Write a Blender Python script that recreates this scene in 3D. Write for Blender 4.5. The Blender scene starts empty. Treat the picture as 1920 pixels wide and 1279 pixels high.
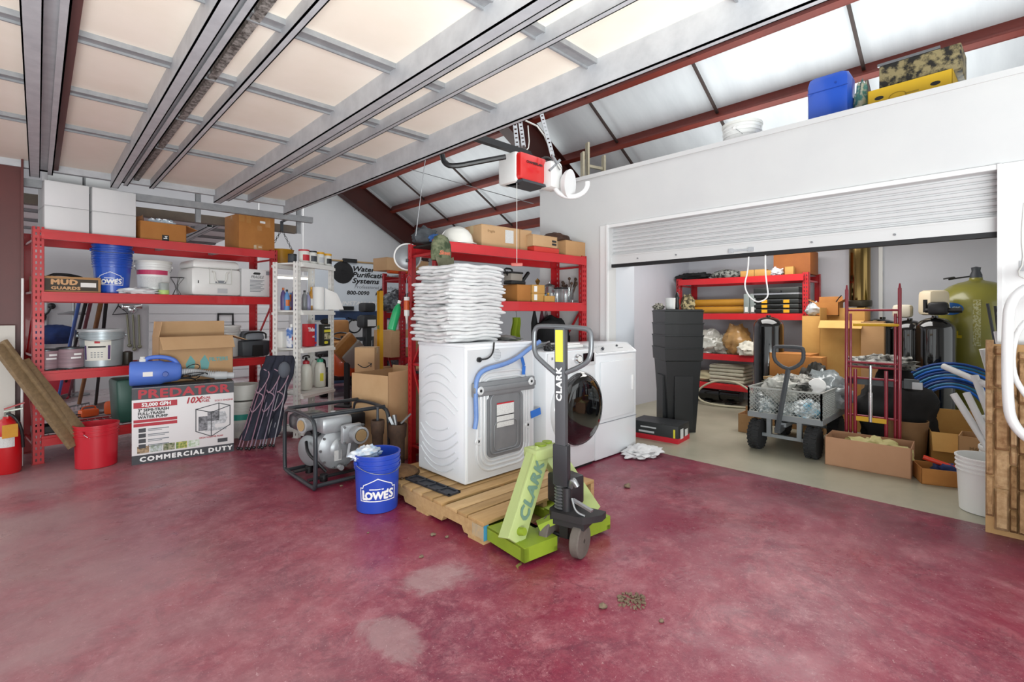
import bpy, bmesh, math, random
from mathutils import Vector, Matrix, Euler, noise
PI = math.pi
random.seed(7)
C = bpy.context.scene.collection
SC = bpy.context.scene
# ---------------- camera ----------------
FP, PX0, HY, CAMZ = 920.0, 960.0, 588.0, 1.30      # focal length in pixels, principal column, horizon row, eye height
SA, CA = 0.6953, 0.7187                            # view direction in the room's axes
cam_d = bpy.data.cameras.new('camera'); cam = bpy.data.objects.new('camera', cam_d); C.objects.link(cam)
cam.location = (0, 0, CAMZ); cam.rotation_euler = (PI/2, 0, -math.atan2(SA, CA))
cam_d.sensor_width = 36; cam_d.lens = FP/1920*36; cam_d.shift_y = -(639.5-HY)/1920
cam_d.clip_start = .02; cam_d.clip_end = 200
SC.camera = cam
SC.view_settings.view_transform = 'Standard'; SC.view_settings.look = 'None'
SC.view_settings.gamma = 1; SC.view_settings.use_curve_mapping = False
SC.view_settings.exposure = -0.47
# ---------------- sky and added fill lights ----------------
w = bpy.data.worlds.new('overcast_sky'); SC.world = w; w.use_nodes = True
bg = w.node_tree.nodes['Background']; bg.inputs[0].default_value = (.96, 1, 1, 1); bg.inputs[1].default_value = 1.9
def area(name, loc, rot, sx, sy, power, col=(1, 1, 1)):
    l = bpy.data.lights.new(name, 'AREA'); l.shape = 'RECTANGLE'; l.size = sx; l.size_y = sy; l.energy = power; l.color = col
    o = bpy.data.objects.new(name, l); C.objects.link(o); o.location = loc; o.rotation_euler = rot; return o
area('added_ceiling_fill', (3.4, 2.5, 3.6), (0, 0, 0), 2.4, 2.4, 25)  # added fill light under the roof, no fitting belongs to it
area('added_ceiling_fill', (2.8, 8.6, 3.9), (0, 0, 0), 4, 2, 110)  # added downward fill for the dim back bay
area('added_storage_fill', (6.0, 1.9, 2.4), (0, 0, 0), 1.4, 2.2, 85, (1, .98, .95))  # added fill that lightens the storage room, no fitting modelled
COOL = (.93, 1, .99)
area('added_uplight', (-.5, -1.5, .5), (math.radians(165), 0, math.radians(-20)), 2.6, 2.6, 620, COOL)  # added uplight behind the camera, whitens the overhead door panels
area('added_uplight', (1.6, -2.4, 1.0), (math.radians(165), 0, math.radians(-20)), 1.5, 1.5, 90, COOL)  # weaker added uplight, also out of view
area('added_roof_uplight', (5.9, 1.6, 2.75), (math.radians(180), 0, 0), 2.0, 3.0, 72, COOL)  # added upward fill hidden behind the parapet, brightens the sloping roof
area('added_roof_uplight', (5.6, 7.4, 2.2), (math.radians(180), 0, 0), 2.0, 3.0, 72, COOL)  # added upward fill in mid-air for the far part of the roof

# ---------------- pixel rays ----------------
def ray(px, py):
    u = (px-PX0)/FP; return Vector((u*CA+SA, -u*SA+CA, (HY-py)/FP))
def onZ(px, py, z=0.0):
    r = ray(px, py); t = (z-CAMZ)/r.z; return Vector((r.x*t, r.y*t, z))
def onX(px, py, X):
    r = ray(px, py); t = X/r.x; return Vector((X, r.y*t, CAMZ+r.z*t))
def onY(px, py, Y):
    r = ray(px, py); t = Y/r.y; return Vector((r.x*t, Y, CAMZ+r.z*t))
def atd(px, py, d):
    r = ray(px, py); return Vector((r.x*d, r.y*d, CAMZ+r.z*d))

# ---------------- materials ----------------
def lin(h):
    if isinstance(h, str):
        h = h.lstrip('#'); h = [int(h[i:i+2], 16)/255 for i in (0, 2, 4)]
    return tuple((c/12.92 if c <= .04045 else ((c+.055)/1.055)**2.4) for c in h)+(1,)
_M = {}
def M(name, col, rough=.55, metal=0, col2=None, scale=6, amt=.5, bump=0, bscale=40, spec=.5, coat=0, emis=0, trans=0, stretch=(1, 1, 1), alpha=1, contrast=.25, sub=0):
    if name in _M: return _M[name]
    m = bpy.data.materials.new(name); m.use_nodes = True; nt = m.node_tree; b = nt.nodes['Principled BSDF']
    b.inputs['Base Color'].default_value = lin(col); b.inputs['Roughness'].default_value = rough; b.inputs['Metallic'].default_value = metal
    b.inputs['Specular IOR Level'].default_value = spec; b.inputs['Coat Weight'].default_value = coat
    b.inputs['Transmission Weight'].default_value = trans; b.inputs['Alpha'].default_value = alpha
    if emis: b.inputs['Emission Color'].default_value = lin(col); b.inputs['Emission Strength'].default_value = emis
    tc = nt.nodes.new('ShaderNodeTexCoord'); mp = nt.nodes.new('ShaderNodeMapping'); mp.inputs['Scale'].default_value = stretch
    nt.links.new(tc.outputs['Object'], mp.inputs[0])
    if col2:
        n = nt.nodes.new('ShaderNodeTexNoise'); n.inputs['Scale'].default_value = scale; n.inputs['Detail'].default_value = 6; n.inputs['Roughness'].default_value = .62
        r = nt.nodes.new('ShaderNodeMapRange'); r.inputs['From Min'].default_value = .5-contrast; r.inputs['From Max'].default_value = .5+contrast; r.inputs['To Max'].default_value = amt*2 if amt <= .5 else 1
        mx = nt.nodes.new('ShaderNodeMix'); mx.data_type = 'RGBA'; mx.inputs['A'].default_value = lin(col); mx.inputs['B'].default_value = lin(col2)
        nt.links.new(mp.outputs[0], n.inputs['Vector']); nt.links.new(n.outputs[0], r.inputs[0]); nt.links.new(r.outputs[0], mx.inputs['Factor']); nt.links.new(mx.outputs['Result'], b.inputs['Base Color'])
    if bump:
        n = nt.nodes.new('ShaderNodeTexNoise'); n.inputs['Scale'].default_value = bscale; n.inputs['Detail'].default_value = 4
        bu = nt.nodes.new('ShaderNodeBump'); bu.inputs['Strength'].default_value = bump; bu.inputs['Distance'].default_value = .01
        nt.links.new(mp.outputs[0], n.inputs['Vector']); nt.links.new(n.outputs[0], bu.inputs['Height']); nt.links.new(bu.outputs[0], b.inputs['Normal'])
    _M[name] = m; return m

# ---------------- mesh builder ----------------
def frame(o, x, y):
    """maps (x, y, n) drawn on a plane to space: origin o, axes x and y, n along their cross product"""
    o = Vector(o); x = Vector(x).normalized(); y = Vector(y).normalized(); n = x.cross(y)
    return lambda a, b, c=0: o+x*a+y*b+n*c
def wrapz(cx, cy, R, a0, z0, taper=0):
    """maps (x, y, n) onto an upright cylinder; a0 = heading of the middle, z0 = height of y=0"""
    def f(a, b, c=0):
        r = R+taper*b+c; t = a0+a/R
        return Vector((cx+r*math.cos(t), cy+r*math.sin(t), z0+b))
    return f
class MB:
    def __init__(s): s.v = []; s.f = []; s.mi = []; s.M = Matrix(); s.m = 0
    def at(s, loc=(0, 0, 0), rot=(0, 0, 0)): s.M = Matrix.Translation(loc) @ Euler(rot).to_matrix().to_4x4(); return s
    def add(s, vs, fs):
        b = len(s.v); s.v += [s.M @ Vector(p) for p in vs]; s.f += [[b+i for i in f] for f in fs]; s.mi += [s.m]*len(fs); return s
    def box(s, c, d, rot=None, bev=0, taper=1):
        x, y, z = d[0]/2, d[1]/2, d[2]/2
        if bev:
            bev = min(bev, x*.9, y*.9, z*.9); vs = []; fs = []
            bm = bmesh.new(); bmesh.ops.create_cube(bm, size=1)
            for v in bm.verts: v.co = Vector((v.co.x*d[0], v.co.y*d[1], v.co.z*d[2]))
            bmesh.ops.bevel(bm, geom=bm.edges[:], offset=bev, segments=2, affect='EDGES', profile=.5)
            bm.verts.index_update(); vs = [v.co.copy() for v in bm.verts]; fs = [[v.index for v in f.verts] for f in bm.faces]; bm.free()
        else:
            vs = [Vector((i, j, k)) for i in (-x, x) for j in (-y, y) for k in (-z, z)]
            fs = [(0, 1, 3, 2), (4, 6, 7, 5), (0, 4, 5, 1), (2, 3, 7, 6), (0, 2, 6, 4), (1, 5, 7, 3)]
        if taper != 1:
            for v in vs:
                k = 1+(taper-1)*(v.z+z)/(2*z); v.x *= k; v.y *= k
        R = Euler(rot).to_matrix() if rot else Matrix.Identity(3)
        return s.add([R @ v+Vector(c) for v in vs], fs)
    def bx(s, a, b, bev=0):
        return s.box([(a[i]+b[i])/2 for i in range(3)], [abs(b[i]-a[i]) for i in range(3)], bev=bev)
    def bar(s, p, q, w, h=None, up=(0, 0, 1), bev=0):
        """box section from p to q"""
        h = h or w; p = Vector(p); q = Vector(q); d = q-p; L = d.length; d.normalize(); u = Vector(up)
        if abs(d.dot(u)) > .99: u = Vector((1, 0, 0))
        x = d.cross(u).normalized(); z = x.cross(d)
        K = Matrix((x, d, z)).transposed(); t = MB(); t.box((0, 0, 0), (w, L, h), bev=bev)
        return s.add([K @ v+(p+q)/2 for v in t.v], t.f)
    def cyl(s, p, q, r, r2=None, n=20, caps=True):
        r2 = r if r2 is None else r2; p = Vector(p); q = Vector(q); d = (q-p).normalized()
        x = d.orthogonal().normalized(); y = d.cross(x); vs = []; fs = []
        for i in range(n):
            a = 2*PI*i/n; e = x*math.cos(a)+y*math.sin(a); vs += [p+e*r, q+e*r2]
        for i in range(n): j = (i+1) % n; fs.append((2*i, 2*j, 2*j+1, 2*i+1))
        if caps: fs += [[2*i for i in range(n)][::-1], [2*i+1 for i in range(n)]]
        return s.add(vs, fs)
    def tube(s, pts, r, n=10, closed=False, smooth=0):
        P = [Vector(p) for p in pts]
        for _ in range(smooth):
            Q = []; m = len(P)
            for i in range(m if closed else m-1):
                a, b = P[i], P[(i+1) % m]; Q += [a*.75+b*.25, a*.25+b*.75]
            P = Q if closed else [P[0]]+Q+[P[-1]]
        m = len(P); vs = []; fs = []; x = None
        for i in range(m):
            a = P[i-1] if (i or closed) else P[i]; b = P[(i+1) % m] if (i < m-1 or closed) else P[i]
            d = (b-a)
            if d.length < 1e-9: d = Vector((0, 0, 1))
            d.normalize()
            if x is None: x = d.orthogonal().normalized()
            x = (x-d*x.dot(d)); x = x.normalized() if x.length > 1e-6 else d.orthogonal().normalized()
            y = d.cross(x); rr = r[i*(len(r)-1)//max(1, m-1)] if isinstance(r, (list, tuple)) else r
            for k in range(n):
                t = 2*PI*k/n; vs.append(P[i]+x*math.cos(t)*rr+y*math.sin(t)*rr)
        for i in range(m if closed else m-1):
            j = (i+1) % m
            for k in range(n): l = (k+1) % n; fs.append((i*n+k, i*n+l, j*n+l, j*n+k))
        if not closed: fs += [list(range(n))[::-1], [(m-1)*n+k for k in range(n)]]
        return s.add(vs, fs)
    def lathe(s, prof, c=(0, 0, 0), n=32, axis=None, sx=1, sy=1):
        """profile of (radius, height) turned about z"""
        vs = []; fs = []; m = len(prof); K = Matrix.Identity(3)
        if axis is not None: K = Vector((0, 0, 1)).rotation_difference(Vector(axis)).to_matrix()
        for (r, z) in prof:
            for k in range(n): t = 2*PI*k/n; vs.append(K @ Vector((r*math.cos(t)*sx, r*math.sin(t)*sy, z))+Vector(c))
        for i in range(m-1):
            for k in range(n): l = (k+1) % n; fs.append((i*n+k, i*n+l, (i+1)*n+l, (i+1)*n+k))
        if prof[0][0] > 1e-5: fs.append(list(range(n))[::-1])
        if prof[-1][0] > 1e-5: fs.append([(m-1)*n+k for k in range(n)])
        return s.add(vs, fs)
    def ball(s, c, r, n=16, m=10, z0=-1, z1=1):
        r = r if isinstance(r, (list, tuple)) else (r, r, r); vs = []; fs = []
        a0, a1 = math.asin(z0), math.asin(z1)
        for i in range(m+1):
            a = a0+(a1-a0)*i/m
            for k in range(n): t = 2*PI*k/n; vs.append((c[0]+r[0]*math.cos(a)*math.cos(t), c[1]+r[1]*math.cos(a)*math.sin(t), c[2]+r[2]*math.sin(a)))
        for i in range(m):
            for k in range(n): l = (k+1) % n; fs.append((i*n+k, i*n+l, (i+1)*n+l, (i+1)*n+k))
        if z0 > -1: fs.append(list(range(n))[::-1])
        return s.add(vs, fs)
    def grid(s, f, nu, nv):
        vs = [f(i/nu, j/nv) for j in range(nv+1) for i in range(nu+1)]; w_ = nu+1
        return s.add(vs, [(j*w_+i, j*w_+i+1, (j+1)*w_+i+1, (j+1)*w_+i) for j in range(nv) for i in range(nu)])
    def prism(s, poly, t, mp=None):
        """flat outline given thickness t along the mapper's normal"""
        mp = mp or frame((0, 0, 0), (1, 0, 0), (0, 1, 0)); n = len(poly)
        vs = [mp(a, b, 0) for a, b in poly]+[mp(a, b, t) for a, b in poly]
        return s.add(vs, [list(range(n))[::-1], list(range(n, 2*n))]+[(i, (i+1) % n, n+(i+1) % n, n+i) for i in range(n)])
    def extr(s, prof, p, q, up=(0, 0, 1)):
        """closed section swept straight from p to q; section axes: across, up"""
        p = Vector(p); q = Vector(q); d = (q-p).normalized(); x = d.cross(Vector(up)).normalized(); z = x.cross(d); n = len(prof)
        vs = [p+x*a+z*b for a, b in prof]+[q+x*a+z*b for a, b in prof]
        return s.add(vs, [list(range(n)), list(range(n, 2*n))[::-1]]+[(i, n+i, n+(i+1) % n, (i+1) % n) for i in range(n)])
    def stroke(s, pts, w_, mp, closed=False, n=.0015):
        """a drawn line of width w_ on a mapped surface"""
        P = [Vector((a, b)) for a, b in pts]; m = len(P)
        for i in range(m if closed else m-1):
            a, b = P[i], P[(i+1) % m]; d = (b-a)
            if d.length < 1e-6: continue
            k = max(1, int(d.length/.03)); d.normalize(); o = Vector((-d.y, d.x))*w_/2; a = a-d*w_*.5; b = b+d*w_*.5
            for j in range(k):
                p = a.lerp(b, j/k); q = a.lerp(b, (j+1)/k)
                s.add([mp(*(p+o), n), mp(*(p-o), n), mp(*(q-o), n), mp(*(q+o), n)], [(0, 1, 2, 3)])
        return s
    def patch(s, a, b, mp, n=.001, k=1):
        """a printed rectangle from a to b on a mapped surface"""
        for i in range(k):
            x0 = a[0]+(b[0]-a[0])*i/k; x1 = a[0]+(b[0]-a[0])*(i+1)/k
            s.add([mp(x0, a[1], n), mp(x1, a[1], n), mp(x1, b[1], n), mp(x0, b[1], n)], [(0, 1, 2, 3)])
        return s
    def build(s, name, mat, parent=None, ang=40, label=None, weld=True):
        me = bpy.data.meshes.new(name); me.from_pydata([tuple(v) for v in s.v], [], s.f)
        for m in (mat if isinstance(mat, (list, tuple)) else [mat]): me.materials.append(m)
        me.polygons.foreach_set('material_index', s.mi); me.update()
        me.polygons.foreach_set('use_smooth', [True]*len(s.f)); me.set_sharp_from_angle(angle=math.radians(ang))
        bm = bmesh.new(); bm.from_mesh(me); bmesh.ops.recalc_face_normals(bm, faces=bm.faces); bm.to_mesh(me); bm.free()
        o = bpy.data.objects.new(name, me); C.objects.link(o)
        if parent: o.parent = parent
        if label: o['label'] = label
        return o
def tag(o, label, cat, group=None, loc=None, rz=None, kind=None):
    o['label'] = label; o['category'] = cat
    if group: o['group'] = group
    if kind: o['kind'] = kind
    if loc is not None: o.location = loc
    if rz is not None: o.rotation_euler = (0, 0, rz)
    return o
def T(name, label, cat, loc=(0, 0, 0), rz=0, group=None):
    o = bpy.data.objects.new(name, None); o.empty_display_size = .05; C.objects.link(o); return tag(o, label, cat, group, loc, rz)
def struct(o): o['kind'] = 'structure'; return o
def dup(root, loc, rz, label, group=None, name=None):
    r = root.copy(); C.objects.link(r); r.location = loc; r.rotation_euler = (0, 0, rz); r['label'] = label
    if group: r['group'] = group
    for ch in list(root.children):
        c = ch.copy(); C.objects.link(c); c.parent = r
        for g in ch.children: d = g.copy(); C.objects.link(d); d.parent = c
    return r
def text(name, st, size, mat, parent, mp, bold=0, shear=0, sx=1, space=1, align='CENTER', n=.002, label=None):
    cu = bpy.data.curves.new(name, 'FONT'); cu.body = st; cu.size = size; cu.shear = shear; cu.space_character = space
    cu.align_x = align; cu.align_y = 'CENTER'; cu.resolution_u = 2; cu.fill_mode = 'FRONT'
    to = bpy.data.objects.new(name, cu); C.objects.link(to); bpy.context.view_layer.update()
    me = bpy.data.meshes.new_from_object(to.evaluated_get(bpy.context.evaluated_depsgraph_get())); bpy.data.objects.remove(to)
    bm = bmesh.new(); bm.from_mesh(me); b = MB()
    for k, (ox, oy) in enumerate(((0, 0), (1, .3), (-1, -.3), (.3, -1), (-.3, 1)) if bold else ((0, 0),)):   # heavier strokes: shifted layers
        b.add([mp((v.co.x+ox*bold)*sx, v.co.y+oy*bold, n+k*.00025) for v in bm.verts], [[v.index for v in f.verts] for f in bm.faces])
    bm.free()
    bpy.data.meshes.remove(me)
    return b.build(name, mat, parent, label=label)
# ---------------- shell materials ----------------
WHITE = M('wall_paint', '#d3d3d2', .6, col2='#cacacb', scale=1.2, bump=.03, bscale=60)
GREYW = M('back_wall_paint', '#cfcfd1', .65, col2='#c4c4c8', scale=1)
MAROON = M('maroon_steel', '#7a2c20', .5, col2='#642216', scale=3, bump=.03)
MAROON_D = M('maroon_steel_column', '#5e1c18', .45, col2='#48120f', scale=2)
INSUL = M('white_insulation_film', '#dfe1e4', .45, col2='#cdcfd3', scale=1.5, bump=.5, bscale=2.2, stretch=(.5, 3, 1))
GALV = M('galvanised_steel', '#c2c5c9', .45, .15, col2='#a9acb1', scale=9, bump=.04)
GALV_D = M('galvanised_steel_dull', '#999a9c', .5, .2, col2='#808286', scale=14, bump=.05)
CREAM = M('cream_panel_back', '#f4ece0', .6, col2='#ebe2d2', scale=2.2, bump=.05, bscale=3)
DARKM = M('black_rubber', '#17171a', .6)
def floor_mat():
    m = bpy.data.materials.new('stained_red_concrete'); m.use_nodes = True; nt = m.node_tree; b = nt.nodes['Principled BSDF']; L = nt.links.new; N = nt.nodes.new
    g = N('ShaderNodeNewGeometry')
    def nz(scale, det=7, rg=.6, dist=0):
        n = N('ShaderNodeTexNoise'); n.inputs['Scale'].default_value = scale; n.inputs['Detail'].default_value = det; n.inputs['Roughness'].default_value = rg; n.inputs['Distortion'].default_value = dist
        L(g.outputs['Position'], n.inputs['Vector']); return n.outputs[0]
    def rng(src, a, b_, c=0, d=1):
        r = N('ShaderNodeMapRange'); r.interpolation_type = 'SMOOTHSTEP'
        for k, v in (('From Min', a), ('From Max', b_), ('To Min', c), ('To Max', d)): r.inputs[k].default_value = v
        L(src, r.inputs[0]); return r.outputs[0]
    def mix(f, a, b_):
        x = N('ShaderNodeMix'); x.data_type = 'RGBA'; L(f, x.inputs['Factor'])
        for s_, k in ((a, 'A'), (b_, 'B')):
            if isinstance(s_, str): x.inputs[k].default_value = lin(s_)
            else: L(s_, x.inputs[k])
        return x.outputs['Result']
    def mul(a, b_):
        x = N('ShaderNodeMath'); x.operation = 'MULTIPLY'
        for i, s_ in enumerate((a, b_)):
            if isinstance(s_, (int, float)): x.inputs[i].default_value = s_
            else: L(s_, x.inputs[i])
        return x.outputs[0]
    c = mix(rng(nz(1.0, 9, .70), .38, .62), '#7c2840', '#a24c5a')
    c = mix(rng(nz(.5, 8, .70, .4), .54, .70, 0, .8), c, '#b47e85')
    c = mix(rng(nz(5, 9, .82), .42, .66, 0, .6), c, '#aa6a74')
    c = mix(rng(nz(2.0, 9, .78, .6), .52, .66, 0, .6), c, '#66253c')
    c = mix(rng(nz(13, 10, .92, .3), .48, .62, 0, .42), c, '#c48c93')
    c = mix(rng(nz(3.2, 10, .9, 1.2), .50, .60, 0, .55), c, '#622a3d')
    c = mix(rng(nz(11, 9, .85, 1.5), .55, .68, 0, .55), c, '#4a1c2a')
    # paler strips near the open door and at the back of the garage
    sx = N('ShaderNodeSeparateXYZ'); L(g.outputs['Position'], sx.inputs[0])
    far = mul(rng(sx.outputs[1], 5.9, 7.4), .93); c = mix(far, c, mix(rng(nz(2), .4, .6), '#cfcacb', '#b2a9ac'))
    near = mul(rng(sx.outputs[0], 1.3, -.1), rng(nz(.9, 6, .6), .3, .6, .1, .9)); c = mix(near, c, '#a98a8c')
    # a pale spill with a shape of its own
    def blob(cx, cy, rx, ry):
        v = N('ShaderNodeVectorMath'); v.operation = 'SUBTRACT'; v.inputs[1].default_value = (cx, cy, 0); L(g.outputs['Position'], v.inputs[0])
        v2 = N('ShaderNodeVectorMath'); v2.operation = 'MULTIPLY'; v2.inputs[1].default_value = (1/rx, 1/ry, 0); L(v.outputs[0], v2.inputs[0])
        ln = N('ShaderNodeVectorMath'); ln.operation = 'LENGTH'; L(v2.outputs[0], ln.inputs[0])
        ad = N('ShaderNodeMath'); ad.operation = 'ADD'; L(ln.outputs['Value'], ad.inputs[0]); L(mul(nz(4.5, 9, .75, .8), 2.2), ad.inputs[1]); return rng(ad.outputs[0], 2.25, 1.75)
    c = mix(mul(blob(1.42, 2.0, .17, .15), .6), c, '#b39a9a')
    c = mix(mul(blob(1.03, 1.75, .10, .17), .6), c, '#aa8f90')
    c = mix(mul(rng(nz(.9, 9, .78, .5), .42, .58, 0, .85), rng(sx.outputs[0], .7, 1.9)), c, '#84193a')
    c = mix(mul(rng(nz(1.4, 9, .75, .5), .35, .62, .2, .8), rng(sx.outputs[0], 2.6, 4.2)), c, '#553039')
    c = mix(rng(nz(48, 4, .8, .6), .63, .68, 0, .6), c, '#c9a3a6')
    # crumbs and scratches
    c = mix(rng(nz(60, 3, .7), .66, .72, 0, .5), c, '#d9b9b8')
    c = mix(rng(nz(30, 6, .8, 2), .66, .76, 0, .3), c, '#4c1f30')
    L(c, b.inputs['Base Color']); L(rng(nz(2.4), .35, .7, .26, .5), b.inputs['Roughness']); b.inputs['Specular IOR Level'].default_value = .42
    bu = N('ShaderNodeBump'); bu.inputs['Strength'].default_value = .25; bu.inputs['Distance'].default_value = .004; L(nz(35), bu.inputs['Height']); L(bu.outputs[0], b.inputs['Normal'])
    return m
GREYFLOOR = M('bare_grey_concrete', '#8f8c7a', .35, col2='#a9a492', scale=1.6, bump=.1, bscale=20)
XP, YB, XE = 4.18, 11.0, 7.7
YO0, YO1, ZO = .092, 2.90, 2.17        # roll-up door opening in the right wall
# floors
struct(MB().bx((-7, -5, -.1), (XP, YB+.2, 0)).build('floor', floor_mat()))
struct(MB().bx((XP, -5, -.1), (XE+.2, YB+.2, 0)).build('floor_storage_room', GREYFLOOR))
# walls
struct(MB().bx((-3, YB, 0), (XE+.2, YB+.15, 4.9)).build('wall_back', GREYW))
b = MB()
b.bx((XP, YO1, 0), (XP+.12, 3.855, 2.744)); b.bx((XP, YO0, ZO), (XP+.12, YO1, 2.744)); b.bx((XP, -2.5, 0), (XP+.12, YO0, 2.744))
struct(b.build('wall_right', WHITE))
struct(MB().bx((XE, -2.5, 0), (XE+.15, YB, 3.32)).build('wall_far_right', M('storage_wall_paint', '#cbccd2', .6, col2='#c0c2c9', scale=1)))
struct(MB().bx((XP+.12, 3.78, 0), (XE, 3.855, 2.5)).build('wall_storage_side', M('storage_side_paint', '#c6c8d0', .6, col2='#bcbec8', scale=1)))
struct(MB().bx((XP+.12, -2.5, 2.45), (XE, 3.855, 2.55)).build('ceiling_storage', WHITE))
# thin trim around the roll-up door opening
tm = M('white_trim', '#e4e4e4', .45)
b = MB(); b.bx((XP-.015, YO1, 0), (XP, YO1+.10, ZO+.03)); b.bx((XP-.03, YO1, 0), (XP-.015, YO1+.02, ZO+.03)); struct(b.build('trim_1', tm))
b = MB(); b.bx((XP-.015, YO0-.12, 0), (XP, YO0, ZO+.03)); b.bx((XP-.03, YO0-.02, 0), (XP-.015, YO0, ZO+.03)); struct(b.build('trim_2', tm))
b = MB(); b.bx((XP-.02, YO0, ZO), (XP, YO1, ZO+.03)); struct(b.build('trim_3', tm))
struct(MB().bx((XP-.012, -2.5, 2.72), (XP+.13, 3.865, 2.76)).build('trim_4', WHITE))
# ---- sloping roof: purlins and rafters read off the photograph ----
def roofz(X): return CAMZ+3.07-.60*(X-5.78)+.0
PUR = [(onY(690, 352, YB-.25)), (onY(745, 397, YB-.25)), (onY(788, 432, YB-.25))]
sl = (PUR[0].z-PUR[1].z)/(PUR[1].x-PUR[0].x)
def rz_(X): return PUR[1].z+.16-sl*(X-PUR[1].x)
xr = PUR[0].x-2.2
b = MB(); b.add([(xr, -3, rz_(xr)), (XE+.25, -3, rz_(XE+.25)), (XE+.25, YB+.1, rz_(XE+.25)), (xr, YB+.1, rz_(xr)),
                 (xr, -3, rz_(xr)+.08), (XE+.25, -3, rz_(XE+.25)+.08), (XE+.25, YB+.1, rz_(XE+.25)+.08), (xr, YB+.1, rz_(xr)+.08)],
                [(0, 1, 2, 3), (4, 7, 6, 5), (0, 4, 5, 1), (1, 5, 6, 2), (2, 6, 7, 3), (3, 7, 4, 0)])
struct(b.build('ceiling', INSUL))
b = MB(); b.bx((-3, -3, 4.55), (xr, YB+.1, 4.65)); struct(b.build('ceiling_flat', INSUL))
ang = math.atan(sl)
def purlin(X, lab):
    z = rz_(X); b = MB(); dn = Vector((-math.sin(ang), 0, -math.cos(ang))); ac = Vector((math.cos(ang), 0, -math.sin(ang)))
    p = Vector((X, 0, z))
    for (a, c0, wd, ht) in ((0, .125, .012, .25), (.035, .006, .07, .012), (-.035, .244, .07, .012), (.068, .02, .010, .03), (-.066, .23, .010, .03)):
        q = p+ac*a+dn*c0
        b.bar(q+Vector((0, -3, 0)), q+Vector((0, YB, 0)), wd, ht, up=-dn)
    o = b.build('ceiling_purlin', MAROON); o['kind'] = 'structure'; return o
PX = [PUR[0].x-(PUR[1].x-PUR[0].x), PUR[0].x, PUR[1].x, PUR[2].x, XE-.1]
for i, X in enumerate(PX): purlin(X, '')
def rafter(Y, x0, x1, nm):
    b = MB(); dn = Vector((-math.sin(ang), 0, -math.cos(ang)))
    p = Vector((x0, Y, rz_(x0)))+dn*.22; q = Vector((x1, Y, rz_(x1)))+dn*.22; mid = dn*.24
    b.bar(p+mid, q+mid, .012, .48, up=-dn); b.bar(p, q, .2, .014, up=-dn); b.bar(p+mid*2, q+mid*2, .2, .014, up=-dn)
    k = 12
    for i in range(1, k):
        e = p.lerp(q, i/k)+mid*2-dn*.015
        for s in (-.06, .06): b.cyl(e+Vector((0, s, 0)), e+Vector((0, s, .022)), .014, n=6)
    o = b.build(nm, M('dark_maroon_rafter', '#43140d', .5, col2='#341009', scale=3)); o['kind'] = 'structure'
rafter(YB-.2, xr, XE, 'ceiling_rafter'); rafter(5.3, xr, XE, 'ceiling_rafter')
# sag rods between the purlins
b = MB()
for Y in (1.16, 2.74, 4.28, 5.95, 7.8, 9.5, -.4):
    p = Vector((xr, Y, rz_(xr)-.10)); q = Vector((XE, Y, rz_(XE)-.10)); b.bar(p, q, .03, .03)
struct(b.build('ceiling_sag_rods', M('dark_rod', '#3a2a26', .6)))
# left column and lintel of the side door opening
b = MB(); b.bx((-.42, 5.98, 0), (-.085, 5.995, 2.75)); b.bx((-.10, 5.92, 0), (-.085, 6.06, 2.75)); b.bx((-.42, 5.92, 0), (-.405, 6.06, 2.75))
struct(b.build('wall_left_column', MAROON_D))
struct(MB().bx((-.55, 6.1, 0), (-.43, 6.6, 4.5)).build('wall_left', GREYW))
struct(MB().bx((-.5, -3, 2.75), (-.35, YB, 4.6)).build('wall_left_upper', GREYW))
# ---- sectional garage door, open overhead ----
ZD, YD0, YD1 = 2.62, -1.4, 6.02
def overhead(Y0, Y1, zd, xa, stiles, struts, joints, nm, label, mats, end_beam=True):
    t = T(nm, label, 'garage door', (xa[0], Y0, zd))
    o = Vector((xa[0], Y0, zd))
    for i in range(len(joints)-1):
        MB().bx((joints[i]+.004-o.x, 0, 0), (joints[i+1]-.004-o.x, Y1-Y0, .045)).build('door_section', mats[0], t)
    for Y in stiles:
        for i in range(len(joints)-1):
            b = MB(); y = Y-o.y; a, c = joints[i]+.02-o.x, joints[i+1]-.02-o.x
            b.bx((a, y-.03, -.022), (c, y+.03, 0)); b.bx((a, y-.034, -.027), (c, y-.024, 0)); b.bx((a, y+.026, -.034), (c, y+.036, 0))
            b.build('stile', mats[2], t)
    for x0, x1, d, lip in struts:
        b = MB(); L = Y1-Y0
        a, c = x0-o.x, x1-o.x
        b.bx((a, 0, -d), (a+.006, L, 0)); b.bx((a, 0, -d), (a+(c-a)*.45, L, -d+.008)); b.bx((a+(c-a)*.45-.006, 0, -d), (a+(c-a)*.45, L, -d*.45))
        if lip: b.bx((a+(c-a)*.45, 0, -d*.5), (c, L, -d*.45)); b.bx((c-.008, 0, -d*.7), (c, L, 0)); b.bx((c-.035, 0, -d*.7), (c, L, -d*.66))
        b.build('strut', mats[1], t)
    for Y in (Y0+.03, Y1-.03):
        b = MB(); y = Y-o.y; b.bx((joints[0]-o.x, y-.03, -.06), (joints[-1]-o.x, y+.03, 0)); b.build('end_stile', mats[1], t)
    return t
H0 = 1.32
door = overhead(YD0, YD1, ZD, (-.62, 0), [-.8, 0, .78, 1.55, 2.32, 3.07, 3.85, 4.64],
    [(-.05, .10, .12, 1), (.50, .63, .12, 1), (.80, .88, .075, 0), (1.36, 1.51, .13, 1), (1.68, 1.76, .075, 0), (2.08, 2.16, .155, 1)],
    [-.62, .03, .575, 1.44, 2.15], 'overhead_garage_door', 'cream backed sectional garage door open overhead on grey steel struts', [CREAM, GALV, GALV_D])
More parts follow.
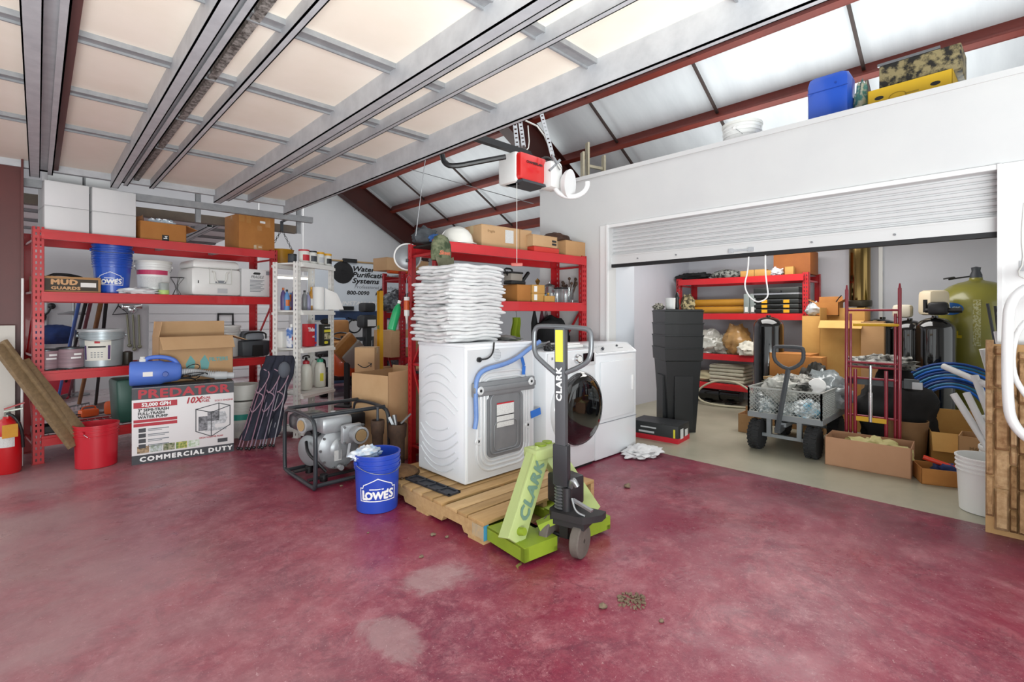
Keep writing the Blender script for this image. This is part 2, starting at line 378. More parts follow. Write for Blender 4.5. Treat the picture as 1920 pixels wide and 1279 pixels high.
# mottled hinge rail beside the second strut
b = MB(); b.bx((.67+.62, 0, -.03), (.71+.62, YD1-YD0, -.005)); b.build('hinge_rail', M('mottled_zinc', '#a29e9a', .6, .2, col2='#4a4642', scale=45, contrast=.12), door)
b = MB(); b.bx((.10+.62, 0, -.05), (.135+.62, YD1-YD0, -.004)); b.build('bottom_seal', M('maroon_seal', '#5a3a38', .6), door, label='dark maroon rubber bottom seal')
# horizontal tracks
b = MB()
b.bx((-.3, 6.07, 2.42), (2.45, 6.09, 2.49)); b.bx((-.3, 6.09, 2.42), (2.45, 6.13, 2.428)); b.bx((-.3, 6.09, 2.482), (2.45, 6.13, 2.49))
tag(b.build('horizontal_track', GALV_D), 'horizontal zinc track along the far end of the overhead door', 'door track')
for x in (1.22, 2.28):
    b = MB(); b.bx((x, 6.14, 2.28), (x+.05, 6.145, 4.5)); b.bx((x, 6.14, 2.28), (x+.006, 6.17, 4.5))
    tag(b.build('track_hanger', GALV_D), 'slotted steel strap holding the door track, %s' % ('above the taped brown carton' if x > 2 else 'above the open orange carton'), 'bracket')
# second open door further back in the building
overhead(7.2, 10.6, 2.5, (-.3, 0), [7.9, 8.7, 9.5], [(.05, .2, .1, 1), (.6, .75, .1, 1), (1.1, 1.18, .08, 0), (1.55, 1.7, .1, 1)], [-.3, .3, .9, 1.5, 2.2],
    'overhead_garage_door', 'further open garage door seen through the gap above the long red rack', [M('pale_panel_back', '#e3e3e4', .6), GALV, GALV_D])
b = MB(); b.bx((-.3, 7.0, 2.42), (2.6, 7.1, 2.52))
tag(b.build('door_header_rail', M('dark_grey_rail', '#5c5650', .6, col2='#7b6a58', scale=5)), 'dark rail of the further garage door between the two top cartons', 'rail')
# ---- roll-up door in the right wall ----
t = T('rollup_door', 'white corrugated roll-up door half raised in the right wall', 'roll-up door', (XP+.06, YO0, 0))
zb = 1.79
b = MB(); L = YO1-YO0; prof = []
k = 7; pitch = (ZO-zb-.10)/k; z = zb+.10; pts = []
for i in range(k):
    z0 = z+i*pitch; pts += [(.0, z0), (.0, z0+pitch*.55), (.014, z0+pitch*.66), (.014, z0+pitch*.9)]
pts.append((0, ZO))
for i in range(len(pts)-1):
    (x0, z0), (x1, z1) = pts[i], pts[i+1]
    b.add([(x0, 0, z0), (x0, L, z0), (x1, L, z1), (x1, 0, z1)], [(0, 1, 2, 3)])
b.bx((.02, 0, zb+.05), (.03, L, ZO)); b.build('curtain', M('white_corrugated_steel', '#cfcfd0', .4, col2='#c5c5c6', scale=2), t, ang=20)
b = MB(); b.bx((-.022, 0, zb+.012), (.02, L, zb+.10)); b.bx((-.026, 0, zb+.092), (.0, L, zb+.104)); b.build('bottom_bar', M('bottom_bar_white', '#d2d2d2', .4), t)
b = MB(); b.bx((-.02, 0, zb-.02), (.03, L, zb+.012)); b.build('bottom_seal', DARKM, t)
b = MB()
for y in (.5, 1.0, 1.6, 2.1, 2.5): b.cyl((-.03, y, zb+.05), (-.02, y, zb+.05), .008, n=8)
b.build('bolt', GALV_D, t)
b = MB(); b.bx((-.034, 1.42, zb+.03), (-.022, 1.62, zb+.045)); b.bx((-.036, 1.42, zb+.02), (-.022, 1.46, zb+.055)); b.bx((-.036, 1.58, zb+.02), (-.022, 1.62, zb+.055)); b.build('latch', GALV, t)
a, c = onX(1404, 478, XP+.05), onX(1435, 475, XP+.05)
pts = [onX(p, q, XP+.05) for p, q in ((1404, 478), (1402, 510), (1395, 535), (1403, 555), (1418, 567), (1432, 564), (1441, 555), (1438, 535), (1435, 510), (1435, 475))]
b = MB(); b.tube([p-Vector((XP+.06, YO0, 0)) for p in pts], .006, n=6, smooth=2); b.build('pull_rope', M('white_rope', '#eeeeec', .8), t)
# ---------------- object materials ----------------
RED = M('rack_red', '#c41f26', .38, col2='#a81a22', scale=5, coat=.2)
RED_B = M('rack_red_beam', '#cb2229', .35, col2='#b81d25', scale=4, coat=.25)
WIRE = M('zinc_wire', '#a9abad', .4, .5)
PART = M('particle_board', '#b79a6c', .8, col2='#9b7f55', scale=40)
CARD = M('cardboard', '#b98f63', .8, col2='#ad8458', scale=4, bump=.04, bscale=12)
CARD_L = M('cardboard_light', '#c7a27a', .8, col2='#ba946b', scale=4, bump=.04, bscale=12)
CARD_O = M('cardboard_orange', '#b5793a', .75, col2='#a2672d', scale=5, bump=.05, bscale=12)
CARD_Y = M('cardboard_yellow', '#c79a55', .78, col2='#b98b48', scale=5)
CARD_IN = M('cardboard_inside', '#8e6c46', .85)
TAPE = M('brown_tape', '#b07a3d', .25, coat=.3)
TAPE_C = M('clear_tape', '#cdb48a', .25, coat=.4)
WBOX = M('white_carton', '#e2e2e2', .65, col2='#d6d6d8', scale=2)
WPL = M('white_plastic', '#e4e4e2', .35, coat=.1)
WPL2 = M('offwhite_plastic', '#d9d9d4', .45)
BLUE = M('blue_plastic', '#1d4fb8', .35, coat=.15)
BLUE_D = M('blue_plastic_dark', '#173f9a', .4)
BLACK = M('black_plastic', '#191a1c', .4)
BLACK_M = M('black_matte', '#1c1c1e', .8)
DGREY = M('dark_grey_plastic', '#3c4046', .5)
GREY = M('grey_plastic', '#7e838a', .45)
LGREY = M('light_grey', '#b9bbbe', .5)
CHROME = M('chrome', '#d8dadc', .15, 1)
STEEL = M('steel', '#9a9c9f', .35, .8)
INKW = M('white_print', '#f2f2f2', .5)
INKB = M('black_print', '#1d1d1f', .5)
INKR = M('red_print', '#b81f2e', .5)
PAPER = M('white_paper', '#eceae6', .7)
PAPERG = M('printed_paper', '#dcdcda', .7, col2='#c6c6c6', scale=160, contrast=.15)
YEL = M('yellow_plastic', '#d8a01c', .45)
WOOD = M('pale_pine', '#c9a878', .65, col2='#ad8a5c', scale=3, stretch=(1, 9, 9), bump=.05)
WOOD_G = M('grey_weathered_wood', '#8f7757', .75, col2='#6f5b42', scale=4, stretch=(9, 1, 9), bump=.08)
GREEN_L = M('lime_green_paint', '#90a72c', .5, col2='#7f9526', scale=6)
RUST = M('rusty_iron', '#5a4334', .8, .3, col2='#3c2f28', scale=18, bump=.2)
GLASS = M('clear_plastic', '#e6ecee', .1, trans=.9)
WRAP = M('clear_wrap', '#d9dde2', .2, coat=.5)
CLOTH_W = M('white_towel', '#dcdcdc', .95, col2='#cdcdcf', scale=10, bump=.2, bscale=70)

def slotted(b, x, y, w, z0, z1, ax='x', holes=2, hw=.010, hh=.024, pitch=.05, t=.003, slant=0):
    """a thin upright plate with columns of punched slots"""
    gap = (w-holes*hw)/(holes+1)
    def bx(a0, a1, c0, c1):
        if ax == 'x': b.bx((x+a0, y, c0), (x+a1, y+t, c1))
        else: b.bx((x, y+a0, c0), (x+t, y+a1, c1))
    for i in range(holes+1): bx(i*(gap+hw), i*(gap+hw)+gap, z0, z1)
    n = int((z1-z0)/pitch)
    for i in range(holes):
        a = gap+i*(gap+hw)
        for k in range(n+1):
            c0 = z0+k*pitch-(0 if k else 0); bx(a, a+hw, c0, min(z1, c0+pitch-hh))
def rack(label, loc, rz, W, D, H, levels, bh=.085, deck='wire', holes=True, name='red_steel_rack', pm=None, bm_=None, pw=.075, brace=True):
    pm = pm or RED; bm_ = bm_ or RED_B
    t = T(name, label, 'shelving rack', loc, rz)
    for (x, fx) in ((0, 1), (W-pw, -1)):
        for (y, fy) in ((0, 1), (D, -1)):
            b = MB(); yy = y if fy > 0 else y-.003
            if holes and fy > 0:
                slotted(b, x, yy, pw, 0, H)
                slotted(b, x if fx > 0 else x+pw-.003, y, .06, 0, H, 'y', holes=1)
                slotted(b, x+pw-.003 if fx > 0 else x, y, .045, 0, H, 'y', holes=1)
            else:
                b.bx((x, yy, 0), (x+pw, yy+.003, H)); q = (y, y+.06) if fy > 0 else (y-.06, y); xo = x if fx > 0 else x+pw-.003
                if holes: slotted(b, xo, q[0], .06, 0, H, 'y', holes=1)
                else: b.bx((xo, q[0], 0), (xo+.003, q[1], H))
            b.bx((x-.005, min(y, y+fy*.07), 0), (x+pw+.005, max(y, y+fy*.07), .004)); b.build('post', pm, t)
    if brace:
        for x in (.012, W-.03):
            zz = [.15, H*.45, H*.72, H-.12]
            for i, z in enumerate(zz): MB().bx((x, .03, z), (x+.018, D-.03, z+.02)).build('brace', pm, t)
            for a, c in ((0, 1), (2, 1)): MB().bar((x+.01, .04, zz[a]), (x+.01, D-.04, zz[c]), .014, .02).build('brace', pm, t)
    for z in levels:
        for y, s in ((-.004, 1), (D+.004, -1)):
            b = MB(); b.extr([(0, -bh), (.038*s, -bh), (.038*s, -.022), (.022*s, -.022), (.022*s, 0), (0, 0)] if s > 0 else [(0, -bh), (0, 0), (-.022, 0), (-.022, -.022), (-.038, -.022), (-.038, -bh)], (pw*.7, y, z), (W-pw*.7, y, z)); b.build('beam', bm_, t)
        b = MB()
        if deck == 'wire':
            n = int(W/.06)
            for i in range(n+1): x = .05+(W-.1)*i/n; b.bx((x-.002, .02, z-.006), (x+.002, D-.02, z-.002))
            for k in range(7): y = .05+(D-.1)*k/6; b.bx((.05, y-.003, z-.010), (W-.05, y+.003, z-.006))
            for k in range(3): x = W*(k+1)/4; b.bx((x-.02, .02, z-.045), (x+.02, D-.02, z-.012))
            b.build('wire_deck', WIRE, t)
        elif deck:
            b.bx((.04, .02, z-.018), (W-.04, D-.02, z-.002)); b.build('deck', deck, t)
    return t
def carton(name, label, loc, rz, size, mat=None, flaps='closed', tape=None, cat='cardboard box', group=None, fl=.4, flapa=(115, 115, 60, 60), inner=None, t=.005, rx=0):
    """closed: body with a lid seam; open: four walls, bottom, and flaps leaning out (front, back, left, right angles from inward level)"""
    mat = mat or CARD; sx, sy, sz = size
    r = T(name, label, cat, loc, rz, group); r.rotation_euler.x = rx
    if flaps == 'closed':
        MB().box((0, 0, sz/2-.001), (sx, sy, sz-.002), bev=.004).build('body', mat, r)
        b = MB(); b.bx((-sx/2, -sy/2+.001, sz-.002), (sx/2, -.001, sz+.003)); b.build('flap', mat, r)
        b = MB(); b.bx((-sx/2, .001, sz-.002), (sx/2, sy/2-.001, sz+.003)); b.build('flap', mat, r)
    else:
        b = MB(); b.bx((-sx/2, -sy/2, 0), (sx/2, sy/2, t)); b.bx((-sx/2, -sy/2, 0), (-sx/2+t, sy/2, sz)); b.bx((sx/2-t, -sy/2, 0), (sx/2, sy/2, sz))
        b.bx((-sx/2, -sy/2, 0), (sx/2, -sy/2+t, sz)); b.bx((-sx/2, sy/2-t, 0), (sx/2, sy/2, sz)); b.build('body', mat, r)
        for i, a in enumerate(flapa):
            if a is None: continue
            a = math.radians(a); L = fl*min(sx, sy)*1.1
            d = [(0, 1), (0, -1), (1, 0), (-1, 0)][i]; inward = Vector((d[0], d[1], 0)); e = inward*math.cos(a)+Vector((0, 0, 1))*math.sin(a)
            o = Vector((-d[0]*sx/2, -d[1]*sy/2, sz)); al = Vector((0, 1, 0)) if d[0] else Vector((1, 0, 0)); w_ = (sy if d[0] else sx)/2-.004
            n = e.cross(al)*t*.5; b = MB(); vs = []
            for s in (-1, 1):
                vs += [o-al*w_+n*s, o+al*w_+n*s, o+al*(w_*.98)+e*L+n*s, o-al*(w_*.98)+e*L+n*s]
            b.add(vs, [(0, 1, 2, 3), (4, 7, 6, 5), (0, 4, 5, 1), (1, 5, 6, 2), (2, 6, 7, 3), (3, 7, 4, 0)]); b.build('flap', mat, r)
    if tape:
        b = MB(); b.bx((-sx/2-.001, -.025, sz-.07), (-sx/2, .025, sz+.004)); b.bx((-sx/2-.001, -.025, sz+.003), (sx/2+.001, .025, sz+.0045)); b.bx((sx/2, -.025, sz-.07), (sx/2+.001, .025, sz+.004)); b.build('tape', tape, r)
    return r
def front(r, sx, sy, sz): return frame((0, -sy/2, sz/2), (1, 0, 0), (0, 0, 1))
def bucket(name, label, loc, mat, R=.15, r=.128, H=.37, rz=0, handle=True, lid=None, ribs=True, cat='bucket', group=None, hang=.5, fill=None, hmat=None):
    t = T(name, label, cat, loc, rz, group); k = H/.37
    def rad(z): return r+(R*.965-r)*z/H
    pr = [(r-.006, 0), (r, .004), (rad(.27*k), .27*k)]
    if ribs: pr += [(rad(.27*k)+.007, .272*k), (rad(.28*k)+.007, .279*k), (rad(.281*k), .281*k), (rad(.30*k), .30*k), (R, .302*k), (R, .309*k), (rad(.311*k), .311*k), (rad(.33*k), .33*k), (R, .332*k), (R, .338*k), (rad(.34*k), .34*k)]
    pr += [(rad(H-.012), H-.012), (R+.002, H-.010), (R+.002, H), (rad(H)-.004, H)]
    if not lid: pr += [(rad(H*.5)-.004, H*.5), (r-.006, .006), (0, .006)]
    b = MB(); b.lathe(pr, n=40); b.build('shell', mat, t)
    if lid: b = MB(); b.lathe([(R+.004, H-.016), (R+.006, H-.006), (R+.004, H+.008), (R-.006, H+.010), (R-.010, H+.003), (0, H+.004)], n=40); b.build('lid', lid, t)
    if handle:
        b = MB(); z = .315*k; ex = R+.004
        for s in (-1, 1): b.cyl((s*R*.98, 0, z), (s*(ex+.006), 0, z), .014, n=12)
        b.build('handle_ear', mat, t)
        b = MB(); dn = hang*PI/2; pts = []
        for i in range(17): a = PI*i/16; pts.append((ex*math.cos(a), -math.sin(a)*(ex+.012)*math.cos(dn*.7), z-math.sin(a)*(ex)*math.sin(dn)*.62))
        b.tube(pts, .0022, n=6); b.build('wire_handle', hmat or STEEL, t)
    if fill: b = MB(); b.lathe([(0, H*.8), (rad(H*.8)-.006, H*.8)], n=24); b.build('contents', fill, t)
    return t, rad
def lowes(t, rad, H, head, s=1.0):
    """the bucket's printed house-shaped mark and name, wrapped round the shell"""
    z0 = H*.36; R = rad(z0); mp = wrapz(0, 0, R, head, z0, (rad(H)-rad(0))/H)
    mp2 = lambda a, b_, n=0: mp(a, b_, n)
    b = MB(); w_ = .105*s; P = [(-w_, -.045*s), (w_, -.045*s), (w_, .03*s), (w_*.85, .03*s), (w_*.8, .046*s), (0, .085*s), (-w_*.8, .046*s), (-w_*.85, .03*s), (-w_, .03*s)]
    b.stroke(P, .005*s, mp2, closed=True); b.build('house_outline', INKW, t)
    text('lettering', 'L', .075*s, INKW, t, lambda a, c, n=0: mp2(a-.077*s, c-.012*s, n), bold=.003*s)
    text('lettering', 'OWE', .060*s, INKW, t, lambda a, c, n=0: mp2(a-.008*s, c-.014*s, n), bold=.0035*s, sx=.95)
    text('lettering', "'S", .070*s, INKW, t, lambda a, c, n=0: mp2(a+.072*s, c-.010*s, n), bold=.003*s)
    b = MB(); b.stroke([(-.045*s, .024*s), (.03*s, .024*s)], .006*s, mp2); b.build('mark_bar', INKW, t)
def blob(name, label, cat, c, r, mat, seed=0, amp=.25, freq=3, flat=0, group=None, parent=None, n=28, m=18, rz=0, fine=0):
    b = MB(); b.ball((0, 0, 0), (1, 1, 1), n=n, m=m); vs = []
    for v in b.v:
        d = v.normalized(); k = 1+amp*noise.fractal(d*freq+Vector((seed*7.3, 0, 0)), 1, 2, 3)
        if fine: k += fine*noise.noise(d*freq*5+Vector((0, seed, 0)))
        p = Vector((d.x*r[0]*k, d.y*r[1]*k, d.z*r[2]*k))
        if p.z < -r[2]*(1-flat): p.z = -r[2]*(1-flat)
        p.z += r[2]*(1-flat); vs.append(p)
    b.v = vs; o = b.build(name, mat, parent, ang=60)
    if not parent: tag(o, label, cat, group, c, rz)
    else: o.location = c; o.rotation_euler.z = rz
    return o

# =================== long red rack on the left ===================
RK1 = Vector((-.03, 5.87, 0)); A1 = math.radians(6.6)
rack('long four-level red steel rack loaded with boxes and buckets at the left', RK1, A1, 2.09, .60, 2.05, [.24, .80, 1.49, 2.03])
def R1(px, y, z):
    """point on the long rack at picture column px, depth y behind its front, height z"""
    r = ray(px, 600); d = Vector((math.cos(A1), math.sin(A1))); n = Vector((-d.y, d.x)); o = Vector((RK1.x, RK1.y))+n*y
    # solve o + s*d = t*r
    den = r.x*d.y-r.y*d.x; t_ = (o.x*d.y-o.y*d.x)/den; return Vector((r.x*t_, r.y*t_, z))
def wpx(px0, px1, y): return (R1(px1, y, 0)-R1(px0, y, 0)).length
def mid(px0, px1, y, z): return (R1(px0, y, z)+R1(px1, y, z))/2
# white cartons on top, two by two, and two behind
w1 = wpx(75, 161, .05)
for i, (p0, p1) in enumerate(((75, 161), (163, 247))):
    for j in range(2):
        c = mid(p0, p1, .24, 2.033+j*.222); w_ = wpx(p0, p1, .05)-.004
        carton('white_carton', 'plain white carton on the long red rack, %s of the front %s pair' % ('lower' if j == 0 else 'upper', 'left' if i == 0 else 'right'), c, A1, (w_, .36, .216), WBOX, group='white cartons on top of the long rack')
for i, (p0, p1) in enumerate(((82, 150), (152, 214))):
    c = mid(p0, p1, .60, 2.033); w_ = wpx(p0, p1, .43)-.01
    for j in range(3):
        carton('white_carton', ('plain white carton of the row behind on the long red rack, %s, %s' % (('bottom one', 'middle one', 'topmost one')[j], 'left column' if i == 0 else 'right column')), c+Vector((0, 0, j*.222)), A1, (w_, .33, .216), WBOX, group='white cartons on top of the long rack')
# open orange carton with a clear bag
c = mid(250, 342, .22, 2.033)
t = carton('open_carton', 'orange-brown carton holding clear plastic, on top of the long red rack beside white cartons', c, A1, (.40, .33, .185), CARD_O, 'open', flapa=(None, None, None, 200), fl=.3)
b = MB(); b.bx((-.015, -.166, 0), (.045, -.165, .065)); b.build('black_label', INKB, t)
b = MB(); b.stroke([(.0, .03), (.028, .03), (.01, .05), (.028, .05)], .006, frame((0, -.166, 0), (1, 0, 0), (0, 0, 1))); b.build('label_mark', INKW, t)
blob('plastic_bag', 'crumpled clear plastic bag sticking out of the orange-brown open carton', 'plastic bag', c+Vector((.02, .02, .12)), (.14, .11, .075), M('bluish_clear_plastic', '#c9d8e6', .12, coat=.5), 3, .45, 2.5, .3)
c = mid(250, 268, .16, 2.033)
b = MB(); b.grid(lambda u, v: (.055*(u-.5)*2*(1-.2*v), .04*math.sin(u*6)+.03*v, .27*v-.03*math.sin(u*3)), 8, 6); b.grid(lambda u, v: (.06*(u-.5)*2, .08+.03*math.sin(u*5), .24*v), 8, 6)
tag(b.build('paper_sack', M('brown_paper', '#9a6a45', .8, col2='#7d4d30', scale=8)), 'brown paper sack between the white cartons and the orange open carton', 'paper sack', None, c, A1)
# tall taped carton
c = mid(426, 508, .26, 2.033); s = (.40, .40, .40)
t = carton('taped_carton', 'large orange-brown carton with taped top on the right end of the long red rack', c, A1, s, CARD_O, tape=TAPE)
mp = front(t, *s)
for q0, q1 in (((-.2, .11), (-.14, .2)), ((-.12, .10), (-.07, .2)), ((.09, .08), (.15, .2)), ((0, .03), (.05, .09)), ((-.03, -.2), (.06, -.13))): b = MB(); b.patch(q0, q1, mp); b.build('tape', TAPE, t)
b = MB(); b.patch((.03, .12), (.09, .145), mp, .002); b.build('paper_label', PAPER, t)
b = MB(); b.patch((-.04, -.19), (-.01, -.14), mp, .002); b.patch((.01, -.17), (.05, -.15), mp, .002); b.build('torn_label', M('torn_paper', '#cfc2ae', .7, col2='#b5905f', scale=30), t)
# mid level 1.49
c = mid(76, 168, .18, 1.493); s = (.45, .28, .135)
t = carton('mud_guard_box', 'flat brown box with MUD GUARDS printing on the second level of the long rack', c, A1, s, CARD, cat='parts box')
mp = front(t, *s)
b = MB(); b.patch((-.205, -.055), (.205, .05), mp); b.build('dark_panel', M('dark_brown_print', '#3d3327', .6), t)
text('lettering', 'MUD', .062, M('tan_print', '#d2a273', .6), t, lambda a, q, n=0: mp(a-.03, q+.018, n+.001), bold=.004, sx=1.25, space=1.1)
text('lettering', 'GUARDS', .036, _M['tan_print'], t, lambda a, q, n=0: mp(a-.02, q-.034, n+.001), bold=.002, sx=1.35, space=1.05)
b = MB(); b.patch((.08, -.02), (.19, .02), mp, .003); b.build('white_label', PAPER, t)
b = MB(); b.tube([(-.13, 0, .14), (-.08, 0, .165), (.05, 0, .16), (.12, .02, .14)], [.008, .014, .012, .006], smooth=2); b.build('black_strap', BLACK_M, t)
# nested blue buckets
c = mid(180, 240, .20, 1.493)
t, rad = bucket('blue_bucket', 'blue bucket with white LOWE\'S print, lowest of the nested stack on the long rack', c, BLUE, R=.158, H=.34, handle=False); lowes(t, rad, .34, -PI/2-.75+.55, .95)
for k in range(3):
    t, rad = bucket('blue_bucket', 'blue bucket nested in the stack on the long rack, %s' % ('second from the bottom', 'third from the bottom', 'top one')[k], c+Vector((0, 0, .042*(k+1))), BLUE, R=.158, H=.34, handle=k == 2, hang=.2, group='nested blue buckets')
# white printed buckets etc.
c = mid(255, 319, .22, 1.493)
t, rad = bucket('white_bucket', 'white lidded bucket with a magenta band on the second level of the long rack', c, WPL, R=.155, H=.335, lid=WPL2, handle=True, hang=.8)
mp = wrapz(0, 0, rad(.2), -PI/2-.3, .2, .03)
b = MB(); b.patch((-.16, .0), (.16, .05), mp, .002, 14); b.build('magenta_band', M('magenta_print', '#c03c62', .5), t)
b = MB(); b.patch((-.10, -.13), (.10, -.02), mp, .002, 10); b.build('printed_label', PAPERG, t)
blob('plastic_bag', 'flat white plastic bag lying before the blue and white buckets on the long rack', 'plastic bag', mid(232, 285, .05, 1.493), (.15, .07, .035), M('white_bag', '#dfe0e2', .3, coat=.2), 5, .4, 3, .4)
t = T('green_lid_jar', 'small clear jar with a lime base standing before the magenta-banded bucket', 'jar', mid(296, 318, .035, 1.493))
MB().lathe([(.045, 0), (.047, .004), (.047, .04), (.045, .044)], n=24).build('lime_lid', M('lime_plastic', '#b6d27a', .4), t)
MB().lathe([(.041, .044), (.043, .11), (.040, .115), (.0, .115)], n=24).build('jar_body', M('pale_jar', '#c8cfcc', .2, trans=.5), t)
t = T('wire_basket', 'black wire stand between the magenta-banded bucket and the white cooler', 'wire stand', mid(324, 338, .22, 1.493))
b = MB(); b.tube([(.04*math.cos(i), .04*math.sin(i), .001+.004) for i in [k*2*PI/12 for k in range(12)]], .003, closed=True, n=5); b.tube([(.07*math.cos(i), .05*math.sin(i), .19) for i in [k*2*PI/12 for k in range(12)]], .003, closed=True, n=5)
for k in range(5): a = k*2*PI/5; b.tube([(.04*math.cos(a), .04*math.sin(a), .005), (0, 0, .09), (.07*math.cos(a), .05*math.sin(a), .19)], .0022, n=5, smooth=1)
b.build('wire_frame', BLACK, t)
# cooler
c = mid(346, 436, .27, 1.493); s = (.50, .46, .39)
t = T('white_cooler', 'white plastic cooler with a side handle on the second level of the long rack', 'cooler', c, A1)
MB().box((0, 0, .15), (s[0], s[1], .30), bev=.04).build('body', WPL, t)
MB().box((0, 0, .34), (s[0]*.97, s[1], .09), bev=.035, taper=.94).build('lid', WPL, t)
mp = frame((.03, -s[1]/2-.001, .20), (1, 0, 0), (0, 0, 1))
b = MB(); b.tube([mp(x, y, .006) for x, y in ((-.11, .10), (.11, .10), (.11, -.07), (-.11, -.07))], .005, closed=True, n=6); b.build('handle_recess_rim', WPL2, t)
b = MB(); b.tube([mp(x, y, .012) for x, y in ((-.085, .06), (-.06, .055), (-.06, -.02), (-.03, -.055))], .010, n=8, smooth=1); b.tube([mp(x, y, .012) for x, y in ((.085, .06), (.06, .055), (.06, -.02), (.03, -.055))], .010, n=8, smooth=1); b.build('handle_arm', WPL2, t)
b = MB(); b.bx((-.02, -s[1]/2-.02, .138), (.08, -s[1]/2, .165)); b.build('handle_grip', GREY, t)
b = MB(); b.patch((-.03, -.17), (.07, -.12), mp, .003); b.build('recycling_label', LGREY, t)
b = MB(); b.patch((-.22, -.07), (-.21, -.04), mp, .001); b.build('badge', BLACK, t)
# white printed carton
c = mid(441, 498, .22, 1.493); s = (.34, .34, .315)
t = carton('white_printed_carton', 'white carton with handwriting and a hand hole right of the white cooler', c, A1, s, WBOX)
mp = front(t, *s)
b = MB(); b.prism([(-.04+.05*0, .10), (.03, .10), (.04, .115), (.03, .125), (-.03, .125), (-.045, .112)], .001, mp); b.build('hand_hole', INKB, t)
text('handwriting', 'FRAGILE', .045, INKB, t, lambda a, q, n=0: mp(a, q+.07, n), shear=.3, sx=.85)
b = MB()
for i in range(9): b.patch((-.08, .03-i*.016), (.08-(i % 3)*.02, .037-i*.016), mp, .002)
b.build('small_print', GREY, t)
b = MB(); b.patch((.10, .10), (.145, .145), mp, .002); b.build('printed_square', GREY, t)
# level .80: paint cans, metal pail, bucket, lantern case
MAUVE = M('mauve_label', '#ac8e96', .5, col2='#75636b', scale=7, stretch=(.4, .4, 6))
for i, (p0, p1) in enumerate(((68, 106), (107, 156))):
    t = T('paint_can', 'mauve and grey paint can, %s' % ('left of the pair beside the rack post' if i == 0 else 'right of the pair beside the metal pail'), 'paint can', mid(p0, p1, .13, .803), A1, 'paint cans on the long rack')
    R = .083 if i == 0 else .098; h = .185 if i == 0 else .195
    MB().lathe([(R, .008), (R, h-.02)], n=32).build('label_wrap', MAUVE, t)
    b = MB(); b.lathe([(R-.003, 0), (R+.002, .003), (R+.002, .009), (R-.001, .010), (R-.001, h-.02), (R+.003, h-.018), (R+.003, h-.006), (R-.006, h-.004), (R-.01, h-.01), (0, h-.01)], n=32); b.build('tin', M('dark_tin', '#4e5256', .35, .6), t)
    mp = wrapz(0, 0, R, -PI/2+.2, .12); b = MB(); b.patch((-.01, -.0), (.05, .018), mp, .002, 4); b.patch((-.03, -.03), (.045, -.015), mp, .002, 4); b.build('label_print', INKW, t)
    b = MB(); b.tube([(R*math.cos(a), -R*.9*math.sin(a)*.7-.01, h-.05-.06*math.sin(a)) for a in [PI*k/10 for k in range(11)]], .0015, n=5); b.build('wire_handle', STEEL, t)
c = mid(157, 224, .17, .803)
t, rad = bucket('metal_pail', 'silver grey metal paint pail with a white purple-edged label on the long rack', c, M('silver_pail', '#b3bcc1', .35, .3, col2='#9fa9ae', scale=6), R=.175, r=.155, H=.34, lid=M('pail_lid', '#c3c8cb', .4, .3), hang=.3, cat='paint pail')
mp = wrapz(0, 0, rad(.15), -PI/2-.28, .15, .04)
b = MB(); b.patch((-.10, -.09), (.10, .10), mp, .002, 10); b.build('label', M('cream_label', '#e2e0d6', .6), t)
b = MB(); b.patch((-.10, -.08), (-.085, .05), mp, .003, 2); b.patch((.075, -.08), (.095, .05), mp, .003, 2); b.build('label_edge', M('purple_print', '#5a4474', .5), t)
b = MB(); b.patch((-.07, .03), (.06, .045), mp, .003, 6); b.build('label_bar', INKB, t)
b = MB(); b.patch((-.02, .07), (.02, .09), mp, .003, 2); b.build('label_badge', INKR, t)
b = MB()
for i in range(3):
    for k in range(4): b.patch((-.05+k*.025, -.06+i*.02), (-.035+k*.025, -.052+i*.02), mp, .003)
b.build('label_print', GREY, t)
bucket('white_bucket', 'white lidded bucket behind the big open carton on the third level of the long rack', mid(402, 444, .30, .803), WPL, R=.15, H=.35, lid=WPL, hang=.9)
t = T('tool_case', 'dark grey plastic tool case at the right end of the rack\'s third level', 'tool case', mid(451, 492, .22, .803), A1)
MB().box((0, 0, .09), (.30, .26, .18), bev=.02, taper=1.1).build('body', DGREY, t)
MB().box((0, 0, .24), (.24, .2, .11), bev=.03, taper=.8).build('lid', GREY, t)
b = MB(); b.bx((-.05, -.145, .0), (.07, -.13, .13)); b.build('front_pocket', BLACK, t)
b = MB(); b.tube([(-.12, -.1, .2), (-.12, -.1, .28), (.12, -.1, .28), (.12, -.1, .2)], .01, smooth=2); b.build('handle', BLACK, t)
t = T('black_jar', 'small dark oil can right of the metal pail on the long rack', 'can', mid(230, 248, .12, .803))
MB().lathe([(.04, 0), (.042, .005), (.042, .12), (.02, .13), (0, .13)], n=20).build('body', M('brown_can', '#2f2a22', .4), t)
# bottom level
t = T('black_tray', 'black plastic tray on the lowest level of the long rack behind the leaning boards', 'tray', mid(75, 125, .16, .243), A1)
b = MB(); b.bx((-.14, -.1, 0), (.14, .1, .01)); b.bx((-.14, -.1, 0), (-.13, .1, .06)); b.bx((.13, -.1, 0), (.14, .1, .06)); b.bx((-.14, -.1, 0), (.14, -.09, .06)); b.bx((-.14, .09, 0), (.14, .1, .06)); b.bx((-.005, -.1, 0), (.005, .1, .05)); b.build('body', BLACK, t)

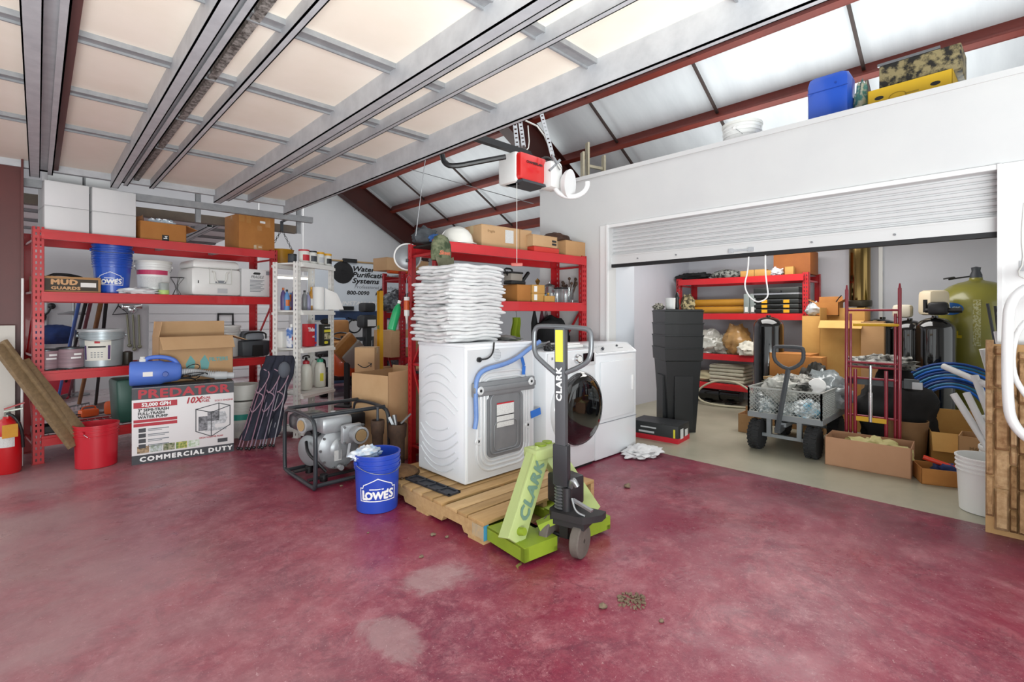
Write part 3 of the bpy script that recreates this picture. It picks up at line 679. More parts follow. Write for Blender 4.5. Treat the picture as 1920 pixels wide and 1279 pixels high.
# =================== floor items at the left ===================
# fire extinguisher
p = onZ(14, 886)
t = T('fire_extinguisher', 'red fire extinguisher with a yellow tag standing at the far left', 'fire extinguisher', p)
MB().lathe([(.078, 0), (.085, .012), (.085, .36), (.078, .40), (.05, .43), (.028, .445), (.028, .46), (0, .46)], n=32).build('cylinder', M('extinguisher_red', '#c0151c', .25, coat=.6), t)
b = MB(); b.cyl((0, 0, .455), (0, 0, .50), .02, n=16); b.bar((-.02, 0, .50), (.09, 0, .515), .022, .012); b.build('valve', M('dull_brass', '#8c8f86', .35, .7), t)
b = MB(); b.bar((-.02, -.0, .52), (.10, -.0, .56), .024, .01); b.build('lever', M('lever_red', '#a81820', .4), t)
b = MB(); b.tube([(.0, -.03, .485), (.04, -.08, .47), (.085, -.07, .36), (.092, -.05, .2)], .011, smooth=2); b.build('hose', BLACK, t)
mp = wrapz(0, 0, .085, -PI/2-.3, .30); b = MB(); b.patch((-.06, -.08), (.07, .01), mp, .002, 8); b.build('instruction_label', PAPERG, t)
mp = frame((.02, -.10, .36), (1, .35, 0), (0, .1, 1)); b = MB(); b.prism([(-.05, -.06), (.045, -.06), (.045, .045), (-.05, .045)], .001, mp); b.build('inspection_tag', M('yellow_tag', '#d9a63a', .6, col2='#d08a2a', scale=12), t)
# red bucket
p = onZ(181, 872)
bucket('red_bucket', 'empty red plastic bucket on the floor where two boards lean in', p, M('red_plastic', '#c22030', .35, coat=.1), R=.155, r=.14, H=.36, rz=.9, hang=.9)
# leaning boards: two boards from the bucket up to the panel by the column
for i, (a0, a1, d0, d1, lab) in enumerate((((138, 838), (-6, 648), 4.08, 3.92, 'long weathered board leaning from the red bucket past the left edge'), ((156, 815), (42, 676), 4.16, 4.05, 'shorter weathered board leaning in the red bucket, right of the long one'))):
    P0 = atd(a0[0], a0[1], d0); P1 = atd(a1[0], a1[1], d1); b = MB(); b.bar(P0, P1, .088 if i else .075, .036, up=(.55, -.8, .75), bev=.003)
    if not i: b.bar(P0+Vector((.03, .03, .03)), P1+Vector((.03, .03, .03)), .03, .07, up=(.55, -.8, .75), bev=.003)
    tag(b.build('wooden_board', WOOD_G), lab, 'board', 'leaning boards')
b = MB(); b.box((0, 0, 0), (.30, .02, 1.20)); b.cyl((.02, -.012, -.05), (.02, -.02, -.05), .012, n=12)
o = tag(b.build('leaning_sheet', M('offwhite_panel', '#c9c5bd', .6)), 'off-white sheet with a dark knob leaning at the far left beside the maroon column', 'sheet'); o.location = (-.285, 5.885, .60); o.rotation_euler = (-.05, 0, 0)
b = MB(); b.tube([(-.095, 5.87, .01), (-.09, 5.905, 1.6)], .009, n=8); tag(b.build('white_pole', WPL), 'thin white pole standing between the maroon column and the long red rack', 'pole')
# boxed water pump
PB = Vector((.58, 5.278, 0)); AP = math.atan2(5.16-5.278, 1.335-.58)
s = (.764, .55, .655); ce = PB+Vector((math.cos(AP)*s[0]/2-math.sin(AP)*s[1]/2, math.sin(AP)*s[0]/2+math.cos(AP)*s[1]/2, 0))
t = carton('water_pump_box', 'large printed white carton reading PREDATOR and COMMERCIAL DUTY before the long rack', ce, AP, s, M('white_print_carton', '#e3e1e2', .5), cat='product box')
mp = front(t, *s); mpl = frame((-s[0]/2, 0, s[2]/2), (0, -1, 0), (0, 0, 1))
DKG = M('dark_print', '#3b3c42', .5); REDP = M('crimson_print', '#b22234', .5)
b = MB(); b.patch((-.382, .228), (.382, .3265), mp); b.patch((-.382, -.3275), (.382, -.25), mp); b.bx((-.382, -.274, .6552), (.382, .274, .659)); b.patch((-.27, .26), (.27, .3265), mpl); b.patch((-.27, -.3275), (.27, -.26), mpl); b.build('dark_band', DKG, t)
text('lettering', 'PREDATOR', .105, REDP, t, lambda a, q, n=0: mp(a, q+.270, n), bold=.004, sx=1.22, space=1.08)
text('lettering', 'COMMERCIAL DUTY', .055, INKW, t, lambda a, q, n=0: mp(a+.02, q-.29, n), bold=.003, sx=1.15, space=1.25)
for q0, q1, m_ in (((-.37, .155), (-.06, .205), mp), ((-.37, .03), (-.06, .055), mp), ((-.37, -.005), (-.06, .022), mp), ((-.27, .05), (.05, .07), mpl)): b = MB(); b.patch(q0, q1, m_, .0015); b.build('red_stripe', REDP, t)
text('lettering', '52,000 GPH', .042, INKW, t, lambda a, q, n=0: mp(a-.21, q+.18, n+.001), bold=.002, sx=1.0)
for k, st in enumerate(('3" SEMI-TRASH', 'FULL-TRASH', 'WATER PUMP')): text('lettering', st, .034, INKB, t, lambda a, q, n=0, k=k: mp(a-.34+.0, q+.135-k*.031, n), bold=.0012, sx=1.0, align='LEFT')
text('lettering', '10X', .075, REDP, t, lambda a, q, n=0: mp(a+.06, q+.185, n), bold=.003, shear=.25, sx=.95)
text('lettering', 'DUAL', .03, REDP, t, lambda a, q, n=0: mp(a+.155, q+.20, n), bold=.001, shear=.2)
text('lettering', 'FUEL', .03, REDP, t, lambda a, q, n=0: mp(a+.155, q+.172, n), bold=.001, shear=.2)
text('lettering', '212CC ENGINE', .022, REDP, t, lambda a, q, n=0: mp(a+.30, q+.165, n), bold=.0005)
text('lettering', 'HIGH VOLUME PUMP', .020, REDP, t, lambda a, q, n=0: mp(a+.20, q-.165, n), bold=.0005)
b = MB()
for k in range(4): b.patch((-.335, -.055-k*.046), (-.285, -.020-k*.046), mp, .0015)
b.patch((.25, -.225), (.33, -.19), mp); b.build('icon', DKG, t)
b = MB()
for k in range(4):
    b.patch((-.27, -.036-k*.046), (-.12, -.028-k*.046), mp); b.patch((-.27, -.048-k*.046), (-.17+.02*(k % 2), -.042-k*.046), mp)
for k in range(4): b.patch((-.2, -.1-k*.03), (.0+.02*k, -.088-k*.03), mpl)
b.build('small_print', GREY, t)
for k, (c1, c2) in enumerate((('#b59a78', '#6e5a42'), ('#7d8f70', '#c6cdd0'), ('#4c5a34', '#a9a78c'), ('#5c7f2f', '#c8c06a'), ('#a6bd98', '#dfe6df'))):
    b = MB(); b.patch((-.345+k*.092, -.235), (-.262+k*.092, -.175), mp); b.build('photo_print', M('photo_print_%d' % k, c1, .5, col2=c2, scale=40, contrast=.08), t)
# printed pump drawing
b = MB()
for P in ([(.08, .10), (.08, -.10), (.20, -.16), (.20, .06), (.08, .10)], [(.08, .10), (.26, .14), (.35, .11), (.20, .06)], [(.35, .11), (.35, -.07), (.20, -.16)], [(.26, .14), (.26, .0)]):
    b.stroke(P, .007, mp, n=.002)
b.build('pump_drawing_frame', DKG, t)
b = MB(); b.patch((.10, -.10), (.17, .03), mp); b.patch((.17, -.02), (.26, .07), mp); b.build('pump_drawing_engine', M('engine_print', '#45464b', .5, col2='#8a8a90', scale=45, contrast=.1), t)
b = MB(); b.prism([(.23, -.05), (.31, -.05), (.33, .0), (.31, .06), (.25, .06), (.22, 0)], .001, mp); b.patch((.15, -.11), (.32, -.085), mp); b.prism([(.17, -.09), (.23, -.09), (.23, -.02), (.17, -.02)], .0015, mp); b.build('pump_drawing_casing', M('casing_print', '#a3a5a9', .5, col2='#d0d2d6', scale=50, contrast=.1), t)
# open carton standing on the pump box
c = ce+Vector((.13, .12, .661)); s2 = (.62, .24, .42)
t = carton('open_carton', 'tall open light brown carton behind the blue fogger on the printed pump carton', c+Vector((-.03, .0, 0)), A1*.6, s2, CARD_L, 'open', flapa=(232, 82, 80, 200), fl=.55)
mp = front(t, *s2); TEAL = M('teal_print', '#6fa9a8', .6)
b = MB(); b.prism([(-.09, -.11), (-.03, -.11), (-.02, -.03), (-.06, .03), (-.10, -.05)], .001, mp); b.prism([(.03, -.11), (.09, -.11), (.10, -.05), (.06, .03), (.02, -.03)], .001, mp); b.build('printed_arrows', TEAL, t)
text('lettering', 'FILTERS', .05, TEAL, t, lambda a, q, n=0: mp(a+.18, q-.02, n), bold=.002)
# blue ULV fogger lying on the box
c = ce+Vector((-.22, -.10, .661)); 
t = T('blue_fogger', 'blue plastic fogger with a grey hose lying on the printed pump carton', 'fogger', c, AP)
b = MB(); b.lathe([(.0, -.20), (.10, -.20), (.108, -.19), (.108, .02), (.095, .05), (.085, .14), (.07, .17), (.04, .18), (0, .18)], c=(0, 0, .108), axis=(1, 0, 0), n=32, sx=1, sy=1); b.build('body', M('mid_blue_plastic', '#5478d0', .45), t)
b = MB(); b.tube([(-.10, 0, .20), (-.08, 0, .245), (.03, 0, .25), (.12, 0, .22), (.15, 0, .17)], .019, smooth=2, n=12); b.build('handle', _M['mid_blue_plastic'], t)
b = MB(); b.box((-.11, 0, .215), (.05, .05, .05), bev=.012); b.cyl((-.11, 0, .23), (-.11, 0, .256), .02); b.build('filler_cap', WPL2, t)
b = MB(); b.cyl((.055, -.06, .10), (.055, -.118, .10), .028, .02); b.build('knob', BLUE_D, t)
b = MB(); mp = frame((-.07, -.1095, .108), (1, 0, 0), (0, 0, 1)); b.patch((-.035, -.02), (.035, .02), mp); b.build('label', PAPER, t)
b = MB(); pts = [(.17, 0, .10), (.24, 0, .10), (.32, .01, .085), (.40, .0, .06), (.46, -.01, .05), (.52, -.015, .045)]; b.tube(pts, .030, smooth=1, n=12)
for i in range(18):
    x = .19+i*.017; z = .10-.002*i if i > 3 else .10; b.lathe([(.031, -.003), (.035, 0), (.031, .003)], c=(x, 0, z-.0005*i), axis=(1, 0, -.15), n=12)
b.build('corrugated_hose', LGREY, t)
b = MB(); b.cyl((.44, -.008, .05), (.54, -.02, .045), .038); b.cyl((.54, -.02, .045), (.60, -.03, .042), .03); b.build('nozzle', LGREY, t)
b = MB()
for k in range(4):
    b.tube([(.19+.1*math.cos(a)+.03*k, .02+.05*math.sin(a*1.0)-.02*k, .012+.018*k+.03*abs(math.sin(a+k))) for a in [i*2*PI/14 for i in range(15)]], .0045, n=6, smooth=1)
b.tube([(.18, .02, .05), (.22, .03, .15), (.30, .03, .17), (.33, .03, .13), (.27, .03, .10)], .004, n=6, smooth=2); b.tube([(.3, .0, .02), (.42, -.06, .01), (.36, -.09, .006), (.2, -.09, .006), (.15, -.12, .006)], .0045, n=6, smooth=2); b.build('power_cord', BLACK, t)
# green bin behind pump box
p = onZ(232, 822); t = T('green_bin', 'dark green plastic bin showing behind the left of the printed pump carton', 'bin', (.80, 6.17, .243), A1)
b = MB(); b.box((0, 0, .21), (.52, .30, .42), bev=.03, taper=1.08); b.build('body', M('dark_green_plastic', '#27564a', .4), t)
# white buckets right of pump box
p = onZ(462, 822)
t, rad = bucket('white_bucket', 'white lidded bucket with a teal band on the floor under the long rack', p+Vector((0, .15, 0)), WPL2, R=.155, H=.37, lid=WPL2, hang=.8)
mp = wrapz(0, 0, rad(.22), -PI/2-.4, .22, .05); b = MB(); b.patch((-.2, -.03), (.2, .03), mp, .002, 16); b.build('teal_band', M('teal_print_band', '#2f9a8c', .5), t)
b = MB(); b.patch((-.08, -.15), (.14, -.06), mp, .002, 10); b.build('printed_label', PAPERG, t)
bucket('white_bucket', 'short white bucket stacked on the teal-banded bucket under the long rack', p+Vector((.02, .17, .388)), WPL2, R=.155, r=.14, H=.16, ribs=False, handle=False)
# =================== pallet, appliances ===================
PX_, PY_ = 1.80, 2.09
t = T('wooden_pallet', 'pale wooden shipping pallet with a blue painted corner under the washing machine', 'pallet', (PX_, PY_, 0))
for x in (.02, .515, 1.01):
    poly = [(0, .016), (.18, .016), (.20, .05), (.38, .05), (.40, .016), (.82, .016), (.84, .05), (1.02, .05), (1.04, .016), (1.22, .016), (1.22, .105), (0, .105)]
    MB().prism(poly, .036, frame((x-.018, 0, 0), (0, 1, 0), (0, 0, 1))).build('stringer', WOOD, t)
ys = [(.0, .14), (.155, .24), (.25, .36), (.40, .49), (.505, .61), (.625, .73), (.745, .85), (.87, .97), (.98, 1.07), (1.09, 1.22)]
for i, (a, c) in enumerate(ys):
    b = MB(); b.bx((0, a, .105), (1.03, c, .125), bev=.003); b.build('deck_board', M('pine_%d' % (i % 3), ('#c8a473', '#bd9968', '#cfae80')[i % 3], .65, col2=('#a8824f', '#99794d', '#b38f5f')[i % 3], scale=3, stretch=(1, 9, 9), bump=.06), t)
for a, c in ((0, .14), (.55, .68), (1.08, 1.22)): MB().bx((0, a, 0), (1.03, c, .016)).build('bottom_board', WOOD, t)
BP = M('blue_end_paint', '#3f8fb8', .6)
MB().bx((.0, -.002, .02), (.036, .0, .105)).build('blue_end', BP, t)
MB().bx((-.0015, .0, .03), (.0, .10, .10)).build('stamp', M('grey_stamp', '#a39a86', .7, col2='#c4a77a', scale=40), t)

WM = M('white_enamel', '#e3e6ea', .25, coat=.4); WMB = M('grey_white_panel', '#d0d2d5', .35, .1, coat=.2)
W1 = Vector((2.08, 2.607, .125)); S1 = (.68, .565, .965)
t = T('washing_machine', 'white wrapped washing machine on the pallet, its rear panel with taped blue hose showing', 'washing machine', W1)
def L1(px, py, n=0): p = onY(px, py, W1.y-.002); return p-W1+Vector((0, -n, 0))
b = MB(); b.bx((0, 0, .01), (S1[0], S1[1], S1[2]-.005), bev=.012)
b.build('body', WM, t)
b = MB(); b.grid(lambda u, v: (-.0015-.035*math.sin(PI*v)**.7*math.sin(PI*u)**.6, .01+u*(S1[1]-.02), .02+v*(S1[2]-.05)), 16, 16); b.build('side_panel', WM, t, ang=80)
b = MB(); b.bx((-.006, -.006, S1[2]-.025), (S1[0]+.004, S1[1]+.004, S1[2]), bev=.008); b.build('top_panel', WM, t)
b = MB()
def sx_(y, z): u = (y-.01)/(S1[1]-.02); v = (z-.02)/(S1[2]-.05); return -.0015-.035*max(0, math.sin(PI*v))**.7*max(0, math.sin(PI*u))**.6
for z0, sg, hw in ((.88, -1, .15), (.82, -1, .21), (.745, -1, .15), (.69, -1, .22), (.61, -1, .23), (.555, -1, .20), (.47, -1, .13), (.345, 1, .14), (.27, 1, .22), (.20, 1, .23), (.145, 1, .20), (.09, 1, .23), (.045, 1, .18)):
    pts = []
    for i in range(15):
        t_ = -1+2*i/14; y = .285+hw*t_; z = z0+sg*.10*(hw*t_/.23)**2; pts.append((sx_(y, z)-.0015, y, z))
    b.tube(pts, .004, n=6)
b.build('pressed_arc', M('enamel_shade', '#d6dade', .3, coat=.3), t)
# rear panel with its contour
b = MB(); b.bx((.02, -.004, .03), (.66, .0, .925)); b.build('rear_panel', WMB, t)
b = MB()
def rr(x0, z0, x1, z1, r, n=6):
    out = []
    for cx, cz, a in ((x1-r, z1-r, 0), (x0+r, z1-r, 90), (x0+r, z0+r, 180), (x1-r, z0+r, 270)):
        for i in range(n+1): q = math.radians(a+90*i/n); out.append((cx+r*math.cos(q), cz+r*math.sin(q)))
    return out
for k, (g_, rr_) in enumerate(((.0, .05), (.035, .08), (.065, .10), (.10, .13))):
    x0, z0, x1, z1 = .20-g_, .165-g_*.95, .53+g_*.85, .64+g_*1.2
    b.tube([(x, -.006, z) for x, z in rr(max(.03, x0), z0, min(.65, x1), z1, rr_)], .010 if k else .008, n=8, closed=True)
b.build('pressed_contour', WMB, t)
GP = M('galvanised_plate', '#85878a', .4, .15, col2='#76787c', scale=5)
b = MB(); b.prism(rr(.19, .155, .54, .60, .045), .014, frame((0, -.002, 0), (1, 0, 0), (0, 0, 1))); b.build('access_panel', GP, t)
b = MB(); b.tube([(x, -.020, z) for x, z in rr(.215, .18, .515, .60, .04)], .007, closed=True, n=8); b.tube([(x, -.018, z) for x, z in rr(.25, .195, .48, .40, .04)], .006, closed=True, n=8); b.build('panel_rim', GP, t)
b = MB(); b.bx((.045, -.035, .60), (.655, -.01, .70), bev=.01); b.bx((.045, -.045, .63), (.655, -.03, .67), bev=.008); b.build('cross_brace', GP, t)
b = MB(); mp = frame((.0, -.0185, 0), (1, 0, 0), (0, 0, 1)); b.patch((.27, .36), (.44, .53), mp, .004); b.build('data_label', PAPERG, t)
b = MB(); b.patch((.27, .525), (.44, .535), mp, .005); b.build('label_stripe', INKR, t)
b = MB(); b.patch((.27, .44), (.44, .447), mp, .005); b.build('label_divider', INKB, t)
b = MB()
for x, z in ((.10, .645), (.60, .665), (.11, .29), (.60, .33)):
    b.lathe([(.030, 0), (.024, .006), (.012, .006), (.010, .002)], c=(x, -.046 if z > .5 else -.008, z), axis=(0, -1, 0), n=20)
b.build('bolt_seat', WMB, t)
b = MB()
for x, z in ((.10, .645), (.60, .665), (.11, .29), (.60, .33)): b.cyl((x, -.044 if z > .5 else -.008, z), (x, -.052 if z > .5 else -.014, z), .010, n=12)
b.build('bolt_hole', BLACK_M, t)
b = MB()
for i in range(9):
    for k in range(8):
        if (i-4)**2+(k-3.5)**2 < 15: b.cyl((.245+i*.011, -.004, .84+k*.011), (.245+i*.011, -.0055, .84+k*.011), .0028, n=6)
b.build('vent_hole', GREY, t)
b = MB(); b.cyl((.115, -.004, .855), (.115, -.02, .855), .018, n=14); b.tube([(.115, -.02, .855), (.18, -.035, .86), (.23, -.03, .90), (.255, -.01, .97)], .006, smooth=2); b.build('power_cord', BLACK, t)
HB = M('blue_wrapped_hose', '#6f8fc6', .4, col2='#5f80bb', scale=20)
hp = [(1003, 640), (985, 652), (960, 672), (935, 683), (905, 690), (893, 700), (886, 720), (887, 760), (888, 785), (885, 803)]
b = MB(); b.tube([L1(*p, n=.03+(.02 if i < 5 else 0)) for i, p in enumerate(hp)], .0165, smooth=2, n=12); b.build('drain_hose', HB, t)
b = MB()
TP = M('blue_tape', '#2b6cc4', .5)
b.bar(L1(968, 668, .055), L1(979, 686, .02), .03, .003, up=(0, 1, 0)); b.bar(L1(979, 686, .02), L1(978, 702, .02), .032, .003, up=(0, 1, 0)); b.build('tape', TP, t)
MB().bar(L1(994, 778, .008), L1(1012, 770, .008), .055, .003, up=(0, 1, 0)).build('tape', TP, t)
# black slotted plate lying under the washer
t2 = T('plastic_grate', 'flat black slotted plastic strip on the pallet by the wrapped washing machine', 'plastic strip', (1.93, 2.78, .128), .05)
b = MB(); b.bx((-.05, -.24, 0), (-.035, .24, .012)); b.bx((.035, -.24, 0), (.05, .24, .012))
for k in range(5): b.bx((-.05, -.24+k*.116, 0), (.05, -.225+k*.116, .012))
b.bx((-.04, -.235, .001), (.04, .235, .005)); b.build('body', M('charcoal_plastic', '#2b2e36', .5), t2)
# towel stack on the washer
def towel(w_, d, h, seed):
    b = MB(); r = h/2; N = 22
    def pt(u, v, sg):
        # superellipse plan, soft rounded fold edges
        x = -math.cos(PI*u); y = -math.cos(PI*v); e = max(abs(x), abs(y)); rnd = max(0, 1-e**22)**.5
        ex = 1+.085*noise.noise(Vector((seed*4.1, x*1.3, y*1.3)))+.05*noise.noise(Vector((seed, x*3.2, y*3.2)))
        z = sg*r*rnd+.016*noise.noise(Vector((x*1.6, y*1.6, 3.1)))+.006*noise.noise(Vector((x*4, y*4, seed)))+.002*noise.noise(Vector((x*12, y*12, seed)))
        return Vector((x*w_/2*ex, y*d/2*ex, z))
    n1 = N+1; vs = [pt(i/N, j/N, 1) for j in range(n1) for i in range(n1)]+[pt(i/N, j/N, -1) for j in range(n1) for i in range(n1)]
    k = n1*n1; fs = []
    for j in range(N):
        for i in range(N): a = j*n1+i; q = (a, a+1, a+n1+1, a+n1); fs.append(q); fs.append(tuple(k+z for z in q[::-1]))
    b.add(vs, fs); return b
TC = Vector((2.295, 2.955, 1.094)); protos = []
nT = 22; hz = .0253
for i in range(nT):
    s = i % 6; f = i/(nT-1)
    if i < 6: o = towel(.50, .42, .0285, s+1).build('folded_towel', CLOTH_W, None, ang=70); protos.append(o)
    else: o = protos[s].copy(); C.objects.link(o)
    dx = -.018+.045*f+.016*math.sin(i*2.7); dy = .012*math.cos(i*1.9)
    tag(o, 'topmost folded white towel of the tall stack on the washing machine' if i == nT-1 else 'lowest folded white towel, lying directly on the washing machine' if i == 0 else 'folded white towel in the middle of the tall stack on the washing machine', 'towel', 'folded towels stacked on the washer', (TC.x+dx, TC.y+dy, TC.z+hz*(i+.5)), .05*math.sin(i*1.3)+.06*f)
    wv = 1+.05*math.sin(f*PI*1.3)+.035*math.sin(i*4.3)+(.06 if .5 < f < .8 else 0)
    o.scale = (wv, 1+.02*math.sin(i), 1)
blob('folded_tarp', 'crumpled grey tarp lying on the washer to the right of the towel stack', 'tarp', (2.665, 2.86, 1.091), (.085, .17, .022), M('grey_tarp', '#8c8b88', .7, col2='#6a6966', scale=12), 8, .4, 3, .3)

W2 = Vector((2.845, 2.56, 0)); S2 = (.64, .55, 1.0)
t = T('front_load_washer', 'white front-load washer with a big black round door behind the pallet jack', 'washing machine', W2)
MB().bx((0, 0, .02), (S2[0], S2[1], S2[2]), bev=.015).build('body', WM, t)
MB().bx((.01, -.012, .86), (S2[0]-.01, .0, .985), bev=.006).build('control_panel', M('panel_white', '#dcdde0', .3, coat=.4), t)
b = MB(); b.bx((.45, -.016, .89), (.60, -.011, .965)); b.build('display', M('black_glass', '#0b0b0d', .08, coat=1), t)
b = MB(); b.lathe([(.042, 0), (.042, .012), (.034, .03), (.0, .032)], c=(.37, -.012, .925), axis=(0, -1, 0), n=28); b.build('dial', CHROME, t)
b = MB(); b.lathe([(.026, .030), (.024, .036), (0, .036)], c=(.37, -.012, .925), axis=(0, -1, 0), n=24); b.build('dial_cap', WPL, t)
b = MB(); b.lathe([(.315, 0), (.312, .02), (.29, .04), (.275, .045), (.27, .03)], c=(.365, 0, .515), axis=(0, -1, 0), n=56); b.build('door_ring', M('ring_white', '#cfd1d4', .25, coat=.5), t)
d = MB(); d.lathe([(.292, .03), (.290, .055), (.265, .075), (.20, .088), (.10, .094), (0, .095)], c=(.375, 0, .515), axis=(0, -1, 0), n=56); dd = d.build('door', M('black_door_glass', '#08080a', .06, coat=1), t, ang=60)
MB().lathe([(.295, .028), (.300, .045), (.290, .058)], c=(.375, 0, .515), axis=(0, -1, 0), n=56).build('door_rim', M('dark_rim', '#232427', .2, coat=.6), dd)
MB().bx((.02, .02, 0), (S2[0]-.02, S2[1]-.02, .02)).build('foot_plinth', BLACK, t)
MB().bx((.05, -.014, .935), (.07, -.012, .955)).build('badge', GREY, t)
# odds and ends on the front-load washer
b = MB()
for k in range(5): b.tube([(.10*math.cos(a)*(1+.1*k), .07*math.sin(a)*(1+.08*k), .01+.012*k+.008*math.sin(a*3+k)) for a in [i*2*PI/16 for i in range(16)]], .007, n=6, closed=True)
tag(b.build('coiled_hose', M('grey_hose', '#77797c', .4)), 'coiled grey hose on top of the front-load washer behind the jack handle', 'hose', None, (2.98, 2.80, 1.0))
blob('black_fitting', 'small black fitting on top of the front-load washer beside the coiled hose', 'fitting', (2.95, 2.62, 1.0), (.045, .035, .035), BLACK, 4, .5, 3, .3)
b = MB(); b.bx((-.16, -.10, 0), (.16, .10, .03), bev=.012); b.bx((-.14, -.08, .03), (.14, .08, .045), bev=.006)
tag(b.build('white_tray', WPL), 'low white plastic tray on top of the front-load washer', 'tray', None, (3.29, 2.76, 1.0))
W3 = Vector((3.50, 2.57, 0)); S3 = (.655, .50, .985)
t = T('dryer', 'white dryer with a grey slanted console and closed front door', 'dryer', W3)
MB().bx((0, 0, .01), (S3[0], S3[1], .93), bev=.012).build('body', WM, t)
b = MB(); b.extr([(0, .93), (0, .945), (.11, 1.03), (.45, 1.03), (.52, .93)][::1], (0, 0, 0), (S3[0], 0, 0)) if False else b.add([(0, 0, .93), (0, 0, .945), (0, .10, 1.02), (0, .49, 1.02), (0, .49, .93), (S3[0], 0, .93), (S3[0], 0, .945), (S3[0], .10, 1.02), (S3[0], .49, 1.02), (S3[0], .49, .93)], [(0, 1, 2, 3, 4), (9, 8, 7, 6, 5), (0, 5, 6, 1), (1, 6, 7, 2), (2, 7, 8, 3), (3, 8, 9, 4), (4, 9, 5, 0)]); b.build('console', WM, t)
mp = frame((S3[0]/2, .05, .9825), (1, 0, 0), (0, .10, .075))
b = MB(); b.prism([(-.30, -.055), (.30, -.055), (.29, .05), (-.29, .05)], .003, mp); co = b.build('console_panel', M('console_grey', '#a7a9ac', .35), t)
b = MB(); b.lathe([(.014, .003), (.012, .02), (0, .021)], c=mp(-.17, -.01), axis=(0, -.6, .8), n=16); b.lathe([(.010, .003), (.009, .014), (0, .015)], c=mp(.09, .02), axis=(0, -.6, .8), n=16); b.build('control_knob', DGREY, co)
b = MB()
for i in range(6): b.patch((-.25+.025*i, .02), (-.24+.025*i, .025), mp, .004)
b.patch((.07, -.012), (.16, -.006), mp, .004); b.build('console_print', DGREY, co)
b = MB(); b.bx((.06, -.014, .36), (.60, 0, .87), bev=.006); dr = b.build('door', WM, t)
b = MB(); b.bx((.545, -.02, .58), (.575, -.014, .72), bev=.004); b.build('handle', M('handle_white', '#f0f0f0', .3), dr)
b = MB(); b.bx((.0, -.004, .325), (.655, 0, .33)); b.build('lower_panel_seam', GREY, t)
MB().bx((.02, .03, 0), (.63, .48, .01)).build('foot_plinth', BLACK, t)

# =================== rack behind the appliances ===================
A2 = math.radians(-3.0); RK2 = Vector((2.29, 3.24, 0))
rack('red steel rack behind the washing machines with a dark top shelf', RK2, A2, 1.84, .45, 1.90, [.15, .80, 1.41, 1.885], deck=M('dark_deck_board', '#2a2622', .8))
def R2(px, y, z):
    r = ray(px, 600); d = Vector((math.cos(A2), math.sin(A2))); n = Vector((-d.y, d.x)); o = Vector((RK2.x, RK2.y))+n*y
    den = r.x*d.y-r.y*d.x; t_ = (o.x*d.y-o.y*d.x)/den; return Vector((r.x*t_, r.y*t_, z))
# hard hat
p = R2(856, .14, 1.888)
t = T('hard_hat', 'white hard hat on top of the rack behind the washers', 'hard hat', p, A2+.4)
MB().lathe([(.135, .0), (.130, .03), (.120, .08), (.09, .125), (.05, .148), (0, .155)], n=32, sx=1.0, sy=1.15).build('shell', M('hat_white', '#e6e4dc', .3, coat=.4), t)
b = MB(); b.lathe([(.155, .004), (.156, .010), (.132, .014), (.128, .004)], n=32, sy=1.15); b.build('brim', _M['hat_white'], t)
b = MB(); b.tube([(0, -.14, .05), (0, -.10, .125), (0, 0, .162), (0, .10, .125), (0, .14, .05)], .009, smooth=2); b.build('ridge', _M['hat_white'], t)
b = MB(); b.box((.145, .0, .04), (.03, .07, .07), bev=.012); b.tube([(.15, .03, .06), (.17, .03, .12), (.10, .02, .155)], .005, smooth=1); b.build('ear_band', GREY, t)
blob('grey_bag', 'dark grey cloth bag on the left end of the rack behind the washers', 'bag', R2(797, .20, 1.888), (.11, .09, .075), M('slate_cloth', '#4c5156', .8, col2='#2c2f33', scale=12), 12, .3, 2.5, .3)
blob('blue_rag', 'small blue rag between the grey bag and the hard hat', 'rag', R2(816, .09, 1.888), (.05, .05, .035), M('blue_rag_cloth', '#3c68a8', .85), 13, .4, 3, .3)
# camouflage cap hung on the front of the beam
p = R2(827, -.055, 1.82)
t = T('camouflage_hat', 'green camouflage cap with orange stitching hung on the rack above the towels', 'cap', p, A2)
CAMO = M('camouflage_cloth', '#6f7359', .9, col2='#34412a', scale=14, contrast=.08)
b = MB(); b.lathe([(.088, -.10), (.092, -.04), (.086, .03), (.060, .085), (.02, .105), (0, .106)], n=28, sy=.55); b.build('crown', CAMO, t)
b = MB(); b.grid(lambda u, v: ((u-.5)*.17*(1-.25*v*v), -.048-.012*math.cos((u-.5)*3)-.03*v, -.09-.10*v+.02*(2*u-1)**2), 10, 6); b.build('brim', M('olive_cloth', '#7d7a63', .9, col2='#565844', scale=16), t)
text('lettering', 'Skeet', .045, M('orange_stitch', '#c76f54', .8), t, lambda a, q, n=0: Vector((a, -.053-n+abs(a)*.12, q-.045)), shear=.35, bold=.002)
# cartons on top of that rack
p = (R2(890, .14, 0)+R2(990, .14, 0))/2; p.z = 1.848
s = (.60, .30, .205)
t = carton('long_carton', 'long brown carton with a white label on top of the rack behind the washers', R2(933, .24, 1.888), A2-.02, s, CARD_L, tape=TAPE_C)
mp = front(t, *s); b = MB(); b.patch((-.03, -.04), (.07, .08), mp, .002); b.build('shipping_label', PAPERG, t)
b = MB(); b.bx((.145, -.152, 0), (.15, -.150, .207)); b.bx((.145, -.152, .205), (.15, .15, .208)); b.build('middle_seam', CARD_IN, t)
text('lettering', 'fragile', .035, M('brown_ink', '#8a6a42', .7), t, lambda a, q, n=0: mp(a-.19, q+.05, n))
t = carton('small_carton', 'small brown carton with black print between the long carton and the brown bag', R2(1005, .12, 1.94), A2, (.33, .26, .105), CARD_L, tape=None)
b = MB(); b.patch((.09, -.03), (.15, -.01), front(t, .33, .26, .105), .002); b.patch((.09, .0), (.15, .02), front(t, .33, .26, .105), .002); b.build('black_print', INKB, t)
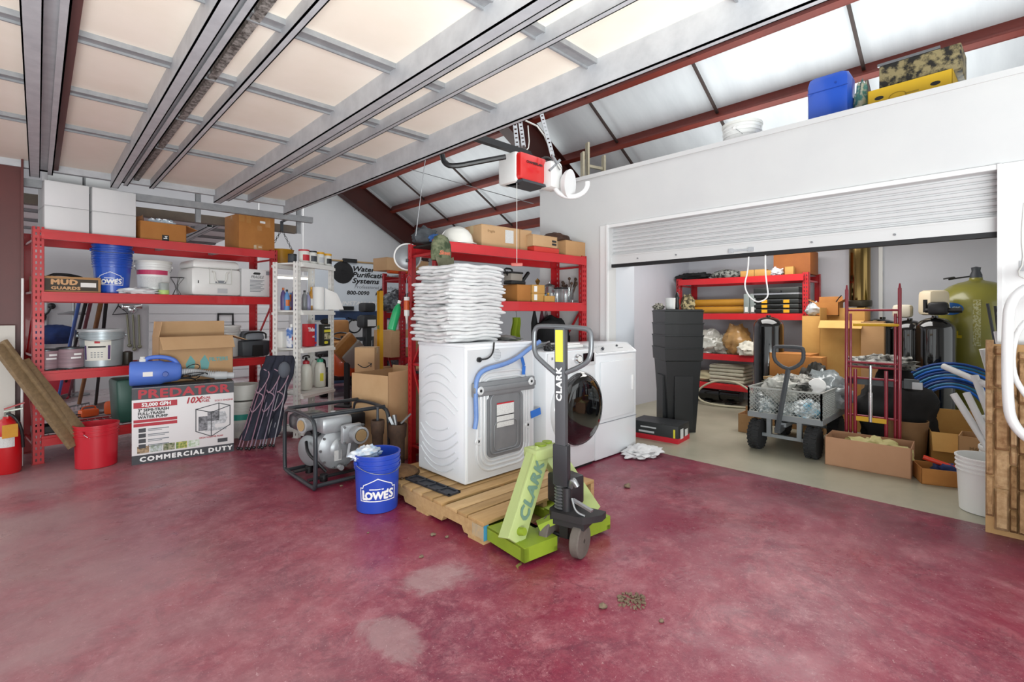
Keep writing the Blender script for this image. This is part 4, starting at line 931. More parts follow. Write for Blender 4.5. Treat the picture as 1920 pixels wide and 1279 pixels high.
b = MB(); b.bx((-.17, -.13, 0), (.17, .13, .05), bev=.006); tag(b.build('red_tray', M('red_tray_plastic', '#c23327', .4)), 'flat red tray under the small carton on the rack behind the washers', 'tray', None, R2(1008, .12, 1.888), A2)
t = carton('brown_carton', 'brown carton at the right end of the rack behind the washers', R2(1062, .14, 1.888), A2, (.30, .26, .15), CARD, tape=TAPE_C)
blob('brown_bag', 'rolled dark brown canvas bag lying on the right-end carton', 'bag', R2(1046, .22, 2.04), (.19, .09, .06), M('brown_canvas', '#4a2f20', .85, col2='#33201a', scale=14), 15, .25, 2, .25)
# middle level of that rack
p = R2(975, .18, 1.413)
t = carton('orange_carton', 'small orange-brown carton on the middle shelf right of the towels', R2(968, .15, 1.413), A2, (.17, .22, .155), CARD_O)
t2_ = T('black_tool', 'black clamp-on tool with a grey label standing on the small orange-brown carton', 'tool', R2(965, .13, 1.572), A2+.1)
b = MB(); b.box((-.02, 0, .07), (.16, .10, .07), bev=.012); b.build('housing', M('taupe_plastic', '#8f8880', .5), t2_)
b = MB(); b.box((-.0, 0, .018), (.20, .11, .036), bev=.01); b.box((-.02, 0, .11), (.17, .11, .018), bev=.006); b.bar((.10, 0, .03), (.20, 0, .13), .03, .03, bev=.008); b.tube([(-.10, .02, .11), (-.12, .02, .15), (-.02, .02, .15), (-.01, .02, .12)], .009, smooth=1); b.bar((-.11, 0, .12), (-.07, 0, .03), .014); b.bar((.05, 0, .12), (.09, 0, .03), .014); b.build('frame', BLACK, t2_)
for k in range(2):
    t = carton('yellow_carton', 'small yellowish carton with a white label, %s of two on the middle shelf' % ('lower' if k == 0 else 'upper'), R2(999, .12, 1.413+k*.082), A2, (.17, .16, .078), CARD_Y, group='small yellow cartons on the middle shelf')
    b = MB(); b.patch((-.06, -.025), (-.02, .03), front(t, .17, .16, .078), .002); b.build('white_label', PAPER, t)
t = carton('open_carton', 'low open carton of bottles beside the yellowish cartons on the middle shelf', R2(1021, .10, 1.413), A2, (.15, .14, .06), CARD_Y, 'open', flapa=(None,)*4)
for k in range(4):
    t = T('small_bottle', 'small %s bottle standing on the middle shelf right of the yellowish cartons' % ('clear', 'blue labelled', 'amber capped', 'white')[k], 'bottle', R2((1016, 1022, 1028, 1034)[k], .10+.02*(k % 2), 1.40))
    MB().lathe([(.018, 0), (.019, .004), (.019, .06), (.010, .08), (.010, .09)], n=14).build('body', (GLASS, M('bottle_blue', '#5da4c9', .3), M('amber', '#b0781f', .3), WPL)[k], t)
    MB().lathe([(.012, .09), (.012, .105), (0, .106)], n=12).build('cap', (WPL, BLACK, YEL, WPL)[k], t)
t = T('glass_jar', 'clear glass canister with a domed lid on the middle shelf', 'jar', R2(1030, .30, 1.413))
MB().lathe([(.055, 0), (.058, .01), (.058, .15), (.05, .17)], n=24).build('body', GLASS, t)
MB().lathe([(.056, .17), (.06, .18), (.03, .20), (.012, .205), (.014, .225), (0, .23)], n=24).build('lid', GLASS, t)
t = T('glass_jar', 'clear glass box jar with a dark rim on the middle shelf', 'jar', R2(1052, .12, 1.413))
MB().box((0, 0, .07), (.11, .10, .14), bev=.01).build('body', GLASS, t); MB().box((0, 0, .147), (.115, .105, .014), bev=.004).build('rim', BLACK, t)
t = T('glass_vase', 'clear glass vase holding a bunch of brown metal fittings by the rack post', 'vase', R2(1066, .14, 1.413))
MB().lathe([(.045, 0), (.05, .01), (.055, .10), (.06, .16), (.057, .16), (.052, .10), (.0, .012)], n=24).build('body', GLASS, t)
b = MB(); rd = random.Random(4)
for k in range(12):
    a = rd.random()*6.28; q = Vector((.03*math.cos(a), .03*math.sin(a), .10+rd.random()*.06)); e = q+Vector((.05*math.cos(a), .05*math.sin(a), .06+rd.random()*.05)); b.cyl(q-Vector((0, 0, .07)), e, .006, n=6); b.ball(e, .016, 8, 6)
b.build('fittings', RUST, t)
t = T('brass_ornament', 'small brass ornament standing on the middle shelf by the rear post', 'ornament', R2(1008, .45, 1.413))
MB().lathe([(.03, 0), (.032, .01), (.012, .03), (.012, .12), (.03, .16), (.012, .20), (.028, .24), (0, .27)], n=16).build('body', M('brass', '#b08a4a', .3, .8), t)
# lower level: backpacks, green cloth
blob('black_bag', 'black bag on the shelf behind the coiled hose and jack handle', 'bag', R2(1034, .22, .802), (.25, .13, .26), M('black_cloth', '#1e1e21', .9, col2='#0f0f11', scale=10), 21, .2, 2, .2)
t = T('green_vest', 'lime green cloth hanging behind the washers under the middle shelf', 'cloth', R2(969, .40, .93))
b = MB(); b.grid(lambda u, v: ((u-.5)*.13*(1.2-.5*v)+.01*math.sin(v*9), .02*math.sin(u*14), v*.33), 14, 10); b.grid(lambda u, v: ((u-.5)*.13*(1.2-.5*v)+.01*math.sin(v*9), .012+.02*math.sin(u*14), v*.33), 14, 10); b.build('cloth', M('lime_cloth', '#9db32c', .85), t)
MB().bar((0, 0, .32), (0, .02, .46), .004).build('hook', STEEL, t)
for k, px in enumerate((1002, 1016, 1024)):
    t = T('umbrella', 'folded %s umbrella standing behind the washers under the middle shelf' % ('black', 'dark red', 'maroon and grey')[k], 'umbrella', R2(px, .33, .80), 0)
    b = MB(); b.lathe([(.012, 0), (.03, .1), (.035, .4), (.012, .52), (.01, .55), (0, .55)], n=10); b.build('cover', (BLACK_M, M('dark_red_cloth', '#5a2330', .8), M('maroon_cloth', '#6b3440', .8, col2='#8a8a8c', scale=12))[k], t)
# pull rope with red handle, from the opener
# =================== pallet jack ===================
J = Vector((2.13, 1.87, 0)); AJ = math.radians(-6)
t = T('pallet_jack', 'lime green pallet jack lettered CLARK with its steel handle up, forks under the pallet', 'pallet jack', J, AJ)
b = MB()
for s in (-1, 1):
    x = s*.205
    f = MB(); f.bx((x-.085, .12, .055), (x+.085, 1.15, .075)); f.bx((x-.085, .12, .02), (x-.078, 1.15, .06)); f.bx((x+.078, .12, .02), (x+.085, 1.15, .06)); f.build('fork', GREEN_L, t)
# low head frame: shoe boxes at the root of the forks with a notch
for s in (-1, 1):
    x = s*.215
    f = MB(); poly = [(-.17, .03), (.16, .03), (.16, .12), (-.04, .135), (-.04, .10), (-.10, .10), (-.10, .055), (-.17, .055)]
    f.prism([(-.15, .025), (.18, .025), (.18, .10), (-.06, .105), (-.15, .095)], .03, frame((x-.115, 0, 0), (0, 1, 0), (0, 0, 1)))
    f.bx((x-.115, -.15, .025), (x+.115, -.12, .09)); f.bx((x-.115, -.15, .09), (x+.115, .18, .10)); f.bx((x+.085, -.15, .025), (x+.115, .18, .05)); f.bx((x+.085, .0, .025), (x+.115, .18, .10)); f.build('fork_root', GREEN_L, t)
# inclined A-plates
TOPL = Vector((-.06, .07, .47))
for s in (-1, 1):
    a = Vector((-.33 if s < 0 else .27, -.07, .10)); c = Vector((s*.03+.01, .06, .50)); f = MB(); wd = Vector((0, .0, 0))
    dirn = (c-a).normalized(); up = Vector((-.2*s, -1, .25)).normalized(); side = dirn.cross(up).normalized()
    f.bar(a, c, .125, .02, up=up, bev=.004); f.bar(a+side*.06-up*.03, c+side*.055-up*.03, .008, .07, up=up); f.bar(a-side*.06-up*.03, c-side*.055-up*.03, .008, .07, up=up)
    ap = f.build('frame_arm', M('pale_lime_paint', '#b4c283', .45, col2='#a7b675', scale=5), t)
    if s < 0:
        mp = frame(a.lerp(c, .55)+up*.0115, dirn, up.cross(dirn)); text('lettering', 'CLARK', .098, M('slate_green_print', '#6b8a78', .5), t, lambda A_, q, n=0: mp(A_, q, n), bold=.005, sx=1.05, space=1.08)
        g2 = MB(); g2.cyl(a+dirn*.06+side*.0, a+dirn*.06+up*.045, .022, .020, n=16); g2.build('lifting_eye', GREEN_L, t)
MB().bx((-.10, .02, .46), (.10, .14, .52), bev=.01).build('top_bridge', _M['pale_lime_paint'], t)
b = MB(); b.bar((-.16, -.06, .14), (-.02, -.14, .20), .06, .035); b.bar((.16, -.06, .14), (.04, -.14, .20), .06, .035); b.build('lifting_link', GREEN_L, t)
b = MB(); b.cyl((.0, .10, .47), (.0, .10, .53), .035); b.cyl((.07, .12, .42), (.07, .12, .53), .03); b.build('pump_cap', GREEN_L, t)
# black pivot plate, pump body
PV0 = Vector((-.03, -.15, 0)); RS = Matrix.Translation(PV0) @ Matrix.Rotation(math.radians(-70), 4, 'Z') @ Matrix.Translation(-PV0)
def RB(): q = MB(); q.M = RS; return q
def RF(*a): f_ = frame(*a); return lambda x, y, n=0: RS @ f_(x, y, n)
b = RB(); b.prism([(-.11, -.20), (-.08, -.235), (.10, -.235), (.17, -.14), (.17, -.08), (-.11, -.08)], .035, frame((0, 0, .20), (1, 0, 0), (0, 1, 0))); b.bx((-.10, -.215, .16), (.10, -.10, .20)); b.build('steering_plate', M('black_iron', '#2a282a', .55), t)
b = MB(); b.box((.04, -.07, .31), (.14, .16, .16), bev=.012); b.cyl((-.05, -.17, .22), (-.05, -.17, .36), .03); b.build('hydraulic_pump', M('pump_black', '#252427', .4), t)
b = RB()
for i in range(8): b.lathe([(.030, -.007), (.041, 0), (.030, .007)], c=(-.05, -.17, .245+i*.017), n=16)
b.build('spring', STEEL, t)
b = RB(); b.cyl((-.05, -.17, .375), (-.05, -.17, .42), .026, .018); b.tube([(.0, -.17, .36), (.03, -.2, .42), (.05, -.19, .38)], .016, smooth=2); b.bar((.02, -.18, .30), (.14, -.2, .27), .022, .012); b.tube([(.02, -.19, .31), (.05, -.21, .25), (.10, -.2, .235)], .006, smooth=2)
b.build('release_lever', STEEL, t)
# steering wheels
for s in (-1, 1):
    w_ = RB(); x0 = .035 if s > 0 else -.145; y0 = -.175
    w_.lathe([(.055, -.026), (.083, -.026), (.090, -.020), (.090, .020), (.083, .026), (.055, .026)], c=(x0+.025, y0, .0905), axis=(1, 0, 0), n=36); wh = w_.build('steer_wheel', M('worn_rubber', '#6d655f', .75, col2='#58504b', scale=12), t)
    w_ = RB(); w_.lathe([(.056, -.006), (.056, .006), (.030, .008), (.024, .022), (.012, .026), (0, .026)], c=(x0+.025, y0, .0905), axis=(s, 0, 0), n=28); w_.lathe([(.056, -.006), (.03, -.008), (0, -.012)], c=(x0+.025, y0, .0905), axis=(s, 0, 0), n=28)
    for k in range(6): a = k*PI/3; w_.bar((x0+.025+s*.009, y0+.02*math.cos(a), .0905+.02*math.sin(a)), (x0+.025+s*.009, y0+.057*math.cos(a), .0905+.057*math.sin(a)), .010, .012)
    w_.build('hub', M('dark_iron', '#2f2b2a', .6), wh)
b = RB(); b.cyl((-.12, -.175, .0905), (.06, -.175, .0905), .012); b.bar((-.025, -.175, .09), (-.025, -.175, .2), .05, .05); b.build('axle', BLACK, t)
# handle
PG = M('gunmetal_paint', '#55575b', .38, .2)
b = RB(); lean = Vector((0, .03, 0)); hp0 = Vector((-.045, -.18, .37)); hp1 = Vector((-.03, -.22, 1.225))
b.bar(hp0, hp0.lerp(hp1, .26), .085, .050, up=(0, -1, 0), bev=.004); b.build('handle_socket', M('charcoal_paint', '#2f3034', .4), t)
b = RB(); b.bar(hp0.lerp(hp1, .10), hp1, .060, .042, up=(0, -1, 0), bev=.003); hs = b.build('handle_shaft', PG, t)
dh = (hp1-hp0).normalized(); mp = RF(hp0.lerp(hp1, .645)+Vector((0, -.0225, 0)), dh, (-1, 0, 0))
text('lettering', 'CLARK', .046, INKW, hs, lambda A_, q, n=0: mp(A_, q, n), bold=.002, sx=1.15, space=1.15)
b = MB(); mp2 = RF(hp0.lerp(hp1, .885)+Vector((0, -.0225, 0)), dh, (-1, 0, 0)); b.prism([(-.085, -.022), (.085, -.022), (.085, .022), (-.085, .022)], .0015, mp2); b.build('yellow_label', M('yellow_label', '#e2dc4a', .5), hs)
b = RB(); T0 = hp1
b.tube([T0+Vector(q) for q in ((-.03, 0, -.25), (-.12, 0, -.185), (-.165, 0, -.145), (-.165, 0, -.03), (-.15, 0, .0), (-.12, 0, .008), (.12, 0, .0), (.165, 0, -.01), (.175, 0, -.05), (.17, 0, -.16), (.12, 0, -.20), (.03, 0, -.24))], .0135, smooth=2, n=12)
b.bar(T0+Vector((0, 0, -.02)), T0+Vector((0, .0, -.003)), .05, .02, up=(0, -1, 0)); b.build('loop_grip', M('loop_steel', '#6c6f73', .3, .4), t)

# =================== bucket, rusty parts in front ===================
p = onZ(714, 946)
t, rad = bucket('blue_bucket', 'open blue bucket with white LOWE\'S print standing before the pump and pallet', (1.645, 3.005, 0), M('royal_blue_plastic', '#2547b4', .35, coat=.15), R=.152, r=.134, H=.375, rz=0, hang=.45)
lowes(t, rad, .375, math.atan2(-3.0, -1.645)+.03, 1.12)
blob('plastic_bag', 'crumpled clear printed bag hanging out of the open blue bucket', 'plastic bag', (1.575, 3.03, .33), (.10, .06, .05), M('bag_clear', '#dfe3e8', .2, coat=.3, col2='#9fb6cf', scale=14, contrast=.08), 31, .4, 3, .3)
p = Vector((1.86, 3.20, .0))
# coir doormat roll beside pallet
t = T('round_mat', 'round rust-brown bristle pad lying on the corner of the pallet behind the blue bucket', 'mat', (1.915, 3.16, .127))
b = MB(); b.lathe([(.12, 0), (.13, .01), (.12, .03), (.08, .05), (0, .055)], n=30); b.build('body', M('coir', '#7b5a3a', .95, col2='#5a3f28', scale=30, bump=.6, bscale=90), t)
b = MB()
for k in range(28): a = k*2*PI/28; b.box((.132*math.cos(a), .132*math.sin(a), .006), (.02, .012, .012), rot=(0, 0, a))
b.build('bristle_fringe', M('coir_dark', '#4c3826', .95), t)
# rusty hand pumps behind the bucket
for k, (x, y, h, R) in enumerate(((1.93, 3.52, .46, .05), (2.07, 3.46, .42, .07))):
    t = T('rusty_fitting', ('rusty cast iron socket with a thin rod standing left, before the tall open carton', 'wider rusty cast iron pot of fittings standing before the tall open carton')[k], 'iron fitting', (x, y, 0))
    MB().lathe([(R*.8, 0), (R*.85, h-.12), (R, h-.10), (R*1.08, h-.02), (R*1.05, h), (R*.85, h), (R*.8, h-.05), (0, h-.06)], n=20).build('socket', RUST, t)
    if k == 0: MB().cyl((0, 0, h-.06), (0, 0, h+.10), .010).build('rod', DGREY, t)
    else:
        b = MB(); b.bar((-.03, 0, h-.02), (-.06, .02, h+.06), .03, .02); b.bar((.02, -.02, h), (.10, -.04, h+.07), .012, .012); b.cyl((0, .02, h-.03), (.0, .05, h+.06), .018); b.build('fittings', STEEL, t)
# =================== water pump in its roll cage ===================
PU = Vector((1.455, 3.56, 0))
t = T('water_pump', 'silver engine-driven water pump in a black tubular roll cage on the floor', 'water pump', PU)
BT = M('black_tube_paint', '#2e3338', .35, coat=.2)
Wc, Dc, Hc, r = .60, .62, .535, .0155
for x in (0, Wc):
    b = MB(); b.tube([(x, .0, .03), (x, .0, Hc-.0), (x, Dc, Hc), (x, Dc, .03)] if False else [(x, .02, .02), (x, 0, .06), (x, 0, Hc-.07), (x, .07, Hc), (x, Dc-.07, Hc), (x, Dc, Hc-.07), (x, Dc, .06), (x, Dc-.02, .02), (x, .02, .02)], r, smooth=2, n=12); b.build('cage_hoop', BT, t)
for y, z_ in ((.075, Hc), (Dc-.075, Hc), (.03, .03), (Dc-.05, .03)): b = MB(); b.cyl((0, y, z_), (Wc, y, z_), r); b.build('cage_crossbar', BT, t)
b = MB(); b.bar((.0, .14, .05), (Wc, .14, .05), .05, .01); b.bar((0, .42, .05), (Wc, .42, .05), .05, .01)
for x in (.12, .42): b.cyl((x, .14, .02), (x, .14, .07), .03, n=14); b.cyl((x, .42, .02), (x, .42, .07), .03, n=14)
b.build('base_rail', BLACK, t)
AL = M('cast_aluminium', '#b7babd', .35, .35, col2='#9fa2a6', scale=6)
b = MB(); b.lathe([(.0, -.03), (.10, -.03), (.165, .0), (.175, .04), (.17, .10), (.14, .15), (.10, .18)], c=(.27, .20, .235), axis=(0, 1, 0), n=40)
b.lathe([(0, -.045), (.06, -.045), (.085, -.03)], c=(.27, .20, .235), axis=(0, 1, 0), n=32)
b.build('pump_casing', AL, t)
b = MB(); b.box((.24, .24, .43), (.25, .18, .13), bev=.03); b.build('water_chamber', AL, t)
b = MB(); b.cyl((.24, .24, .49), (.24, .24, .505), .04); b.cyl((.24, .24, .505), (.24, .24, .525), .018); b.build('filler_cap', LGREY, t)
b = MB(); b.box((.32, .09, .36), (.17, .05, .15), bev=.02); b.cyl((.34, .12, .36), (.34, -.01, .36), .058, n=28); b.lathe([(.060, 0), (.066, .005), (.066, .02), (.050, .022), (.048, .0)], c=(.34, -.01, .36), axis=(0, -1, 0), n=28); b.build('suction_port', AL, t)
b = MB(); b.cyl((.34, -.031, .36), (.34, -.034, .36), .046, n=24); b.build('port_hole', M('tan_gasket', '#9b7f58', .6), t)
b = MB(); b.cyl((.13, .30, .44), (.02, .27, .44), .05, n=24); b.lathe([(.052, 0), (.06, .004), (.06, .02), (.045, .022)], c=(.02, .27, .44), axis=(-1, -.25, 0), n=24); b.build('discharge_port', AL, t)
b = MB(); b.cyl((-.004, .264, .44), (-.008, .263, .44), .042, n=24); b.build('port_ring', M('tan_gasket2', '#a98c62', .6), t)
b = MB()
for k in range(10):
    a = k*2*PI/10; b.cyl((.27+.155*math.cos(a), .195, .235+.155*math.sin(a)), (.27+.155*math.cos(a), .18, .235+.155*math.sin(a)), .010, n=6)
for x in (.25, .40):
    for z_ in (.30, .42): b.cyl((x, .065, z_), (x, .05, z_), .010, n=6)
b.build('bolt', STEEL, t)
mp = frame((.24, .151, .20), (1, 0, 0), (0, 0, 1)); b = MB(); b.patch((-.035, -.05), (.025, .03), mp, .006); b.build('instruction_label', PAPERG, t)
b = MB()
b.bar((.25, .15, .30), (.25, .15, .16), .012, .02)
b.bar((.33, .13, .30), (.31, .14, .16), .012, .02); b.cyl((.245, .14, .1), (.245, .10, .1), .02, n=12); b.build('casing_rib', AL, t)
# engine behind
b = MB(); b.box((.30, .45, .22), (.30, .22, .26), bev=.02); b.cyl((.12, .42, .22), (.16, .42, .22), .13, n=28); b.build('engine_block', M('engine_black', '#2a2b2e', .5), t)
b = MB(); b.box((.14, .46, .43), (.26, .24, .12), bev=.03); b.build('fuel_tank', M('tank_dark', '#35363a', .3, coat=.4), t)
b = MB(); b.box((.46, .44, .40), (.20, .26, .13), bev=.02); b.build('muffler_guard', BLACK, t)
b = MB()
for k in range(5): b.box((.35+.0, .335, .20+.025*k), (.22, .02, .008))
b.lathe([(.08, 0), (.12, .01), (.12, .05), (.09, .07), (0, .075)], c=(.13, .35, .22), axis=(-1, -.4, 0), n=28); b.build('recoil_cover', M('cover_grey', '#8f9295', .4, .3), t)
b = MB(); b.tube([(.05, .3, .3), (.02, .2, .24), (.06, .12, .18), (.12, .1, .1)], .012, smooth=2); b.tube([(.2, .3, .35), (.1, .22, .36), (.07, .2, .28)], .008, smooth=2); b.build('hose', BLACK, t)
text('lettering', 'PREDATOR', .03, INKR, t, lambda a, q, n=0: Vector((.10+a, .338-n, .44+q)), bold=.001)
# =================== tall open carton + smile carton ===================
t = carton('tall_open_carton', 'tall open brown carton standing between the caged pump and the wrapped washer', (2.34, 4.03, 0), math.radians(14), (.50, .46, .765), CARD_L, 'open', flapa=(88, None, None, 92), fl=.06)
t = carton('smile_carton', 'brown carton printed with a black smile arrow behind the tall open carton', (2.66, 5.08, .622), math.radians(-44), (.22, .22, .30), CARD_L, tape=TAPE_C)
mp = front(t, .22, .22, .30); mp0 = mp; mp = lambda a, q, n=0: mp0(a, q+.03, n)
b = MB(); b.stroke([(-.07+.14*i/12, -.06-.035*math.sin(PI*i/12)) for i in range(13)], .010, mp, n=.002); b.stroke([(.045, -.045), (.078, -.05), (.07, -.085)], .008, mp, n=.002); b.build('smile_print', INKB, t)
b = MB(); b.box((0, 0, .31), (.26, .26, .618), bev=.006); tag(b.build('brown_crate', CARD), 'plain brown box under the smile-printed carton', 'box', None, (2.66, 5.08, 0), math.radians(-44))

# towel on the floor by the dryer
o = blob('dropped_towel', 'white towel lying crumpled on the floor before the dryer and storage doorway', 'towel', onZ(1205, 853), (.20, .15, .045), CLOTH_W, 41, .38, 2.2, .3, fine=.05, n=56, m=34)
# debris
rd = random.Random(5)
for k, (px, py, r_) in enumerate(((790, 1045, .013), (640, 912, .012), (1130, 1140, .02), (1240, 1166, .012), (838, 1008, .012), (812, 1004, .016), (690, 1000, .008), (1176, 914, .03))):
    blob('clod', ('pale pebble on the floor below the pallet', 'small brown clod beside the pump cage', 'flat dirt clod left of the dirt patch', 'small clod below the dirt patch on the floor', 'brown clod just before the pallet stringer', 'wider crumb patch by the pallet stringer', 'tiny crumb in front of the blue bucket', 'dirt mark on the floor behind the jack wheel')[k], 'clod', onZ(px, py), (r_, r_*.8, r_*.5), M('clod_dirt', '#8f7d6a', .95, col2='#6d5c4a', scale=30), 50+k, .5, 3, .2, n=10, m=7)
b = MB()
for k in range(120):
    a = rd.random()*6.28; q = rd.random()**.7*.065; s_ = .003+rd.random()*.006; b.box((q*math.cos(a)*1.1, q*math.sin(a), s_/2), (s_*1.5, s_, s_), rot=(0, 0, a))
tag(b.build('dirt_crumbs', _M['clod_dirt']), 'patch of dirt crumbs on the red floor in the right foreground', 'dirt', None, onZ(1185, 1128), kind='stuff')
b = MB(); b.prism([(0, 0), (.02, .012), (.05, .008), (.07, .018), (.05, .024), (.02, .026)], .004); tag(b.build('dry_leaf', M('dry_leaf', '#8a7f45', .8)), 'dry curled leaf on the floor right of the pallet jack shoe', 'leaf', None, onZ(972, 1068), .3)
# =================== white corner shelving unit ===================
NW = Vector((1.95, 5.22, 0)); AW = math.radians(30)
WS = M('white_shelf_paint', '#e2e1dd', .4)
rack('white slotted-angle shelving unit with five shelves between the two red racks', NW, AW, .60, .32, 1.845, [.07, .455, .935, 1.335, 1.84], bh=.05, deck=WS, name='white_shelving_unit', pm=WS, bm_=WS, pw=.045, brace=False)
def R3(px, y, z):
    r = ray(px, 600); d = Vector((math.cos(AW), math.sin(AW))); n = Vector((-d.y, d.x)); o = Vector((NW.x, NW.y))+n*y
    den = r.x*d.y-r.y*d.x; t_ = (o.x*d.y-o.y*d.x)/den; return Vector((r.x*t_, r.y*t_, z))
def can(name, label, loc, R, h, mat, lid, cat='can', lidh=.012, lab=None, group=None):
    t = T(name, label, cat, loc, AW-.4, group); MB().lathe([(R*.96, 0), (R, .004), (R, h-.004), (R*.96, h)], n=24).build('body', mat, t)
    MB().lathe([(R*1.03, h-.004), (R*1.03, h+lidh), (0, h+lidh)], n=24).build('lid', lid, t)
    if lab: b = MB(); b.patch((-R*.9, 0), (R*.9, h*.45), wrapz(0, 0, R, -PI/2+.2, h*.25), .0015, 6); b.build('label_print', lab, t)
    return t
can('dark_can', 'small dark grey can at the left on top of the white shelving unit', R3(548, .26, 1.842), .045, .10, DGREY, BLACK)
can('white_can', 'red banded white can on top of the white unit, leftmost of the white cans', R3(570, .13, 1.842), .055, .145, WPL2, INKR, lab=INKR)
can('white_can', 'white can with a black drawing on top of the white shelving unit', R3(585, .10, 1.842), .05, .14, WPL2, BLACK, lab=DGREY)
can('yellow_lid_can', 'yellow lidded white can on the white unit, left of the black banded one', R3(600, .09, 1.842), .045, .135, WPL2, YEL, lidh=.02, lab=LGREY)
can('yellow_lid_can', 'black banded white can with a yellow lid, rightmost on top of the white unit', R3(614, .08, 1.842), .045, .13, WPL2, YEL, lidh=.02, lab=BLACK)
def bottle(label, loc, R, h, mat, cap, rz=0, lab=None, name='spray_bottle', sq=False, group=None):
    t = T(name, label, 'bottle', loc, rz, group)
    pr = [(R*.9, 0), (R, .006), (R, h*.6), (R*.75, h*.78), (R*.35, h*.86), (R*.35, h*.92)]
    MB().lathe(pr, n=4 if sq else 20).build('body', mat, t, ang=30); MB().lathe([(R*.42, h*.9), (R*.42, h), (0, h)], n=14).build('cap', cap, t)
    if lab: b = MB(); b.patch((-R*.8, 0), (R*.8, h*.3), wrapz(0, 0, R, -PI/2+AW-.5, h*.2), .0015, 5); b.build('label', lab, t)
    return t
PUR = M('purple_bottle', '#5a4a7c', .35); ORB = M('orange_bottle', '#c86a2a', .35); BLB = M('blue_bottle', '#5f8fc4', .35); GRB = M('grey_bottle', '#7a7d80', .35); AMB = M('amber_bottle', '#b7832e', .35)
for i, (px, y, R, h, m, cp, lb) in enumerate(((531, .26, .028, .24, PUR, ORB, None), (538, .22, .028, .22, BLB, BLACK, ORB), (545, .25, .028, .19, ORB, BLB, PUR), (551, .20, .026, .25, PUR, BLACK, None), (571, .16, .030, .22, GRB, BLACK, None), (578, .14, .026, .20, M('lilac_bottle', '#8d8cab', .35), GREY, None), (584, .14, .028, .26, AMB, YEL, WPL2))):
    bottle(('purple bottle with an orange cap, leftmost on the second shelf of the white unit', 'pale blue bottle with an orange label on the second shelf of the white unit', 'orange bottle with a blue cap on the second shelf of the white unit', 'tall purple bottle with a black cap beside the white unit\'s front post', 'grey bottle right of the white unit\'s front post', 'lilac bottle between the grey and amber bottles', 'amber bottle left of the paper roll on the white unit')[i], R3(px, y, 1.337), R, h, m, cp, lab=lb)
t = T('paper_towel_roll', 'white paper towel roll standing on the white unit with a loose sheet hanging out', 'paper roll', R3(597, .08, 1.337), AW)
MB().lathe([(.02, 0), (.062, 0), (.064, .01), (.064, .25), (.062, .26), (.02, .26), (.02, 0)], n=28).build('roll', M('soft_paper', '#ececea', .9), t)
b = MB()
for e_ in (0, .003): b.grid(lambda u, v: (.03+.20*u*(.35+.65*(1-v)), -.068-.10*u+.008*math.sin(u*6)+e_, (.008+.245*v)*(1-.25*u*v)), 8, 8)
b.build('loose_sheet', _M['soft_paper'], t)
# third shelf: jugs and boxes
t = T('white_jug', 'white jug with red and blue print left of the white unit\'s front post', 'jug', R3(547, .14, .937), AW)
MB().box((0, 0, .11), (.10, .08, .22), bev=.02).build('body', M('white_blue_print', '#e6e8ee', .4, col2='#4a74b8', scale=12, contrast=.06), t)
MB().lathe([(.02, .22), (.02, .25), (0, .25)], n=14).build('cap', WPL, t); b = MB(); b.tube([(.05, 0, .2), (.07, 0, .18), (.07, 0, .12), (.05, 0, .10)], .01, smooth=1); b.build('handle', WPL, t)
b = MB(); b.patch((-.045, -.03), (.045, .01), frame((0, -.041, .11), (1, 0, 0), (0, 0, 1)), .001); b.build('red_label', INKR, t)
b = MB(); b.box((0, 0, .09), (.09, .07, .18), bev=.012); tag(b.build('white_tub', WPL2), 'plain off-white tub at the far left of the third shelf of the white unit', 'tub', None, R3(530, .20, .937), AW)
t = T('detergent_box', 'red box with blue edge and white lettering on the white unit', 'detergent box', R3(580, .10, .937), AW)
MB().box((0, 0, .125), (.15, .07, .25), bev=.004).build('body', M('red_carton', '#c22a33', .45), t)
mp = frame((0, -.036, .125), (1, 0, 0), (0, 0, 1)); b = MB(); b.patch((.045, -.12), (.075, .12), mp, .001); b.build('blue_edge', M('blue_carton', '#3c63ac', .45), t)
text('lettering', 'Tide', .06, INKW, t, lambda a, q, n=0: mp(a-.015, q+.06, n), bold=.003); text('lettering', 'HE', .03, INKW, t, lambda a, q, n=0: mp(a+.02, q-.02, n), bold=.001)
b = MB(); b.lathe([(.016, 0), (.016, .001), (0, .001)], c=mp(.058, -.09, .001), axis=(0, -1, 0), n=20); b.build('red_dot', INKR, t)
t = T('garden_product_box', 'black and yellow printed box at the right of the third shelf of the white unit', 'product box', R3(609, .05, .937), AW)
MB().box((0, 0, .12), (.13, .07, .24), bev=.004).build('body', M('black_carton', '#22251f', .5), t)
mp = frame((0, -.036, .12), (1, 0, 0), (0, 0, 1)); b = MB(); b.patch((-.06, .03), (.06, .06), mp, .001); b.prism([(-.05, -.10), (.0, -.10), (.01, -.085), (0, -.07), (-.05, -.07), (-.058, -.085)], .001, mp); b.build('yellow_band', M('yellow_print', '#d9cf3a', .5), t)
b = MB(); b.patch((-.055, -.05), (.055, .02), mp, .001); b.build('picture', M('photo_print_x', '#cfc7a6', .5, col2='#5a5a30', scale=40, contrast=.08), t)
text('lettering', 'WEED KILLER', .018, INKW, t, lambda a, q, n=0: mp(a, q+.085, n), bold=.001)
blob('black_sack', 'small black plastic bag lying on the black and yellow box of the white unit', 'bag', R3(611, .09, 1.179), (.06, .035, .035), BLACK_M, 61, .3, 3, .2)
